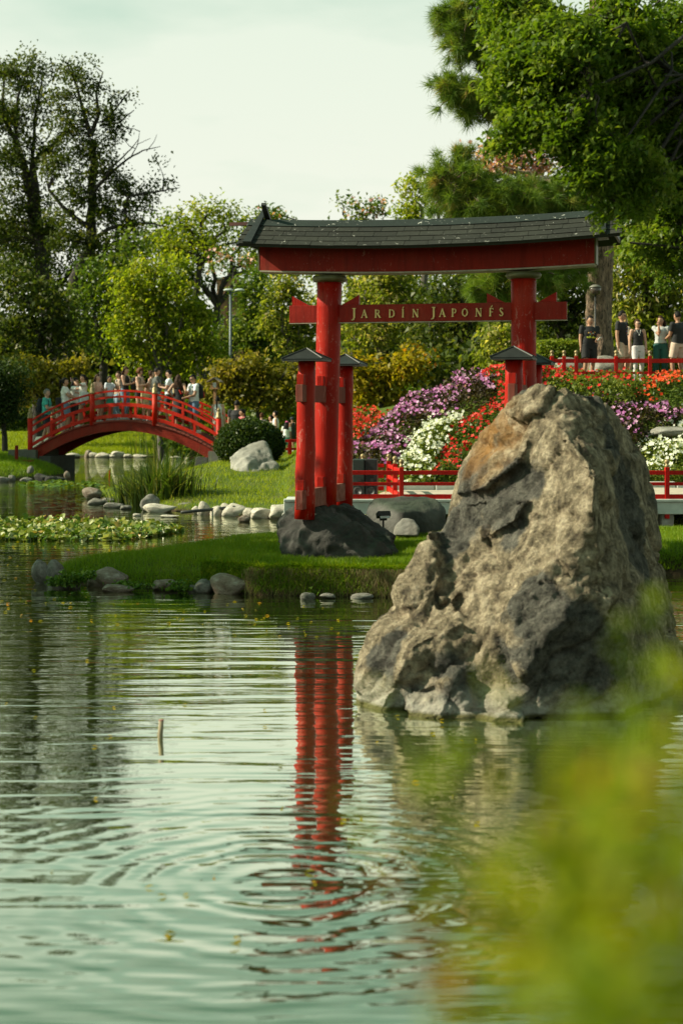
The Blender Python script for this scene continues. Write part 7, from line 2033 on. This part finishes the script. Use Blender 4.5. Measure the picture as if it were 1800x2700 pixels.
bp(384, 1020, 0.45, 'small child in a pale yellow outfit at the railing in the middle of the bridge', R(40), top=(0.62, 0.55, 0.28), bottom=(0.60, 0.56, 0.34), hair='auburn', style='short', skin='fair', a='rail', b='down')
bp(400, 976, 1.2, 'brown-haired woman in a pale tank top behind the man in grey', R(80), top=(0.62, 0.56, 0.50), bottom=(0.30, 0.42, 0.50), hair='brown', style='bun', female=True, shirt='tank', skin='fair')
bp(412, 969, 0.7, 'man in a charcoal grey t-shirt at the third brass-capped post, facing right', R(110), top=(0.085, 0.095, 0.09), bottom=(0.30, 0.38, 0.42), hair='black', skin='tan', a='phone', b='phone', nod=0.3)
bp(443, 975, 0.75, 'man in a pale blue flowered shirt bending his head to the left', R(-75), topmat=FLORAL, bottom=(0.02, 0.022, 0.025), hair='black', skin='fair', a='phone', b='phone', nod=0.35)
bp(473, 987, 0.6, 'woman with very long dark hair in a long black dress, back to the camera', R(165), top=(0.012, 0.012, 0.013), hair='brown', style='wavy', female=True, shirt='dress', skin='tan', a='hip', b='hip', shoes=(0.3, 0.28, 0.25))
r = bp(515, 972, 0.8, 'man in sunglasses, white t-shirt and denim shorts looking left at a red phone', R(-55), top=(0.72, 0.73, 0.74), bottom=(0.10, 0.17, 0.27), hair='black', skin='tan', a='low_phone', b='phone', glasses=True, shoes=W8)
backpack(r[0], 'black and red backpack on the man in the white t-shirt', (0.014, 0.014, 0.016), (0.45, 0.02, 0.02))
held('phone', 'red phone in the hand of the man with sunglasses on the bridge', 'phone', r[0], (-0.06, -0.42, 1.24), (0.07, 0.012, 0.14), plain('phone_red', (0.5, 0.03, 0.02), 0.4), (0.5, 0, 0))
bp(578, 1044, 0.8, 'woman with a long black ponytail and white top stepping off the bridge', R(170), top=(0.74, 0.74, 0.74), bottom=(0.50, 0.44, 0.36), hair='black', style='braid', female=True, shirt='tank', skin='fair', a='rail', b='down', legs='trousers')

# people behind the round bush
G_L = 'visitors on the path behind the round bush'
def gp(px, tpy, Y, label, rz, group=G_L, **kw):
    x = at_px(px, Y); z = HZ1(x, Y); H = CAMZ + (HOR - tpy) / FP * Y - z
    H = max(0.9, min(H, 1.92)); kw.setdefault('voxel', 0.022)
    return person(label, (x, Y, z), H, rz, group=group, **kw)
gp(624, 1054, 51.5, 'man in a black t-shirt seen from behind over the round bush', R(175), top=(0.014, 0.014, 0.016), bottom=(0.05, 0.05, 0.06), hair='black', skin='tan')
gp(640, 1078, 50.5, 'dark-haired child looking left over the round bush', R(-70), top=(0.45, 0.10, 0.12), bottom=(0.1, 0.1, 0.12), hair='black', skin='tan')
gp(686, 1088, 53.0, 'person with reddish hair just peeping over the round bush', R(160), top=(0.10, 0.09, 0.08), bottom=(0.1, 0.1, 0.1), hair='auburn', style='bun', female=True, skin='fair')
gp(729, 1083, 50.0, 'woman with tied black hair and a white top right of the round bush, facing left', R(-80), top=W8, bottom=(0.03, 0.03, 0.035), hair='black', style='bun', female=True, shirt='tank', skin='fair')
gp(714, 1094, 51.0, 'shorter woman in a pale pink top beside the one with tied hair', R(-80), top=(0.60, 0.45, 0.42), bottom=(0.1, 0.1, 0.1), hair='black', style='pony', female=True, skin='tan')
gp(752, 1110, 49.0, 'child in a bright pink cap and white top by the red fence', R(170), top=W8, bottom=(0.03, 0.30, 0.26), hair='black', style='long', female=True, skin='brown', cap=(0.70, 0.10, 0.28))
gp(770, 1099, 49.6, 'person in a dark cap and dark vest at the left gate post', R(-120), top=(0.03, 0.03, 0.035), bottom=(0.04, 0.04, 0.05), hair='black', skin='tan', shirt='tank', cap=(0.02, 0.025, 0.035), a='cross', b='cross')
gp(763, 1112, 51.5, 'person in an orange top between the two capped visitors', R(150), top=(0.65, 0.20, 0.02), bottom=(0.1, 0.1, 0.12), hair='black', skin='tan')

# the five on the terrace and the blond one behind
G_T = 'visitors on the terrace above the flowers'
def chest_print(root_, kind):
    def f(shirt_obj):
        mb = MB(); cols = []
        y = -0.149
        if kind == 'adidas':
            # lettering strokes: a d i d a s
            def ring(cx, cz, r, k=8):
                pts = [(cx + r * math.cos(2 * PI * q / k), y - 0.002, cz + r * math.sin(2 * PI * q / k)) for q in range(k + 1)]
                mb.tube(pts, 0.0075, 5, 0)
            z = 1.150; x = -0.115; stp = 0.046
            for ch in 'adidas':
                if ch in 'ad':
                    ring(x, z, 0.014); mb.tube([(x + 0.017, y - 0.002, z - 0.02), (x + 0.017, y - 0.002, z + (0.045 if ch == 'd' else 0.018))], 0.0075, 5, 0)
                elif ch == 'i':
                    mb.tube([(x, y - 0.002, z - 0.02), (x, y - 0.002, z + 0.016)], 0.0075, 5, 0); mb.ball((x, y - 0.002, z + 0.036), 0.009, 6, 4, 0)
                else:
                    mb.tube([(x + 0.014, y - 0.002, z + 0.014), (x - 0.01, y - 0.002, z + 0.014), (x + 0.012, y - 0.002, z - 0.008), (x - 0.012, y - 0.002, z - 0.02)], 0.0075, 5, 0)
                x += stp
            rr = random.Random(3)
            for q in range(9):
                mb.ball((-0.085 + 0.021 * q + rr.uniform(-.01, .01), y + 0.002, 1.265 + rr.uniform(-.03, .035)), (0.016, 0.008, 0.018), 8, 5, 1 + q % 4)
            mats = [cloth((0.55, 0.60, 0.04)), cloth((0.65, 0.35, 0.05)), cloth((0.60, 0.52, 0.42)), cloth((0.20, 0.40, 0.42)), cloth((0.50, 0.10, 0.05))]
        else:
            rr = random.Random(4)
            for q in range(12):
                mb.ball((0.02 + rr.uniform(-.03, .03), y, 1.14 + 0.020 * q), (0.020, 0.008, 0.016), 8, 5, q % 4)
            mats = [cloth((0.10, 0.25, 0.55)), cloth((0.55, 0.30, 0.18)), cloth((0.55, 0.55, 0.58)), cloth((0.45, 0.06, 0.05))]
        # wrap onto the shirt front
        me = shirt_obj.data; co = get_co(me)
        fr = co[co[:, 1] < 0]
        vs = []
        for v in mb.v:
            d = (fr[:, 0] - v[0]) ** 2 + (fr[:, 2] - v[2]) ** 2
            near = fr[d < 0.0009]
            yy = near[:, 1].min() if len(near) else y
            vs.append((v[0], yy + (v[1] - y) * 0.8 - 0.002, v[2]))
        mb.v = vs
        mb.build('chest_print', mats, shirt_obj, True)
    return f
BLK = (0.013, 0.013, 0.014); BEI = (0.52, 0.42, 0.32)
tp = dict(group=G_T, voxel=0.013)
r = gp(1549, 831, 35.75, 'stocky man in a black printed t-shirt looking down at his phone on the terrace', R(14), top=BLK, bottom=(0.012, 0.012, 0.012), hair='black', skin='tan', a='low_phone', b='down', nod=0.22, turn=0.3, wide=1.13, print_=chest_print(None, 'adidas'), hem=0.84, **tp)
held('phone', 'white phone in the hand of the stocky man on the terrace', 'phone', r[0], (0.10, -0.41, 1.10), (0.075, 0.012, 0.145), M['white'], (0.9, 0, 0.2))
gp(1640, 818, 35.8, 'bearded man in sunglasses, black t-shirt and beige shorts turned to the right', R(58), top=BLK, bottom=BEI, hair='black', skin='tan', a='back', b='down', glasses=True, turn=0.35, print_=chest_print(None, 'badge'), hem=0.88, **tp)
gp(1652, 836, 36.5, 'woman with long blond hair mostly hidden behind the man in sunglasses', R(120), top=(0.45, 0.36, 0.26), bottom=BEI, hair='blond', style='long', female=True, skin='fair', **tp)
r = gp(1681, 841, 35.6, 'woman in sunglasses, black sleeveless top and white trousers on the terrace', R(4), top=BLK, bottom=(0.66, 0.60, 0.60), hair='brown', style='bun', female=True, skin='fair', shirt='tank', legs='trousers', glasses=True, belt=(0.10, 0.05, 0.03), hem=1.0, a='down', b='down', **tp)
MB().tube([(-0.06, -0.085, 1.44), (-0.035, -0.128, 1.37), (0, -0.142, 1.31), (0.035, -0.128, 1.37), (0.06, -0.085, 1.44)], 0.004, 5).ball((0, -0.148, 1.295), 0.016, 8, 6).build('necklace', M['white'], r[0], True)
gp(1741, 832, 35.7, 'woman in a light grey top and dark green wide trousers, hand at her mouth', R(-22), top=(0.48, 0.49, 0.47), bottom=(0.012, 0.075, 0.06), hair='brown', style='long', female=True, skin='tan', shirt='blouse', legs='wide', a='down', b='cheek', hem=1.0, **tp)
gp(1788, 820, 35.4, 'man in a black t-shirt and beige shorts seen from behind at the right edge', R(-140), top=BLK, bottom=(0.55, 0.42, 0.33), hair='black', skin='tan', a='low_phone', b='down', turn=-0.2, wide=1.06, **tp)
